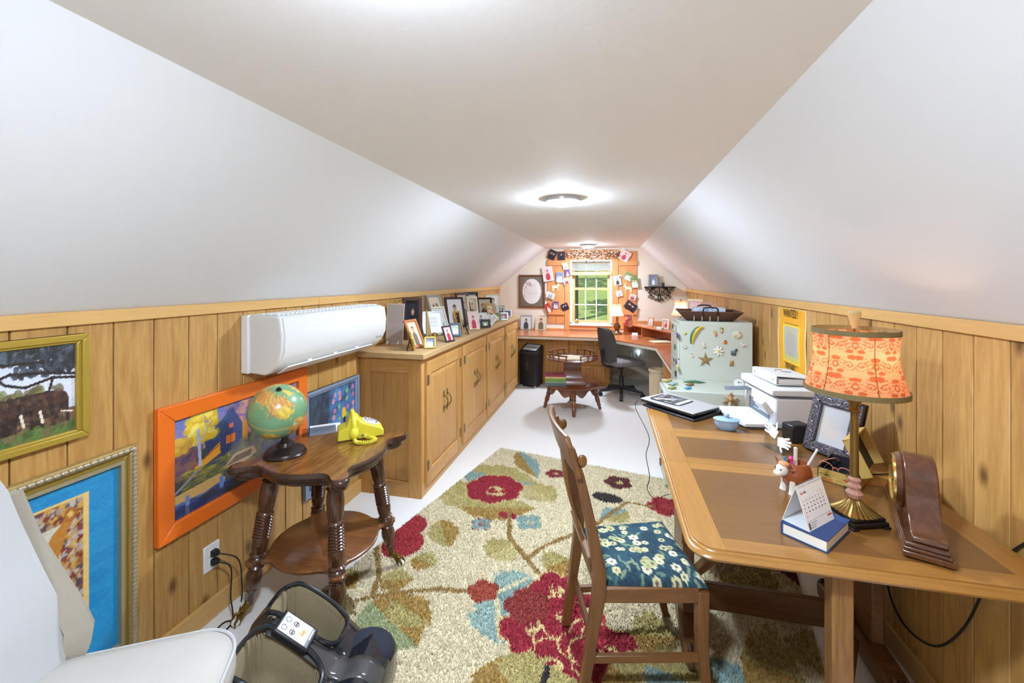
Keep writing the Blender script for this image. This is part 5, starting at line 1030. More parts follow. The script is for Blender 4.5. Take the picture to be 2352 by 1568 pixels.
text('month_print', 'May', .0075, M_red, fp, Mf(.012, sl_ * .80), align='LEFT'); text('year_print', '2026', .0075, M_ink, fp, Mf(.028, sl_ * .80), align='LEFT')
dd = 1
for rw_ in range(6):
    for cc in range(7):
        if (rw_ == 0 and cc < 5) or dd > 31: continue
        text('day_print', str(dd), .0055, M_red if cc == 0 else M_ink, fp, Mf(.012 + cc * (w_ - .02) / 7, sl_ * (.72 - rw_ * .085)), align='LEFT'); dd += 1
MB().bx(.004, w_ - .004, -.0009, -.0007, sl_ * .2, sl_ * .203).build('rule', M_ink, fp); MB().bx(.006, .016, -.0009, -.0007, sl_ * .03, sl_ * .17).build('portrait_print', plain('portrait_dark', (110, 90, 92), .7), fp)
for k in range(3): MB().bx(.02, .055 - k * .006, -.0009, -.0007, sl_ * (.14 - k * .045), sl_ * (.155 - k * .045)).build('address_line', plain('ink_grey', (150, 150, 154), .7), fp)
MB().bx(w_ - .03, w_ - .006, -.0009, -.0007, sl_ * .13, sl_ * .165).build('red_mark', M_red, fp)
for k in range(16): MB().tube([(.006 + k * (w_ - .012) / 15, .004 * math.cos(a) + dp / 2, ht + .004 * math.sin(a)) for a in np.linspace(0, 2 * PI, 8, endpoint=False)], .0006, 4, closed=True).build('wire_loop', plain('wire_grey', (170, 170, 172), .3, .7), t)
# tambour mantel clock
k0, k1 = on(2073, 1278), on(2032, 1125); d = k1 - k0; KL = d.length; t = thing('mantel_clock', 'dark wood humpback mantel clock with brass dial', 'clock', k0, math.atan2(d.y, d.x)); M_cl = wood('mahogany', (106, 63, 37), (62, 36, 22), 'x', 1.2, .22, coat=.6)
for a_, z0, z1 in ((0, .004, .02), (.006, .02, .03), (.01, .03, .042)): MB().bx(a_, KL - a_, -.11 + a_, -a_ * .5, z0, z1).build('plinth', M_cl, t, bevel=.003)
for x in (.03, KL - .03): MB().bx(x - .015, x + .015, -.1, -.01, 0, .004).build('plinth_pad', M_dark, t)
hp = []
for k in range(81):
    f = k / 80; x = .02 + f * (KL - .04); s = abs(f - .5) * 2; z = .06 + .165 * (math.cos(min(s / .42, 1) * PI / 2) ** .5 if s < .36 else 0)
    hz = .225 * math.sqrt(max(0, 1 - (s / .47) ** 2)) if s < .36 else None
    dx_ = abs(x - KL / 2)
    if dx_ < .088: z = .135 + math.sqrt(max(0, .093 ** 2 - dx_ ** 2))
    else: g = min(1, (dx_ - .088) / .12); z = .058 + .107 * (1 - math.sqrt(1 - (1 - g) ** 2)) ** .8
    hp.append((x, z))
pol = [(hp[0][0], .042)] + hp + [(hp[-1][0], .042)]
MB().loft([[(x, y, z) for x, z in pol] for y in (-.022, -.098)]).build('case', M_cl, t, bevel=.004, smooth=40)
Mc = T((KL / 2, -.0165, .138)) @ rot(-PI / 2)
MB().lathe([(.0, -.006), (.084, -.006), (.086, 0), (.08, .012), (.076, .014)], 40).build('bezel_ring', M_cl, t, M=Mc); MB().lathe([(.0785, .01), (.0765, .018), (.07, .02), (.068, .014), (.0785, .01)], 40, cap=False).build('brass_bezel', plain('bright_brass', (200, 170, 90), .2, .85), t, M=Mc)
dl = MB().lathe([(0, .012), (.0685, .012), (.0685, .0135), (0, .0135)], 40).build('dial', plain('champagne_dial', (214, 204, 170), .3, .2), t, M=Mc)
for k in range(12): a = k * PI / 6; MB().box((0, 0, 0), (.004, .014, .0006)).build('hour_mark', M_dark, dl, M=T((.055 * math.sin(a), .055 * math.cos(a), .0139)) @ rot(0, 0, -a))
for a, l in ((.9, .034), (-1.2, .05)): MB().box((0, l / 2, 0), (.003, l, .0008)).build('hand', M_dark, dl, M=T((0, 0, .0145)) @ rot(0, 0, -a))
MB().cyl((KL * .5, -.098, .14), (KL * .5, -.108, .14), .004).build('back_knob', M_dark, t)
cord('power_cord', 'black cord hanging against the wall below the table', [(1.158, 1.50, .80), (1.155, 1.56, .72), (1.154, 1.62, .60), (1.15, 1.70, .40), (1.14, 1.80, .25), (1.13, 1.92, .20), (1.125, 2.02, .24), (1.125, 2.1, .4)], .004)
# wanted poster on the right wall
a, b, c = px(1789, 706, XR), px(1853, 714, XR), px(1850, 868, XR); W, Hh = a.y - b.y, b.z - c.z - .0
t = thing('wanted_poster', 'yellow wanted poster on the pine wall above the printer', 'poster', M=T((XR - .004, (a.y + b.y) / 2, c.z - .02)) @ rot(0, 0, -PI / 2)); Hh += .02
P = Paint(60, 110, (236, 176, 40)); P.rect(.03, .02, .97, .985, (240, 172, 30)); P.rect(.0, 0, 1, .008, (244, 230, 190)); P.rect(0, 0, .025, 1, (244, 230, 190)); P.rect(.975, 0, 1, 1, (244, 230, 190)); P.rect(.2, .25, .8, .83, (250, 206, 50)); P.rect(.24, .28, .76, .8, (190, 184, 160)); P.ell(.5, .55, .18, .2, (176, 170, 168), .7); P.rect(.24, .73, .76, .8, (206, 196, 110)); P.rect(.24, .23, .76, .24, (60, 44, 30)); P.rect(.24, .845, .76, .855, (60, 44, 30))
picture('sheet', P, W, Hh, vcol('poster_print', .5), t, wave=.004)
text('headline', 'WANTED !', .075, plain('poster_black', (40, 32, 26), .6), t, T((0, -.005, Hh * .865)) @ rot(PI / 2) @ Matrix.Diagonal((.62, 1, 1, 1))); text('footer', 'REWARD', .055, MATS['poster_black'], t, T((0, -.005, Hh * .065)) @ rot(PI / 2) @ Matrix.Diagonal((.66, 1, 1, 1)))
# ================================================================== FILE CABINETS
M_file = plain('pale_green_enamel', (200, 206, 194), .35); M_chrome = plain('chrome_pull', (206, 206, 206), .2, .9)
def file_cab(x0, x1, y0, y1, h, n, label):
    t = thing('file_cabinet', label, 'file cabinet', (x0, y0, 0)); W, D = x1 - x0, y1 - y0
    MB().bx(.012, W, 0, D, .0, h).build('case', M_file, t, bevel=.004)
    for k in range(n):
        z0 = .04 + k * (h - .06) / n; z1 = z0 + (h - .06) / n - .008
        d_ = MB().bx(-.006, .012, .012, D - .012, z0, z1).build('drawer', M_file, t, bevel=.003); MB().bx(-.022, -.006, D / 2 - .05, D / 2 + .05, z1 - .07, z1 - .055).build('pull', M_chrome, d_, bevel=.003); MB().bx(-.009, -.0055, D / 2 - .035, D / 2 + .035, z1 - .05, z1 - .02).build('label_holder', M_chrome, d_)
    return t
FY = 3.665
lowx = pz(1516, 869, .74).x
file_cab(lowx, 1.13, 3.275, FY - .005, .74, 2, 'low pale green file cabinet behind the oak table')
tx0, tx1 = py(1560, 738, FY).x, py(1729, 741, FY).x; FH = py(1640, 739.5, FY).z
file_cab(tx0 - .006, tx1, FY, FY + .385, FH, 4, 'tall pale green file cabinet covered in fridge magnets')
def magnet(u, v, label, build, face='front'):
    p = py(u, v, FY) + Vector((0, -.0005, 0)); t = thing('fridge_magnet', label, 'magnet', M=T(p) @ rot(PI / 2)); build(t); return t     # local x right, y up, z toward the camera
def blob(c, parts, nm='figure'):
    def f(t):
        for i, (x, y, rx, ry, col) in enumerate(parts): MB().ball((x, y, .004 + i * .001), (rx, ry, .006), 12, 6).build(nm if i == 0 else 'detail', plain('mag_%d_%d_%d' % col, col, .4), t)
    return f
def ban(t):
    for o_, c, n_ in ((0, (70, 110, 70), 'peel'), (.011, (222, 184, 50), 'fruit')):
        MB().tube([(-.045 + o_ + .085 * (1 - math.cos(a)), -.06 + o_ * .1 + .135 * math.sin(a), .006 + o_ * .3) for a in np.linspace(0, PI / 2, 14)], [.004 + .012 * math.sin(PI * k / 13) for k in range(14)], 8).build(n_, plain('ban_%d' % c[0], c, .4), t)
magnet(1600, 772, 'large yellow banana magnet with green edge', ban)
def star(t):
    pts = [((.062 if k % 2 == 0 else .021) * math.sin(k * PI / 6 * 1.2), (.062 if k % 2 == 0 else .021) * math.cos(k * PI / 6 * 1.2)) for k in range(10)]
    MB().loft([[(x, y, .001) for x, y in pts], [(x * .7, y * .7, .012) for x, y in pts], [(x * .1, y * .1, .016) for x, y in pts]]).build('figure', plain('star_brown', (150, 124, 78), .8, bump=.8, bscale=120), t)
magnet(1620, 826, 'dried brown starfish magnet with five arms', star)
def lily(t):
    for k in range(7): a = k * .9; MB().ball((.022 * math.cos(a), .022 * math.sin(a), .008), (.02, .009, .004), 12, 6, rot(0, R(-20), a) if False else rot(0, 0, a)).build('petal', plain('petal_white', (232, 228, 218), .6), t)
    MB().ball((0, 0, .014), .009, 10, 6).build('centre', plain('petal_yellow', (214, 190, 80), .6), t)
magnet(1650, 806, 'white water lily magnet with yellow centre', lily)
magnet(1643, 767, 'small orange capped jar magnet leaning left', blob(0, [(0, 0, .012, .022, (214, 160, 120)), (-.006, .02, .013, .008, (190, 190, 80)), (.002, -.004, .007, .008, (226, 110, 60))]))
magnet(1657, 759, 'small green capped jar magnet with cream label', blob(0, [(0, 0, .013, .022, (190, 160, 120)), (.0, .02, .014, .007, (150, 160, 70)), (0, -.002, .008, .009, (230, 210, 190))]))
magnet(1693, 769, 'crumpled cream shell cluster magnet', blob(0, [(0, 0, .036, .032, (216, 204, 182)), (.014, .018, .014, .012, (196, 182, 158)), (-.016, -.008, .012, .014, (190, 176, 150)), (.01, -.014, .013, .01, (206, 190, 164))]))
magnet(1665, 786, 'round orange fruit magnet with green leaf', blob(0, [(0, 0, .015, .014, (232, 116, 30)), (.002, .013, .008, .005, (50, 80, 60))]))
magnet(1684, 808, 'grey donkey magnet with dark mane', lambda t: ([MB().ball((0, 0, .006), (.022, .012, .007), 12, 6).build('body', plain('donkey_grey', (110, 122, 130), .5), t), MB().ball((.02, .016, .007), (.009, .013, .006), 10, 6, rot(0, 0, R(-35))).build('head', plain('donkey_dark', (56, 66, 76), .5), t)] + [MB().box((x, -.019, .005), (.005, .016, .005)).build('leg', MATS['donkey_dark'], t) for x in (-.014, -.004, .008, .015)]))
magnet(1707, 792, 'white goose magnet with long neck', blob(0, [(0, 0, .016, .014, (230, 222, 214)), (.018, .0, .01, .005, (224, 210, 206)), (-.012, .012, .008, .012, (232, 226, 222)), (-.002, -.014, .004, .005, (226, 160, 70))]))
magnet(1680, 834, 'small brown gingerbread bear magnet', blob(0, [(0, 0, .014, .016, (176, 128, 66)), (.006, .016, .01, .009, (190, 140, 80)), (-.01, -.014, .007, .007, (160, 112, 56)), (.01, -.014, .007, .007, (160, 112, 56))]))
magnet(1616, 793, 'cream bunny magnet under the banana', blob(0, [(0, 0, .014, .014, (222, 206, 180)), (-.004, .014, .01, .011, (226, 214, 194)), (.006, -.012, .012, .006, (200, 180, 150))]))
magnet(1573, 766, 'little yellow duck magnet', blob(0, [(0, 0, .011, .009, (214, 176, 60)), (.006, .008, .006, .006, (220, 186, 80))]))
magnet(1574, 797, 'small white shell magnet with dark rim', blob(0, [(0, 0, .014, .012, (120, 116, 108)), (0, .0, .012, .010, (226, 216, 202))]))
magnet(1589, 817, 'small white hen magnet with pink comb', blob(0, [(0, 0, .011, .012, (230, 222, 216)), (-.002, .013, .006, .006, (206, 110, 110))]))
# tray basket and box on top of the tall cabinet
cb = Vector(((tx0 + tx1) / 2 - .02, FY + .19, FH + .0005)); t = thing('wicker_tray', 'dark woven tray with bent handles on the tall file cabinet', 'tray', cb, R(-4)); M_wick = plain('dark_wicker', (92, 60, 42), .7, bump=1.0, bscale=150, var=.3, vscale=80)
MB().bx(-.17, .17, -.12, .12, 0, .008).build('tray_floor', M_wick, t)
pn = [(.17, .12), (-.17, .12), (-.17, -.12), (.17, -.12)]; po_ = [(.235, .17), (-.235, .17), (-.235, -.17), (.235, -.17)]
for k in range(4):
    (a0, a1), (b0, b1) = (pn[k], pn[(k + 1) % 4]), (po_[k], po_[(k + 1) % 4])
    g = [[(a0[0] + (a1[0] - a0[0]) * f + ((b0[0] + (b1[0] - b0[0]) * f) - (a0[0] + (a1[0] - a0[0]) * f)) * h_, a0[1] + (a1[1] - a0[1]) * f + ((b0[1] + (b1[1] - b0[1]) * f) - (a0[1] + (a1[1] - a0[1]) * f)) * h_, .004 + .07 * h_) for f in np.linspace(0, 1, 6)] for h_ in (0, .33, .66, 1)]
    MB().sheet(g).build('woven_side', M_wick, t, solid=.008)
for k in range(4):
    b0, b1 = po_[k], po_[(k + 1) % 4]; MB().tube([(b0[0], b0[1], .075), (b1[0], b1[1], .075)], .007, 8).build('rim_band', M_wick, t)
for s in (-1, 1):
    MB().tube(smooth_path([(-.055, s * .16, .05), (-.055, s * .178, .09), (-.04, s * .18, .112), (.04, s * .18, .112), (.055, s * .178, .09), (.055, s * .16, .05)], 5), .006, 8).build('handle', M_gblack, t)
for k in range(4): MB().box((-.12 + k * .06, -.148, .04), (.006, .008, .07), ).build('tie_strip', plain('pale_tie', (190, 176, 150), .6), t, M=rot(0, 0, 0))
t = thing('floral_box', 'white box with blue flowers lying in the woven tray', 'box', cb + Vector((.0, .02, .009)), R(-4)); P = Paint(40, 14, (206, 216, 230)); P.spots(16, 0, 0, 1, 1, .05, [(130, 160, 206), (150, 176, 214), (110, 140, 190)], .8, 2.5); P.noise(4)
MB().bx(-.11, .13, -.085, .085, 0, .095).build('carton', plain('pale_blue_card', (206, 216, 230), .6), t, bevel=.002); picture('flower_print', P, .24, .095, vcol('floral_card', .6), t, T((.01, -.0856, 0)))
# magnets lying on the low cabinet and on its drawer fronts
def small_animal(u, v, label, cols, s=1.0):
    p = pz(u, v, .7405); t = thing('animal_magnet', label, 'magnet', p, R(30))
    MB().ball((0, 0, .009 * s), (.024 * s, .017 * s, .009 * s), 12, 8).build('body', plain('am_%d_%d_%d' % cols[0], cols[0], .4), t); MB().ball((.027 * s, 0, .009 * s), (.009 * s, .008 * s, .007 * s), 10, 6).build('head', plain('am_%d_%d_%d' % cols[1], cols[1], .4), t)
    for a in (.7, -.7, 2.4, -2.4): MB().ball((.022 * s * math.cos(a), .02 * s * math.sin(a), .004 * s), (.009 * s, .005 * s, .004 * s), 8, 6, rot(0, 0, a)).build('leg', plain('am_%d_%d_%d' % cols[1], cols[1], .4), t)
small_animal(1532, 877, 'yellow and green turtle magnet beside the red flower magnet', ((176, 170, 80), (120, 150, 90)), 1.1); small_animal(1545, 884, 'blue and white turtle magnet on the low cabinet', ((150, 170, 190), (170, 180, 110)), 1.3); small_animal(1543, 893, 'olive frog magnet at the low cabinet edge', ((150, 150, 80), (130, 140, 90)), 1.1); small_animal(1584, 885, 'brown turtle magnet below the green crocodile', ((140, 110, 70), (120, 96, 60)), 1.1); small_animal(1580, 893, 'bright blue turtle magnet on the low cabinet', ((60, 150, 190), (50, 130, 180)), .9)
p = pz(1591, 879, .7405); t = thing('animal_magnet', 'long green crocodile magnet on the low cabinet', 'magnet', p, R(5)); MB().tube([(-.07, 0, .006), (-.03, .004, .008), (.02, 0, .01), (.06, -.006, .008), (.1, 0, .005)], [.003, .008, .011, .008, .002], 8).build('body', plain('croc_green', (70, 120, 80), .5, bump=1, bscale=150), t)
for x, s in ((-.01, 1), (-.01, -1), (.04, 1), (.04, -1)): MB().ball((x, s * .012, .004), (.006, .009, .004), 8, 6).build('leg', MATS['croc_green'], t)
p = pz(1540, 874, .7405); t = thing('animal_magnet', 'small red and white flower magnet on the low cabinet', 'magnet', p); MB().ball((0, 0, .006), (.014, .012, .006), 10, 6).build('petals', plain('red_petal', (206, 70, 80), .5), t); MB().ball((0, 0, .011), .006, 8, 6).build('centre', plain('pale_petal', (230, 226, 214), .5), t)
p = py(1677, 918, 3.275); t = thing('flower_magnet', 'tan dried flower magnet hanging on the low file cabinet side', 'magnet', M=T(p) @ rot(PI / 2))
for k in range(6): a = k * 1.05 + .4; MB().ball((.03 * math.cos(a), .03 * math.sin(a), .008), (.026, .013, .005), 10, 6, rot(0, 0, a)).build('petal', plain('tan_petal', (166, 134, 96) if k % 2 else (206, 190, 164), .8) if k % 2 else plain('cream_petal', (206, 188, 160), .8), t)
MB().ball((0, .01, .016), (.016, .02, .01), 10, 6).build('centre', plain('tan_centre', (190, 150, 104), .8), t)
for k, (u, v, c, lab) in enumerate(((1516, 1012, (206, 206, 206), 'silver ring magnet on the low cabinet drawer'), (1520, 1030, (222, 170, 50), 'yellow bird magnet on the low cabinet drawer'), (1523, 1048, (60, 90, 100), 'teal bird magnet on the low cabinet drawer'), (1518, 1062, (130, 80, 60), 'brown twig magnet on the low cabinet drawer'), (1540, 1080, (206, 130, 90), 'orange fish magnet on the low cabinet drawer'))):
    p = px(u, v, lowx - .007); t = thing('drawer_magnet', lab, 'magnet', p + Vector((-.0, 0, 0)))
    MB().ball((-.004, 0, 0), (.008, .016, .026), 10, 6).build('figure', plain('dm_%d' % k, c, .5), t); MB().ball((-.006, .004, .026), (.007, .01, .01), 8, 6).build('detail', plain('dm_%d' % k, c, .5), t)
for k, (u, v, c, lab) in enumerate(((1546, 750, (92, 100, 70), 'olive pear magnet on the tall cabinet drawers'), (1551, 757, (200, 206, 190), 'pale leaf magnet on the tall cabinet drawers'), (1557, 770, (60, 80, 140), 'blue oval magnet on the tall cabinet drawers'), (1551, 796, (80, 130, 70), 'green cactus magnet on the tall cabinet drawers'), (1554, 830, (120, 90, 130), 'purple flower magnet on the tall cabinet drawers'), (1557, 844, (214, 200, 120), 'yellow pear magnet on the tall cabinet drawers'), (1553, 858, (60, 56, 56), 'dark long magnet on the tall cabinet drawers'))):
    p = px(u, v, tx0 - .0125); t = thing('drawer_magnet', lab, 'magnet', p); MB().ball((-.004, 0, 0), (.006, .03, .026), 10, 6).build('figure', plain('dn_%d' % k, c, .5), t); MB().ball((-.008, .01, .012), (.004, .012, .01), 8, 6).build('detail', plain('dp_%d' % k, tuple(min(255, x + 40) for x in c), .5), t)
# ================================================================== PHOTO FRAMES STANDING ON THE CUPBOARDS
def portrait(kind, seed=1, w_=18, h_=24):
    r_ = random.Random(seed); P = Paint(w_, h_, {'bw': (206, 206, 204), 'dark': (46, 40, 60), 'sepia': (214, 200, 176), 'white': (232, 230, 226), 'green': (120, 150, 90), 'red': (170, 60, 60), 'blue': (120, 140, 180), 'pink': (226, 196, 196), 'grey': (176, 172, 168), 'purple': (110, 80, 130)}[kind])
    skin = (206, 160, 130) if kind not in ('bw', 'grey') else (150, 148, 146); cl = {'bw': (60, 60, 62), 'dark': (24, 22, 30), 'sepia': (120, 104, 90), 'white': (150, 160, 170), 'green': (236, 230, 220), 'red': (230, 210, 200), 'blue': (230, 232, 236), 'pink': (180, 60, 70), 'grey': (150, 146, 142), 'purple': (206, 190, 200)}[kind]
    n = r_.choice((1, 1, 2)) if kind != 'grey' else 1
    for i in range(n):
        x = .5 if n == 1 else .34 + .32 * i; y = r_.uniform(.32, .4); P.ell(x, y + .42, .26 if n == 1 else .2, .34, cl); P.ell(x, y - .05, .125, .12, (60, 44, 36)); P.ell(x, y, .1, .105, skin)
    if kind == 'grey': P = Paint(10, 14, (172, 160, 154)); P.ell(.5, .2, .6, .3, (160, 152, 148), .6); P.ell(.5, .8, .5, .2, (160, 146, 138), .6)
    return P
def frame_thing(name, label, M, W, Hh, fw, mat, kind, seed=1, depth_=.012, mat_w=0.0, stand=True, group=None, bevel=.002, standmat=None):
    t = thing(name, label, 'photo frame', M=M, group=group)
    fbox(MB(), W, Hh, fw, -depth_, 0).build('frame', mat, t, bevel=bevel)
    MB().bx(-W / 2 + .001, W / 2 - .001, -.002, .0015, .001, Hh - .001).build('backing', standmat or M_dark, t)
    if kind: picture('photo', portrait(kind, seed), W - 2 * fw, Hh - 2 * fw, M_print, t, T((0, -.0045, fw)))
    if stand: MB().box((0, 0, -Hh * .3), (W * .3, .003, Hh * .62)).build('easel_leg', standmat or M_dark, t, M=T((0, .004, Hh * .62)) @ rot(R(22)))
    return t
def stand_at(u, v, yaw, tilt, z=CT + .001): return T(pz(u, v, z)) @ rot(0, 0, yaw) @ rot(-tilt)
FR = {'brown': plain('fr_brown', (78, 50, 38), .35, coat=.3), 'gold': plain('fr_gold', (190, 150, 70), .3, .5), 'silver': plain('fr_silver', (176, 178, 178), .3, .6), 'cream': plain('fr_cream', (224, 212, 184), .5), 'black': plain('fr_black', (34, 30, 34), .35), 'purple': plain('fr_plum', (66, 44, 54), .35), 'pewter': plain('fr_pewter', (96, 104, 124), .4, .5, bump=1, bscale=200), 'white': plain('fr_white', (232, 232, 230), .4), 'oak': plain('fr_oak', (190, 118, 66), .4), 'dk': plain('fr_ornate', (60, 56, 52), .4, .3, bump=1, bscale=200)}
# u, v base pixel; width and height in metres; yaw (0 faces the camera wall, 90 faces the room); tilt
FL = [
 ('brown', 948, 770, 683, .17, 18, 2, .03, 'dark', 'thick brown shadowbox frame with couple in dark clothes', .055),
 ('cream', 906, 790, 698, .145, 6, 6, .006, 'grey', 'tall grey portrait card on a small gold easel beside the heat pump', .004),
 ('oak', 962, 798, 736, .15, 80, 24, .02, 'sepia', 'orange oak frame seen edge on beside the beaded oval frame', .014),
 ('gold', 988, 800, 774, .085, 24, 14, .012, 'blue', 'small square gold frame with blue and white snapshot', .014),
 ('silver', 1014, 740, 679, .18, 66, 20, .02, 'sepia', 'tall silver frame leaning near the wall behind the olive easel', .016),
 ('cream', 1019, 768, 706, .16, 62, 22, .016, 'bw', 'pale narrow frame leaning in front of the tall silver frame', .014),
 ('purple', 1034, 785, 750, .10, 66, 24, .012, 'pink', 'small plum frame with thin easel at the cupboard edge', .01),
 ('purple', 1050, 740, 684, .22, 46, 18, .022, 'white', 'wavy dark frame holding a white certificate', .02),
 ('pewter', 1046, 773, 743, .11, 34, 18, .02, 'green', 'ornate blue pewter frame with green garden snapshot', .014),
 ('brown', 1074, 725, 674, .2, 62, 18, .024, 'sepia', 'tall brown frame beside the cream frame', .016),
 ('cream', 1089, 742, 681, .17, 62, 10, .028, 'sepia', 'tall cream frame beside the black frame', .016),
 ('black', 1083, 712, 671, .17, 30, 4, .03, 'bw', 'tall black frame with narrow picture by the wall', .018),
 ('cream', 1090, 757, 716, .12, 44, 18, .01, 'pink', 'small cream frame with floral card on a black easel', .01),
 ('white', 1106, 747, 719, .15, 34, 16, .012, 'white', 'white frame with pale drawing', .012),
 ('dk', 1115, 753, 734, .11, 28, 12, .024, 'green', 'ornate dark frame with yellow green photo', .016),
 ('black', 1116, 738, 684, .2, 40, 12, .022, 'sepia', 'large dark frame with bride photo', .016),
 ('cream', 1137, 712, 675, .21, 20, 6, .01, 'white', 'cream double photo frame near the window gable', .012),
 ('gold', 1133, 741, 698, .13, 58, 20, .02, 'sepia', 'narrow gold frame near the far cupboard end', .014),
 ('cream', 1151, 727, 700, .12, 24, 10, .012, 'bw', 'small cream frame behind the pink snapshot frame', .012),
 ('silver', 1143, 737, 717, .10, 28, 12, .012, 'green', 'small grey frame with green snapshot', .012),
 ('silver', 1156, 735, 718, .12, 16, 10, .014, 'red', 'silver frame with red dressed children snapshot', .012),
 ('silver', 1166, 728, 712, .11, 12, 10, .014, 'purple', 'silver frame with lilac snapshot at the cupboard end', .012),
 ('black', 1101, 733, 703, .12, 70, 20, .02, 'bw', 'black frame seen edge on behind the white frame', .014),
 ('black', 1075, 767, 752, .06, 110, 20, .01, 'bw', 'tiny black frame turned away at the cupboard edge', .01)]
for i, (c, u, v, vt, W, yaw, tilt, fw, kind, lab, dep) in enumerate(FL):
    b_ = pz(u, v, CT + .0015); lim = -1.74
    for _ in range(3):
        Hh = (HC - (vt - CYP) / FPX * depth(b_) - b_.z) / math.cos(R(tilt)); lim = XL + .03 + max(0, Hh * math.sin(R(tilt)) * math.sin(R(yaw))) + abs(W / 2 * math.cos(R(yaw)))
        if b_.x < lim: b_ = px(u, v, lim); b_.z = CT + .0015
    b_.y = min(b_.y, 5.93)
    frame_thing('photo_frame', lab, T(b_) @ rot(0, 0, R(yaw)) @ rot(-R(tilt)) @ T((0, 0, .001)), W, Hh, fw, FR[c], kind, i + 2, dep, group='photo frames on the pine cupboards', stand=(i != 0))
b_ = pz(906, 790, CT + .001) + Vector((0, .012, 0)); t = thing('display_easel', 'small gold and white easel under the grey portrait card', 'easel', (b_.x, b_.y, b_.z), R(6)); M_eg = plain('easel_gold', (206, 170, 90), .3, .6)
for s_ in (-1, 1): MB().tube([(s_ * .045, -.06, .003), (s_ * .04, -.025, .012), (s_ * .03, .03, .05), (s_ * .008, .07, .33)], .004, 6).build('easel_leg', M_eg, t); MB().lathe_to([(.004, 0), (.007, .4), (.003, 1)], (s_ * .045, -.06, .004), (s_ * .043, -.035, .03), 8).build('easel_foot', FR['white'], t)
for k in range(7): MB().ball((.02 * math.cos(k), .072, .335 + .018 * math.sin(k * 1.7)), .009, 8, 6).build('leaf_finial', M_eg, t)
# beaded oval frame seen from behind
t = thing('photo_frame', 'gold beaded oval frame turned away with black easel back', 'photo frame', M=stand_at(950, 804, R(128), R(14)) @ T((0, 0, .008)), group='photo frames on the pine cupboards')
ov = [(.05 * math.cos(a), .065 + .062 * math.sin(a)) for a in np.linspace(0, 2 * PI, 24, endpoint=False)]
MB().loft([[(x * .72, y, .065 + (z - .065) * .72) for x, z in ov] for y in (-.004, .006)]).build('backing', M_dark, t); MB().tube([(x, 0, z) for x, z in ov], .011, 8, closed=True).build('frame', FR['gold'], t)
for x, z in ov[::1]: MB().ball((x * 1.14, 0, .065 + (z - .065) * 1.14), .007, 8, 6).build('bead', FR['gold'], t)
MB().box((0, 0, -.045), (.03, .003, .1)).build('easel_leg', M_dark, t, M=T((0, .008, .075)) @ rot(R(30)))
# certificate on an olive wooden easel
t = thing('certificate_frame', 'white certificate in grey frame leaning on an olive easel', 'photo frame', M=stand_at(997, 777, R(46), R(20)) @ T((0, 0, .045)), group='photo frames on the pine cupboards')
fbox(MB(), .20, .20, .012, -.012, 0).build('frame', FR['silver'], t); MB().bx(-.099, .099, -.004, .002, .001, .199).build('backing', M_dark, t)
P = Paint(24, 28, (228, 228, 226))
for k in range(8): P.rect(.2, .15 + k * .09, .8, .18 + k * .09, (180, 184, 190))
picture('certificate', P, .176, .176, M_print, t, T((0, -.006, .012)))
t = thing('picture_easel', 'olive wooden easel with curled lip under the certificate', 'easel', M=stand_at(992, 784, R(46), 0)); M_olive = plain('olive_wood', (146, 116, 52), .45)
MB().loft([[(x, y, z) for x, z in ((-.03, 0), (.03, 0), (.02, .12), (.006, .28), (-.006, .28), (-.02, .12))] for y in (.05, .062)]).build('upright', M_olive, t, bevel=.003, M=rot(R(-14)))
MB().tube(smooth_path([(0, .05, .04), (0, .0, .03), (0, -.05, .035), (0, -.06, .06), (0, -.045, .075)], 5), .012, 8).build('lip', M_olive, t); MB().bx(-.05, .05, .03, .09, 0, .012).build('foot', M_olive, t, bevel=.003)
# heart frame and gilt figure frame
t = thing('heart_frame', 'white heart shaped frame near the front of the cupboard top', 'photo frame', M=stand_at(1129, 747, R(26), R(12)) @ T((0, 0, .004)), group='photo frames on the pine cupboards'); hp_ = [(.004 * 16 * math.sin(a) ** 3 * .9, .066 + .004 * (13 * math.cos(a) - 5 * math.cos(2 * a) - 2 * math.cos(3 * a) - math.cos(4 * a))) for a in np.linspace(0, 2 * PI, 40, endpoint=False)]
MB().tube([(x, 0, z) for x, z in hp_], .009, 8, closed=True).build('frame', FR['white'], t); MB().loft([[(x * .9, y, z) for x, z in hp_] for y in (-.001, .003)]).build('photo', plain('heart_photo', (206, 196, 190), .5), t)
t = thing('gilt_frame', 'tall narrow gilt frame with cherub carving on the cupboards', 'photo frame', M=stand_at(1056, 762, R(70), R(14)), group='photo frames on the pine cupboards'); fbox(MB(), .10, .21, .02, -.012, 0).build('frame', FR['gold'], t, bevel=.004); MB().bx(-.048, .048, -.002, .002, .002, .208).build('backing', M_dark, t)
for k in range(16): MB().ball((-.045 + .03 * random.random(), -.014, .012 * k + .008), .009, 8, 6).build('carving', FR['gold'], t)
# two photos on the desk by the cupboards; small easel
DZ = .74
frame_thing('photo_frame', 'grey framed child portrait leaning on the desk by the oval verse', stand_at(1208, 757, R(4), R(12), DZ + .001), .19, .235, .012, FR['silver'], 'bw', 40, group='photos standing on the desk')
frame_thing('photo_frame', 'sepia family group photo standing on the desk below the shutter', stand_at(1242, 757, R(-6), R(10), DZ + .001), .19, .235, .006, FR['cream'], 'sepia', 44, group='photos standing on the desk')
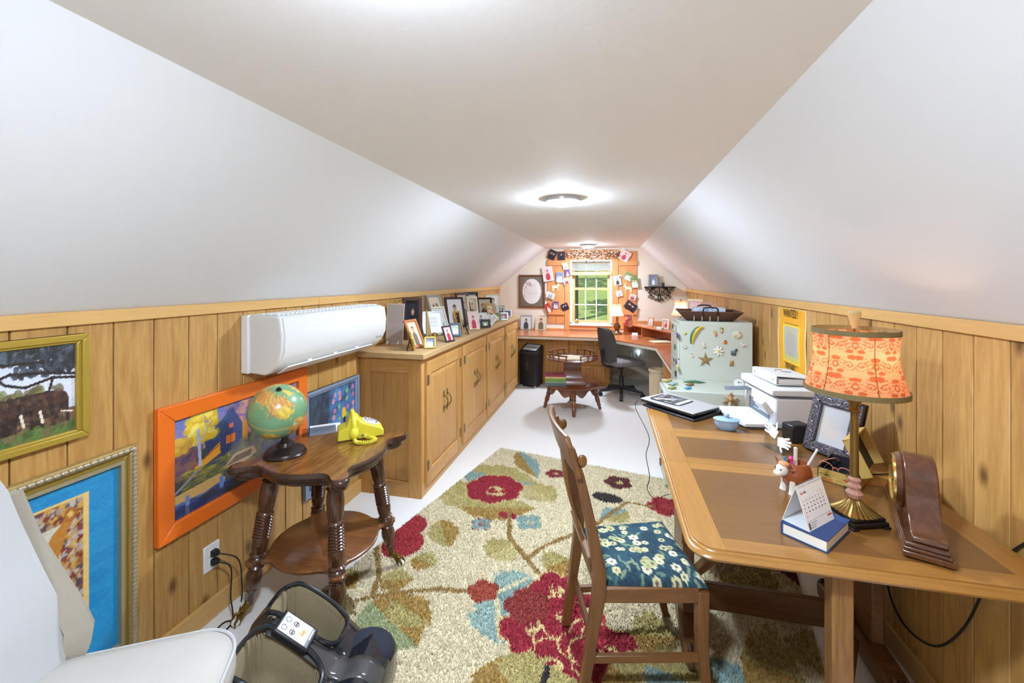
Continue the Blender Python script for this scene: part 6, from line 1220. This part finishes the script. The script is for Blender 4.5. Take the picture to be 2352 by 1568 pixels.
# ================================================================== DESK ALONG THE GABLE AND RIGHT WALL
M_desk = wood('desk_laminate', (196, 120, 74), (160, 88, 50), 'x', 1, .22, contrast=.5, coat=.2); M_dedge = plain('cream_edge', (236, 226, 208), .5)
dp_ = [(XL + .004, 6.046), (-.077, 6.046), (.555, 5.36), (.555, 4.07), (XR - .004, 4.07), (XR - .004, YF - .003), (XL + .004, YF - .003)]
dk = thing('corner_desk', 'built in corner desk top of reddish brown laminate under the window', 'desk', (0, 0, 0))
MB().prism(dp_, DZ - .012, DZ).build('worktop', M_desk, dk, smooth=0); MB().prism(dp_, DZ - .045, DZ - .012).build('edge_band', M_dedge, dk, smooth=0, M=T((0, 0, 0)))
M_bead = wood('honey_beadboard', (210, 150, 80), (166, 108, 48), 'z', 1, .4, knots=.05); M_knob = plain('pewter_knob', (150, 140, 120), .35, .7)
def beadprof(w_, n, d_=.018, g=.004):
    pts = [(0, d_), (0, 0)]
    for k in range(1, n): x = w_ * k / n; pts += [(x - g, 0), (x, g), (x + g, 0)]
    return pts + [(w_, 0), (w_, d_)]
def bead(nm, w_, h_, n, parent, M, pull=None):
    o = MB().prism(beadprof(w_, n), 0, h_).build(nm, M_bead, parent, smooth=0, M=M)
    if pull == 'knob':
        pass
    return o
def bar_pull(parent, x, z, L=.09):
    m = MB().tube([(x - L / 2, 0, z), (x - L / 2, -.022, z), (x + L / 2, -.022, z), (x + L / 2, 0, z)], .004, 6); m.build('handle', M_knob, parent)
BY = 6.28; u2 = lambda u: py(u, 800, BY).x; v2 = lambda v: py(1340, v, BY).z
bA = thing('desk_cupboard', 'honey beadboard desk cupboard with two doors behind the shredder', 'cabinet', (u2(1188), BY, 0)); wA = u2(1306) - u2(1188)
MB().bx(0, wA, .02, YF - BY - .004, .0, DZ - .046).build('carcass', M_bead, bA)
for a, b, lab in ((1190, 1260.5, 0), (1262, 1304, 1)):
    d_ = bead('door', u2(b) - u2(a), v2(782) - v2(876), 7 if lab == 0 else 5, bA, T((u2(a) - u2(1188), 0, v2(876)))); xk = (u2(1257) - u2(a)) if lab == 0 else .03
    MB().ball((xk, -.014, v2(786) - v2(876)), .013, 10, 8).build('knob', M_knob, d_)
bB = thing('drawer_cabinet', 'honey beadboard drawer unit under the desk with four drawers', 'cabinet', (u2(1307), BY, 0), ); wB = u2(1402) - u2(1307)
MB().bx(0, wB, .02, YF - BY - .004, .0, DZ - .046).build('carcass', M_bead, bB)
vs_ = [781, 792, 815, 838, 876]
for k in range(4):
    z1, z0 = v2(vs_[k] + .6), v2(vs_[k + 1] - .6); d_ = bead('drawer', u2(1400) - u2(1309), z1 - z0, 10, bB, T((.012, 0, z0))); bar_pull(d_, (u2(1400) - u2(1309)) * .5, (z1 - z0) * .62 if k < 3 else (z1 - z0) * .78)
CX_, CY0, CY1 = .62, 4.09, 5.22
bC = thing('drawer_cabinet', 'honey beadboard drawer wing beside the stoneware crock', 'cabinet', (CX_, CY1, 0)); MB().bx(.02, XR - CX_ - .025, -(CY1 - CY0), 0, 0, DZ - .046).build('carcass', M_bead, bC)
for k in range(3):
    w_ = (CY1 - CY0) / 3 - .012
    for j in range(3):
        z0 = .09 + j * .195; d_ = bead('drawer', w_, .185, 6, bC, T((0, -k * (CY1 - CY0) / 3 - .006, z0)) @ rot(0, 0, -PI / 2)); bar_pull(d_, w_ / 2, .12)
# riser shelf with cubbies
ra, rb = pz(1432, 763, DZ), pz(1545, 790, DZ); rd = rb - ra; RLn = rd.length; rs = thing('desk_riser', 'low brown cubby shelf standing on the corner desk', 'shelf', ra, math.atan2(rd.y, rd.x)); RH = .15
nrm_ = 1
MB().bx(-.0, RLn, -.012, .2, RH - .018, RH).build('top_board', M_desk, rs, bevel=.002)
for x in (.006, RLn * .42, RLn - .012): MB().bx(x - .006, x + .006, 0, .19, 0, RH - .018).build('divider', M_desk, rs)
MB().bx(.012, RLn - .018, .188, .198, 0, RH - .018).build('back_board', M_desk, rs)
# night light and outlet in the knee hole
p = py(1450, 814, YF); t = thing('wall_outlet', 'grey double outlet on the wall inside the desk kneehole', 'outlet', p); MB().box((0, -.004, 0), (.075, .008, .115)).build('plate', plain('grey_plate', (190, 188, 184), .5), t, bevel=.002); MB().box((0, -.009, .02), (.034, .003, .03)).build('socket', M_whitepl, t); MB().box((0, -.009, -.02), (.034, .003, .03)).build('socket', M_whitepl, t)
p = py(1466, 812, YF); t = thing('night_light', 'glowing blue white night light plugged in under the desk', 'night light', p); MB().box((0, -.01, -.01), (.05, .02, .07)).build('body', M_whitepl, t, bevel=.006); MB().lathe([(.02, 0), (.024, .02), (.02, .045), (0, .055)], 14).build('lens', emit('night_glow', (200, 236, 255), 5), t, M=T((0, -.03, .0)))
# stoneware crock, shredder
p = pz(1512, 893); t = thing('stoneware_crock', 'tall cream stoneware crock beside the desk drawers', 'crock', (.585, 5.46, 0)); MB().lathe([(.0, 0), (.085, 0), (.095, .01), (.1, .2), (.098, .39), (.092, .415), (.105, .425), (.108, .445), (.103, .46), (.092, .46), (.088, .43), (.088, .03), (0, .03)], 32).build('pot', plain('cream_stoneware', (222, 200, 166), .4, coat=.2, var=.08, vscale=10), t, smooth=50)
t = thing('paper_shredder', 'black paper shredder with silver top beside the cupboards', 'shredder', (-1.105, 6.09, 0), R(-22)); SW_, SD_, SH_ = .30, .22, .57
MB().loft([[(x * k, y * k, z) for x, y in rrect(SW_ / 2, SD_ / 2, .02, 4)] for k, z in ((.93, .035), (1.0, .42), (1.0, .48))]).build('bin', M_gblack, t, smooth=40)
MB().loft([[(x, y * k - off, z + tl_ * y) for x, y in rrect(SW_ / 2 * 1.01, SD_ / 2, .02, 4)] for k, z, off, tl_ in ((1.01, .481, 0, 0), (1.01, .515, 0, .25), (.92, .548, -.004, .4), (.8, .556, -.008, .42))]).build('head', M_gblack, t, smooth=50)
MB().box((0, 0, 0), (.23, .15, .004)).build('feed_plate', plain('pale_grey_plate', (196, 200, 208), .35), t, M=T((0, .01, .564)) @ rot(R(23))); MB().box((0, 0, .003), (.18, .012, .002)).build('feed_slot', M_dark, t, M=T((0, .01, .564)) @ rot(R(23)))
MB().box((0, -SD_ / 2 * .985, .31), (.05, .006, .13)).build('window', plain('smoked_window', (64, 56, 58), .15), t)
for sx in (-1, 1):
    for sy in (-1, 1): MB().cyl((sx * .115 - .008, sy * .08, .018), (sx * .115 + .008, sy * .08, .018), .018).build('caster', plain('caster_white', (196, 196, 196), .4), t); MB().box((sx * .115, sy * .08, .034), (.012, .012, .012)).build('caster_mount', M_gblack, t)
# ================================================================== ROUND TIERED TABLE
M_cherry = wood('cherry_wood', (124, 70, 42), (78, 40, 26), 'x', 1.3, .2, coat=.5, contrast=.7); M_cherryz = wood('cherry_turned', (124, 70, 42), (78, 40, 26), 'z', 1.3, .22, coat=.5, contrast=.7)
rt = thing('tiered_table', 'round two tier cherry table with spindle gallery', 'table', (-.43, 5.14, 0), R(8))
MB().lathe([(.0, .6), (.29, .6), (.31, .606), (.312, .616), (.3, .622), (0, .622)], 48).build('upper_top', M_cherry, rt, smooth=40); MB().lathe([(0, .29), (.31, .29), (.335, .297), (.337, .307), (.325, .315), (0, .315)], 48).build('lower_top', M_cherry, rt, smooth=40)
sq_ = [(.19, .315), (.185, .34), (.15, .375), (.125, .43), (.115, .5), (.118, .56), (.14, .6)]
MB().loft([[(r_ * math.cos(a), r_ * math.sin(a), z) for a in np.linspace(PI / 4, PI / 4 + 2 * PI, 4, endpoint=False)] for r_, z in [(r_ * 1.22, z) for r_, z in sq_]]).build('pedestal', M_cherryz, rt, bevel=.004, smooth=50)
for k in range(4):
    a0 = k * PI / 2 + R(14); arc = np.linspace(a0, a0 + R(62), 9)
    g = MB().tube([(.285 * math.cos(a), .285 * math.sin(a), .672) for a in arc], .009, 8).build('gallery_rail', M_cherryz, rt)
    for a in arc[::2][:4] if False else np.linspace(a0 + R(3), a0 + R(59), 4): MB().lathe([(.005, 0), (.008, .012), (.005, .022), (.008, .034), (.006, .05)], 8).build('spindle', M_cherryz, g, M=T((.285 * math.cos(a), .285 * math.sin(a), .62)))
    la = k * PI / 2; top, ft = Vector((.25 * math.cos(la), .25 * math.sin(la), .285)), Vector((.335 * math.cos(la), .335 * math.sin(la), 0))
    MB().lathe_to([(.03, 0), (.032, .3), (.026, .36), (.034, .4), (.022, .44), (.026, .5), (.028, .62), (.018, .78), (.026, .82), (.017, .86), (.02, .95), (.014, 1)], top, ft, 14).build('leg', M_cherryz, rt, smooth=50)
    aa = np.linspace(la, la + PI / 2, 13); MB().loft([[(r_ * math.cos(a), r_ * math.sin(a), z) for r_, z in ((.255, .292), (.27, .292), (.27, .225 + .035 * math.cos((a - la) * 8) - .012 * math.cos((a - la) * 4)), (.255, .225 + .035 * math.cos((a - la) * 8) - .012 * math.cos((a - la) * 4)))] for a in aa]).build('scalloped_apron', M_cherryz, rt, smooth=40)
dy_ = [((.19 + .012 * math.cos(k * PI / 2)) * math.cos(k * PI / 24), (.15 + .01 * math.cos(k * PI / 2)) * math.sin(k * PI / 24)) for k in range(48)]
t = MB().prism(dy_, 0, .002).build('crochet_doily', plain('cream_lace', (222, 208, 176), .9, bump=1, bscale=120, var=.15, vscale=90), None, M=T((-.45, 5.10, .6232))); tag(t, 'cream crochet doily on the round tier table', 'doily')
zb_ = .3158
for k, (w_, d_, h_, c, c2, lab) in enumerate(((.25, .17, .03, (90, 110, 120), (206, 180, 70), 'grey and yellow paperback at the bottom of the small stack'), (.24, .165, .022, (130, 150, 130), (190, 180, 150), 'pale green paperback in the small stack'), (.24, .17, .028, (110, 150, 70), (214, 190, 120), 'green paperback in the small stack'), (.24, .17, .026, (206, 180, 110), (190, 90, 90), 'yellow spined paperback in the small stack'), (.245, .17, .02, (150, 60, 80), (150, 60, 80), 'crimson covered paperback on top of the small stack'))):
    b_ = thing('paperback_book', lab, 'book', (-.615, 4.995, zb_), R(8 + (k % 3) * 2), group='books on the round tier table'); MB().bx(-w_ / 2, w_ / 2, -d_ / 2, -d_ / 2 + .003, 0, h_).build('spine', plain('sp_%d' % k, c, .5), b_); MB().bx(-w_ / 2, w_ / 2, -d_ / 2, d_ / 2, 0, .002).build('cover', plain('cv_%d' % k, c2, .5), b_); MB().bx(-w_ / 2, w_ / 2, -d_ / 2, d_ / 2, h_ - .002, h_).build('cover', plain('cv_%d' % k, c2, .5), b_); MB().bx(-w_ / 2 + .003, w_ / 2 - .003, -d_ / 2 + .003, d_ / 2 - .003, .002, h_ - .002).build('page_block', MATS['page_cream'], b_); zb_ += h_ + .0006
# ================================================================== OFFICE CHAIR
t = thing('office_chair', 'grey swivel office chair with five star base at the desk', 'chair', (.165, 5.86, 0), R(32)); M_cf = plain('charcoal_fabric', (84, 80, 80), .85, bump=.4, bscale=400); M_cshell = plain('chair_shell', (44, 44, 50), .4)
for k in range(5):
    a = k * 2 * PI / 5 + R(20); e = Vector((.285 * math.cos(a), .285 * math.sin(a), .075))
    lg = MB().loft([[Vector(c) + Vector((-math.sin(a) * x, math.cos(a) * x, z)) for x, z in ((-w_, -h_), (w_, -h_), (w_, h_), (-w_, h_))] for c, w_, h_ in (((.03 * math.cos(a), .03 * math.sin(a), .11), .024, .022), (tuple(e), .016, .014))]).build('base_arm', M_cshell, t, bevel=.005)
    q = Vector((-math.sin(a), math.cos(a), 0)) * .014; c = e - Vector((0, 0, .047)); MB().cyl(c - q * 1.6, c + q * 1.6, .028, n=16).build('caster', M_cshell, lg); MB().cyl(c, e, .008).build('caster_stem', M_cshell, lg)
MB().lathe([(.035, .09), (.036, .15), (.03, .16), (.03, .26), (.018, .265), (.018, .40)], 18).build('gas_column', M_cshell, t)
MB().bx(-.12, .12, -.1, .1, .395, .425).build('seat_plate', M_cshell, t, bevel=.008)
sg = [rrect(.235 * k, .235 * k, .1 * k, 6, .02, 0) for k in (.9, 1, 1.02, .98, .8, .4)]
MB().loft([[(x, y, z - (.02 * max(0, (x - .1) / .15) ** 2)) for x, y in s] for s, z in zip(sg, (.425, .44, .465, .49, .503, .506))]).build('seat', plain('grey_seat_fabric', (128, 122, 120), .6, bump=.3, bscale=400), t, smooth=60)
bz2 = [(.455, .12, -.195), (.49, .18, -.205), (.62, .215, -.222), (.74, .215, -.235), (.84, .2, -.255), (.90, .165, -.275), (.925, .09, -.285)]
MB().loft([[(x0 + (.028 if abs(s) < 1 and sd_ == 0 else 0) * (1 - s * s) * 0 + (.02 * s * s) + (0 if sd_ == 0 else -.05 * (1 - abs(s) ** 4)), s * w_, z) for sd_, rng in ((0, np.linspace(-1, 1, 9)), (1, np.linspace(1, -1, 9)[1:-1])) for s in rng] for z, w_, x0 in bz2]).build('backrest', M_cf, t, smooth=60)
MB().tube(smooth_path([(-.06, 0, .405), (-.2, 0, .40), (-.285, 0, .45), (-.285, 0, .56), (-.265, 0, .66)], 5), .016, 8).build('back_bracket', M_cshell, t); MB().tube([(-.05, -.14, .41), (-.13, -.2, .40), (-.19, -.21, .42)], .008, 6).build('lever', M_cshell, t); MB().cyl((-.27, 0, .6), (-.31, 0, .6), .025).build('tilt_knob', M_cshell, t)
# ================================================================== LAMPS ON THE DESK
def desk_lamp(p, label, rz=0):
    t = thing('desk_lamp', label, 'lamp', p, rz); m_ = plain('bronze_lamp', (120, 92, 58), .35, .6)
    MB().lathe([(.0, 0), (.075, 0), (.075, .012), (.055, .02), (.045, .035), (.03, .05), (.028, .06), (.04, .075), (.052, .11), (.05, .13), (.03, .16), (.032, .168), (.02, .175), (.012, .18), (.012, .29)], 24).build('base', m_, t, smooth=40)
    ms = bpy.data.materials.get('cream_shade')
    if ms is None:
        ms = M_sh.copy(); ms.name = 'cream_shade'; MATS['cream_shade'] = ms
    P = Paint(64, 8, (246, 214, 190))
    for k in range(16): P.rect(k / 16, 0, k / 16 + .016, 1, (226, 186, 160))
    shade(t, .105, .062, .275, .44, P, ms, .014, 64, 14)
    for r_, z in ((.105, .275), (.0625, .44)): MB().lathe([(r_ - .001, z - .003), (r_ + .002, z - .003), (r_ + .002, z + .004), (r_ - .001, z + .004), (r_ - .001, z - .003)], 40, cap=False).build('trim_band', plain('peach_band', (230, 190, 166), .7), t)
    MB().ball((0, 0, .34), (.02, .02, .03), 12, 8).build('bulb', emit('pink_bulb', (255, 206, 176), 90), t); MB().tube([(0, 0, .29), (0, 0, .44)], .003, 6).build('stem', m_, t); MB().ball((0, 0, .45), .01, 8, 6).build('finial', m_, t)
    for k in range(3): a = k * 2.09; MB().tube([(0, 0, .436), (.062 * math.cos(a), .062 * math.sin(a), .436)], .0015, 5).build('spider_arm', m_, t)
desk_lamp(pz(1417, 767, DZ + .0005), 'bronze desk lamp with cream bell shade beside the window'); desk_lamp(Vector((.80, 5.12, DZ + .13)), 'desk lamp with glowing shade behind the tall file cabinet')
t = thing('lamp_box', 'small wooden box under the lamp behind the tall cabinet', 'box', (.80, 5.12, DZ + .0005)); MB().bx(-.09, .09, -.09, .09, 0, .128).build('box_body', M_desk, t, bevel=.004); MB().bx(-.094, .094, -.094, .094, .1, .1285).build('box_lid', M_desk, t, bevel=.003)
# ================================================================== SMALL THINGS ON THE DESK
RZ = DZ + RH + .0005
def small(u, v, z, name, label, cat, rz=0): return thing(name, label, cat, pz(u, v, z), rz)
t = small(1447, 750, RZ, 'pencil_cup', 'pink pencil cup with flowers on the desk riser', 'cup'); MB().lathe([(0, 0), (.035, 0), (.04, .09), (.036, .09), (.032, .006), (0, .006)], 18).build('cup', plain('peach_cup', (232, 170, 140), .5), t)
for k, (x, y) in enumerate(((-.05, .09), (-.06, .06), (-.03, .11), (-.05, .03))): MB().ball((x, -.03, y), .024, 10, 6).build('flower', plain('coral_flower', (214, 100, 90), .7), t)
for k in range(5): MB().cyl((-.015 + k * .008, 0, .02), (-.03 + k * .016, .01 * (k - 2), .17 - .01 * (k % 2)), .005, n=8).build('pencil', plain('pc_%d' % k, [(90, 60, 130), (60, 110, 160), (200, 90, 60), (90, 60, 130), (230, 220, 200)][k], .5), t)
frame_thing('photo_frame', 'small peach frame on a stand on the desk riser', T(pz(1494, 749, RZ)) @ rot(0, 0, R(-50)) @ rot(R(-8)), .10, .13, .018, plain('peach_frame', (226, 160, 120), .5), 'white', 60, group='frames on the desk riser')
frame_thing('photo_frame', 'pale frame with pastel picture on the desk riser', T(pz(1529, 755, RZ)) @ rot(0, 0, R(-50)) @ rot(R(-8)), .12, .13, .016, FR['cream'], 'pink', 61, group='frames on the desk riser')
t = small(1516, 757, RZ, 'trinket_box', 'small white lidded box on the desk riser', 'box', R(-50)); MB().bx(-.04, .04, -.02, .03, 0, .025).build('box_body', M_whitepl, t, bevel=.003); MB().bx(-.042, .042, -.022, .032, .025, .035).build('box_lid', M_whitepl, t, bevel=.003)
t = small(1458, 771, DZ + .0005, 'card_holder', 'small white card holder on the desk', 'holder', R(-10)); MB().bx(-.045, .045, -.02, .02, 0, .02).build('tray', M_whitepl, t, bevel=.003); MB().bx(-.04, .04, -.004, .0, .02, .045).build('cards', M_card, t, M=rot(R(-10)))
t = small(1518, 786, DZ + .0005, 'notebook', 'cream notebook lying open near the file cabinet', 'notebook', R(20)); MB().bx(-.13, .13, -.09, .09, 0, .008).build('cover', plain('tan_cover', (196, 150, 104), .6), t, bevel=.002); MB().bx(-.125, .125, -.085, .085, .008, .014).build('pages', plain('cream_pages', (232, 220, 190), .8), t)
t = thing('remote_control', 'dark remote control lying on the cream notebook', 'remote', pz(1520, 779, DZ + .0155), R(-20)); MB().bx(-.08, .08, -.018, .018, 0, .014).build('casing', M_gblack, t, bevel=.004); MB().bx(-.05, .05, -.012, .012, .014, .0155).build('keypad', plain('key_dark', (90, 86, 86), .6), t)
t = small(1325, 741, py(1325, 743, YF - .02).z, 'sill_figurine', 'small gold figurine on the window sill', 'figurine'); q = py(1325, 742, YF - .022); t.location = (q.x, YF - .022, WZ0 + .0045)
MB().ball((0, 0, .03), (.032, .016, .03), 12, 8).build('body', plain('gold_straw', (196, 160, 80), .6, bump=1, bscale=100), t); MB().ball((0, -.004, .062), .016, 10, 6).build('head', plain('pale_face', (220, 200, 180), .6), t); MB().ball((.02, -.008, .045), .014, 10, 6).build('bow', plain('straw_bow', (160, 170, 130), .6), t)
# folders standing on the wing, framed board behind the lamp
sx0 = Vector((1.0, 4.75, DZ + .0005)); t = thing('file_sorter', 'wooden desktop sorter on the desk wing by the pine wall', 'sorter', sx0); MB().bx(-.1, .13, -.2, .2, 0, .34).build('sorter_body', M_desk, t, bevel=.004)
for k in range(3):
    b_ = thing('booklet', ['pale booklet on the sorter, the one beside the desk lamp side', 'pale booklet standing between two others on the sorter', 'pale booklet on the sorter, the one beside the pine wall end'][k], 'booklet', sx0 + Vector((.02, -.1 + k * .09, .3405)), R(12 * k - 10), group='booklets on the desktop sorter'); MB().box((0, 0, .115), (.15, .012, .23), rot(0, R(-8 + k * 5), 0)).build('cover', plain('pink_cover', (232, 190, 168), .6), b_, bevel=.002, M=T((0, 0, .005))); MB().box((0, .007, .118), (.148, .006, .21), rot(0, R(-8 + k * 5), 0)).build('pages', MATS['page_cream'], b_, M=T((0, 0, .005)))
frame_thing('photo_frame', 'large pale board with two oval photos behind the desk lamp', T((.985, 5.50, DZ + .0005)) @ rot(0, 0, R(-62)) @ rot(R(-6)), .28, .58, .03, FR['cream'], 'pink', 70, group=None)
# ================================================================== THINGS ON THE GABLE WALL
a, b = py(1192, 631, YF), py(1252, 707, YF); W, Hh = b.x - a.x, a.z - b.z
t = thing('framed_picture', 'oval verse on grey mat in brown frame on the gable wall', 'picture', ((a.x + b.x) / 2, YF - .001, b.z)); fbox(MB(), W, Hh, .028, -.022, 0).build('frame', FR['oak'] if False else plain('fr_reddish', (120, 70, 44), .4), t, bevel=.004)
P = Paint(60, 76, (116, 110, 92)); P.ell(.5, .5, .4, .42, (232, 226, 224)); P.spots(30, .2, .2, .5, .34, .02, [(190, 110, 110), (120, 130, 100)], .7); P.spots(30, .16, .34, .3, .7, .015, [(130, 140, 110), (190, 150, 140)], .6)
for k in range(14): P.rect(.5 - .2 + .03 * abs(k - 7) / 3, .28 + k * .034, .5 + .24 - .03 * abs(k - 7) / 3, .289 + k * .034, (206, 198, 200))
picture('verse_print', P, W - .05, Hh - .05, M_print, t, T((0, -.008, .025)))
PH = [(1269, 585, 18, 22, -25, 'dark', 'dark studio portrait of a man pinned at the shutter top'), (1290, 588, 17, 20, 3, 'dark', 'dark studio portrait of a woman pinned at the shutter top'), (1259, 629, 24, 34, 8, 'pink', 'large snapshot of a boy in red overlapping the verse frame'), (1299, 611, 12, 16, 14, 'white', 'small white snapshot of a couple on the window casing'), (1286, 637, 18, 24, -3, 'blue', 'colourful snapshot of a person in red on the shutter'), (1304, 627, 11, 16, 5, 'purple', 'small violet snapshot on the window casing'), (1301, 646, 14, 14, 22, 'pink', 'small tilted pink snapshot below the violet one'), (1265, 678, 19, 14, -22, 'white', 'cream card pinned below the moose cutout'), (1260, 707, 14, 22, 26, 'red', 'tilted red snapshot low on the shutter edge'), (1277, 700, 14, 17, 0, 'purple', 'purple group snapshot low on the shutter'), (1298, 704, 17, 16, 24, 'dark', 'tilted dark snapshot beside the lower casing knot'),
      (1435, 587, 22, 23, -32, 'pink', 'pale baby portrait pinned at the top of the shutter near the iron shelf'), (1418, 644, 16, 22, 8, 'bw', 'black and white portrait of a girl on the casing'), (1424, 635, 6, 8, 6, 'bw', 'tiny snapshot tucked above the girl portrait'), (1444, 635, 20, 18, -26, 'green', 'green garden snapshot partly under the bride photo'), (1457, 648, 17, 24, 8, 'green', 'bride in a green garden snapshot at the shutter edge'), (1422, 674, 13, 13, 16, 'white', 'small white snapshot below the girl portrait'), (1453, 682, 14, 13, -20, 'pink', 'small pink snapshot beside the white goat cutout'), (1448, 703, 26, 19, -34, 'dark', 'large tilted snapshot low on the shutter above the desk lamp')]
mpx = YF / FPX * .93
for i, (u, v, w_, h_, an, kind, lab) in enumerate(PH):
    p = py(u, v, YF); W, Hh = w_ * 6.7 / FPX, h_ * 6.7 / FPX
    off = -.036 - .002 * (i % 4)
    t = thing('pinned_photo', lab, 'photo', M=T((p.x, YF + off - .001, p.z)) @ rot(0, R(-an), 0), group='snapshots pinned round the window'); P = portrait(kind, i + 20, 20, 24); Q = Paint(24, 28, (236, 232, 226)); Q.a[2:26, 2:22] = P.a; Q = Q if kind in ('white', 'bw', 'pink') else P
    picture('print', Q, W, Hh, vcol('snapshot', .35, .2), t, T((0, -.001, -Hh / 2))); MB().bx(-W / 2, W / 2, -.0006, .0, -Hh / 2, Hh / 2).build('paper', M_card, t); MB().cyl((0, .0, Hh * .42), (0, -off - .016, Hh * .42), .003).build('pin', plain('pin_grey', (150, 150, 150), .3, .6), t)
def cutout(u, v, lab, flip=1):
    p = py(u, v, YF); t = thing('wooden_cutout', lab, 'cutout', (p.x, YF - .018, p.z)); body = [(-.05, -.005), (-.06, .02), (-.045, .03), (.0, .028), (.03, .04), (.045, .06), (.06, .058), (.062, .048), (.078, .042), (.075, .03), (.055, .026), (.045, .0), (.045, -.06), (.037, -.06), (.032, -.015), (-.02, -.012), (-.03, -.062), (-.038, -.062), (-.036, -.018), (-.05, -.06), (-.058, -.06)]
    m = MB().prism([(x * flip, y) for x, y in body], 0, .007, rot(PI / 2)); m.build('silhouette', plain('pale_ply', (232, 214, 176), .7), t); MB().prism([(x * flip, y) for x, y in ((.04, .055), (.03, .075), (.038, .078), (.044, .066), (.05, .08), (.058, .08), (.055, .056))], 0, .007, rot(PI / 2)).build('antlers', MATS['pale_ply'], t)
cutout(1276, 660, 'pale wooden moose cutout on the shutter near the verse'); cutout(1443, 663, 'pale wooden goat cutout on the shutter near the iron shelf', -1)
# dried flower garland over the window
ga, gb_ = py(1300, 583, YF).x, py(1424, 583, YF).x; gz_ = py(1360, 584, YF).z; t = thing('flower_garland', 'dried pink and brown flower garland over the window', 'garland', ((ga + gb_) / 2, YF - .03, gz_)); GL = gb_ - ga
MB().tube([(-GL / 2 + GL * k / 20, -.02, .02 * math.sin(k * .9)) for k in range(21)], .006, 6).build('vine', plain('brown_twig', (96, 66, 48), .9), t); pr = random.Random(8)
for c, n_, nm in (((206, 160, 130), 130, 'pink_blossoms'), ((226, 206, 186), 120, 'white_blossoms'), ((120, 84, 56), 110, 'brown_leaves')):
    m = MB()
    for k in range(n_):
        x = pr.uniform(-GL / 2 * .93, GL / 2 * .93); s_ = 1 - .5 * abs(x / (GL / 2)) ** 2; m.ball((x, -.02 - pr.random() * .05, pr.gauss(-.01, .04) * s_), (pr.uniform(.008, .017), pr.uniform(.006, .012), pr.uniform(.006, .014)), 6, 4, rot(pr.random() * 3, pr.random() * 3, 0))
    m.build(nm, plain(nm, c, .9), t)['kind'] = 'stuff'
# iron scroll shelf
a, b = py(1480, 660, YF - .07), py(1551, 660, YF - .07); SWd = b.x - a.x; sz = py(1515, 658, YF - .13).z
t = thing('scroll_shelf', 'black iron wall shelf with scrolled bracket on the gable', 'shelf', ((a.x + b.x) / 2, YF - .001, sz)); M_iron = plain('black_iron', (38, 36, 36), .45, .4)
MB().bx(-SWd / 2, SWd / 2, -.13, 0, -.016, 0).build('board', M_iron, t, bevel=.004); k_ = SWd / .5
def spiral(cx, cz, r0, a0, turns, sg, n=22): return [(cx + r0 * (1 - .8 * i / n) * math.cos(a0 + sg * turns * 2 * PI * i / n), -.02, cz + r0 * (1 - .8 * i / n) * math.sin(a0 + sg * turns * 2 * PI * i / n)) for i in range(n + 1)]
for s in (-1, 1):
    def fl_(P_): return [(s * x * k_, y, z * k_) for x, y, z in P_]
    for pth in ([(0, -.02, -.02), (.0, -.02, -.12), (.02, -.02, -.17), (.0, -.02, -.27)], [(0.005, -.02, -.13), (.05, -.02, -.15), (.1, -.02, -.12), (.135, -.02, -.06), (.12, -.02, -.02)], [(.005, -.02, -.14), (.03, -.02, -.21), (.015, -.02, -.24)], [(.05, -.02, -.02), (.13, -.02, -.05), (.16, -.02, -.12), (.13, -.02, -.17)], [(.24, -.02, -.02), (.2, -.02, -.04), (.16, -.02, -.05)]):
        MB().tube([tuple(q) for q in smooth_path(fl_(pth), 6)], .0055, 6).build('scroll_bar', M_iron, t)
    for cx, cz, r0, a0, tn, sg in ((.2, -.05, .04, 2.2, 1.2, -1), (.17, -.1, .028, 1.6, 1.2, 1), (.05, -.1, .032, -1.2, 1.3, 1), (.1, -.05, .03, .4, 1.2, 1), (.16, -.18, .03, 2.2, 1.2, -1), (.1, -.2, .028, 2.4, 1.2, -1), (.05, -.23, .022, 2.4, 1.2, -1), (.13, -.15, .022, .3, 1.1, 1)):
        MB().tube(fl_(spiral(cx, cz, r0, a0, tn, sg)), .005, 6).build('scroll', M_iron, t)
pc = py(1501, 657, YF - .07); frame_thing('photo_frame', 'silver patterned frame on the iron scroll shelf', T((pc.x, YF - .06, sz + .001)) @ rot(R(-6)), .145, .185, .026, plain('silver_pattern', (150, 148, 140), .35, .5, bump=1, bscale=160), 'blue', 80)
pc = py(1523, 657, YF - .07); t = thing('glass_tumbler', 'small clear tumbler with dark base on the iron shelf', 'tumbler', (pc.x, YF - .06, sz + .0005)); MB().lathe([(0, 0), (.024, 0), (.02, .018), (0, .02)], 16).build('dark_base', M_iron, t); MB().lathe([(.022, .02), (.024, .055), (.0235, .055), (.0215, .021)], 16, cap=False).build('glass', glass('tumbler_glass', (226, 228, 228)), t)
MB().lathe([(.0235, .05), (.0245, .05), (.0245, .056), (.0235, .056), (.0235, .05)], 16, cap=False).build('rim_band', M_iron, t)
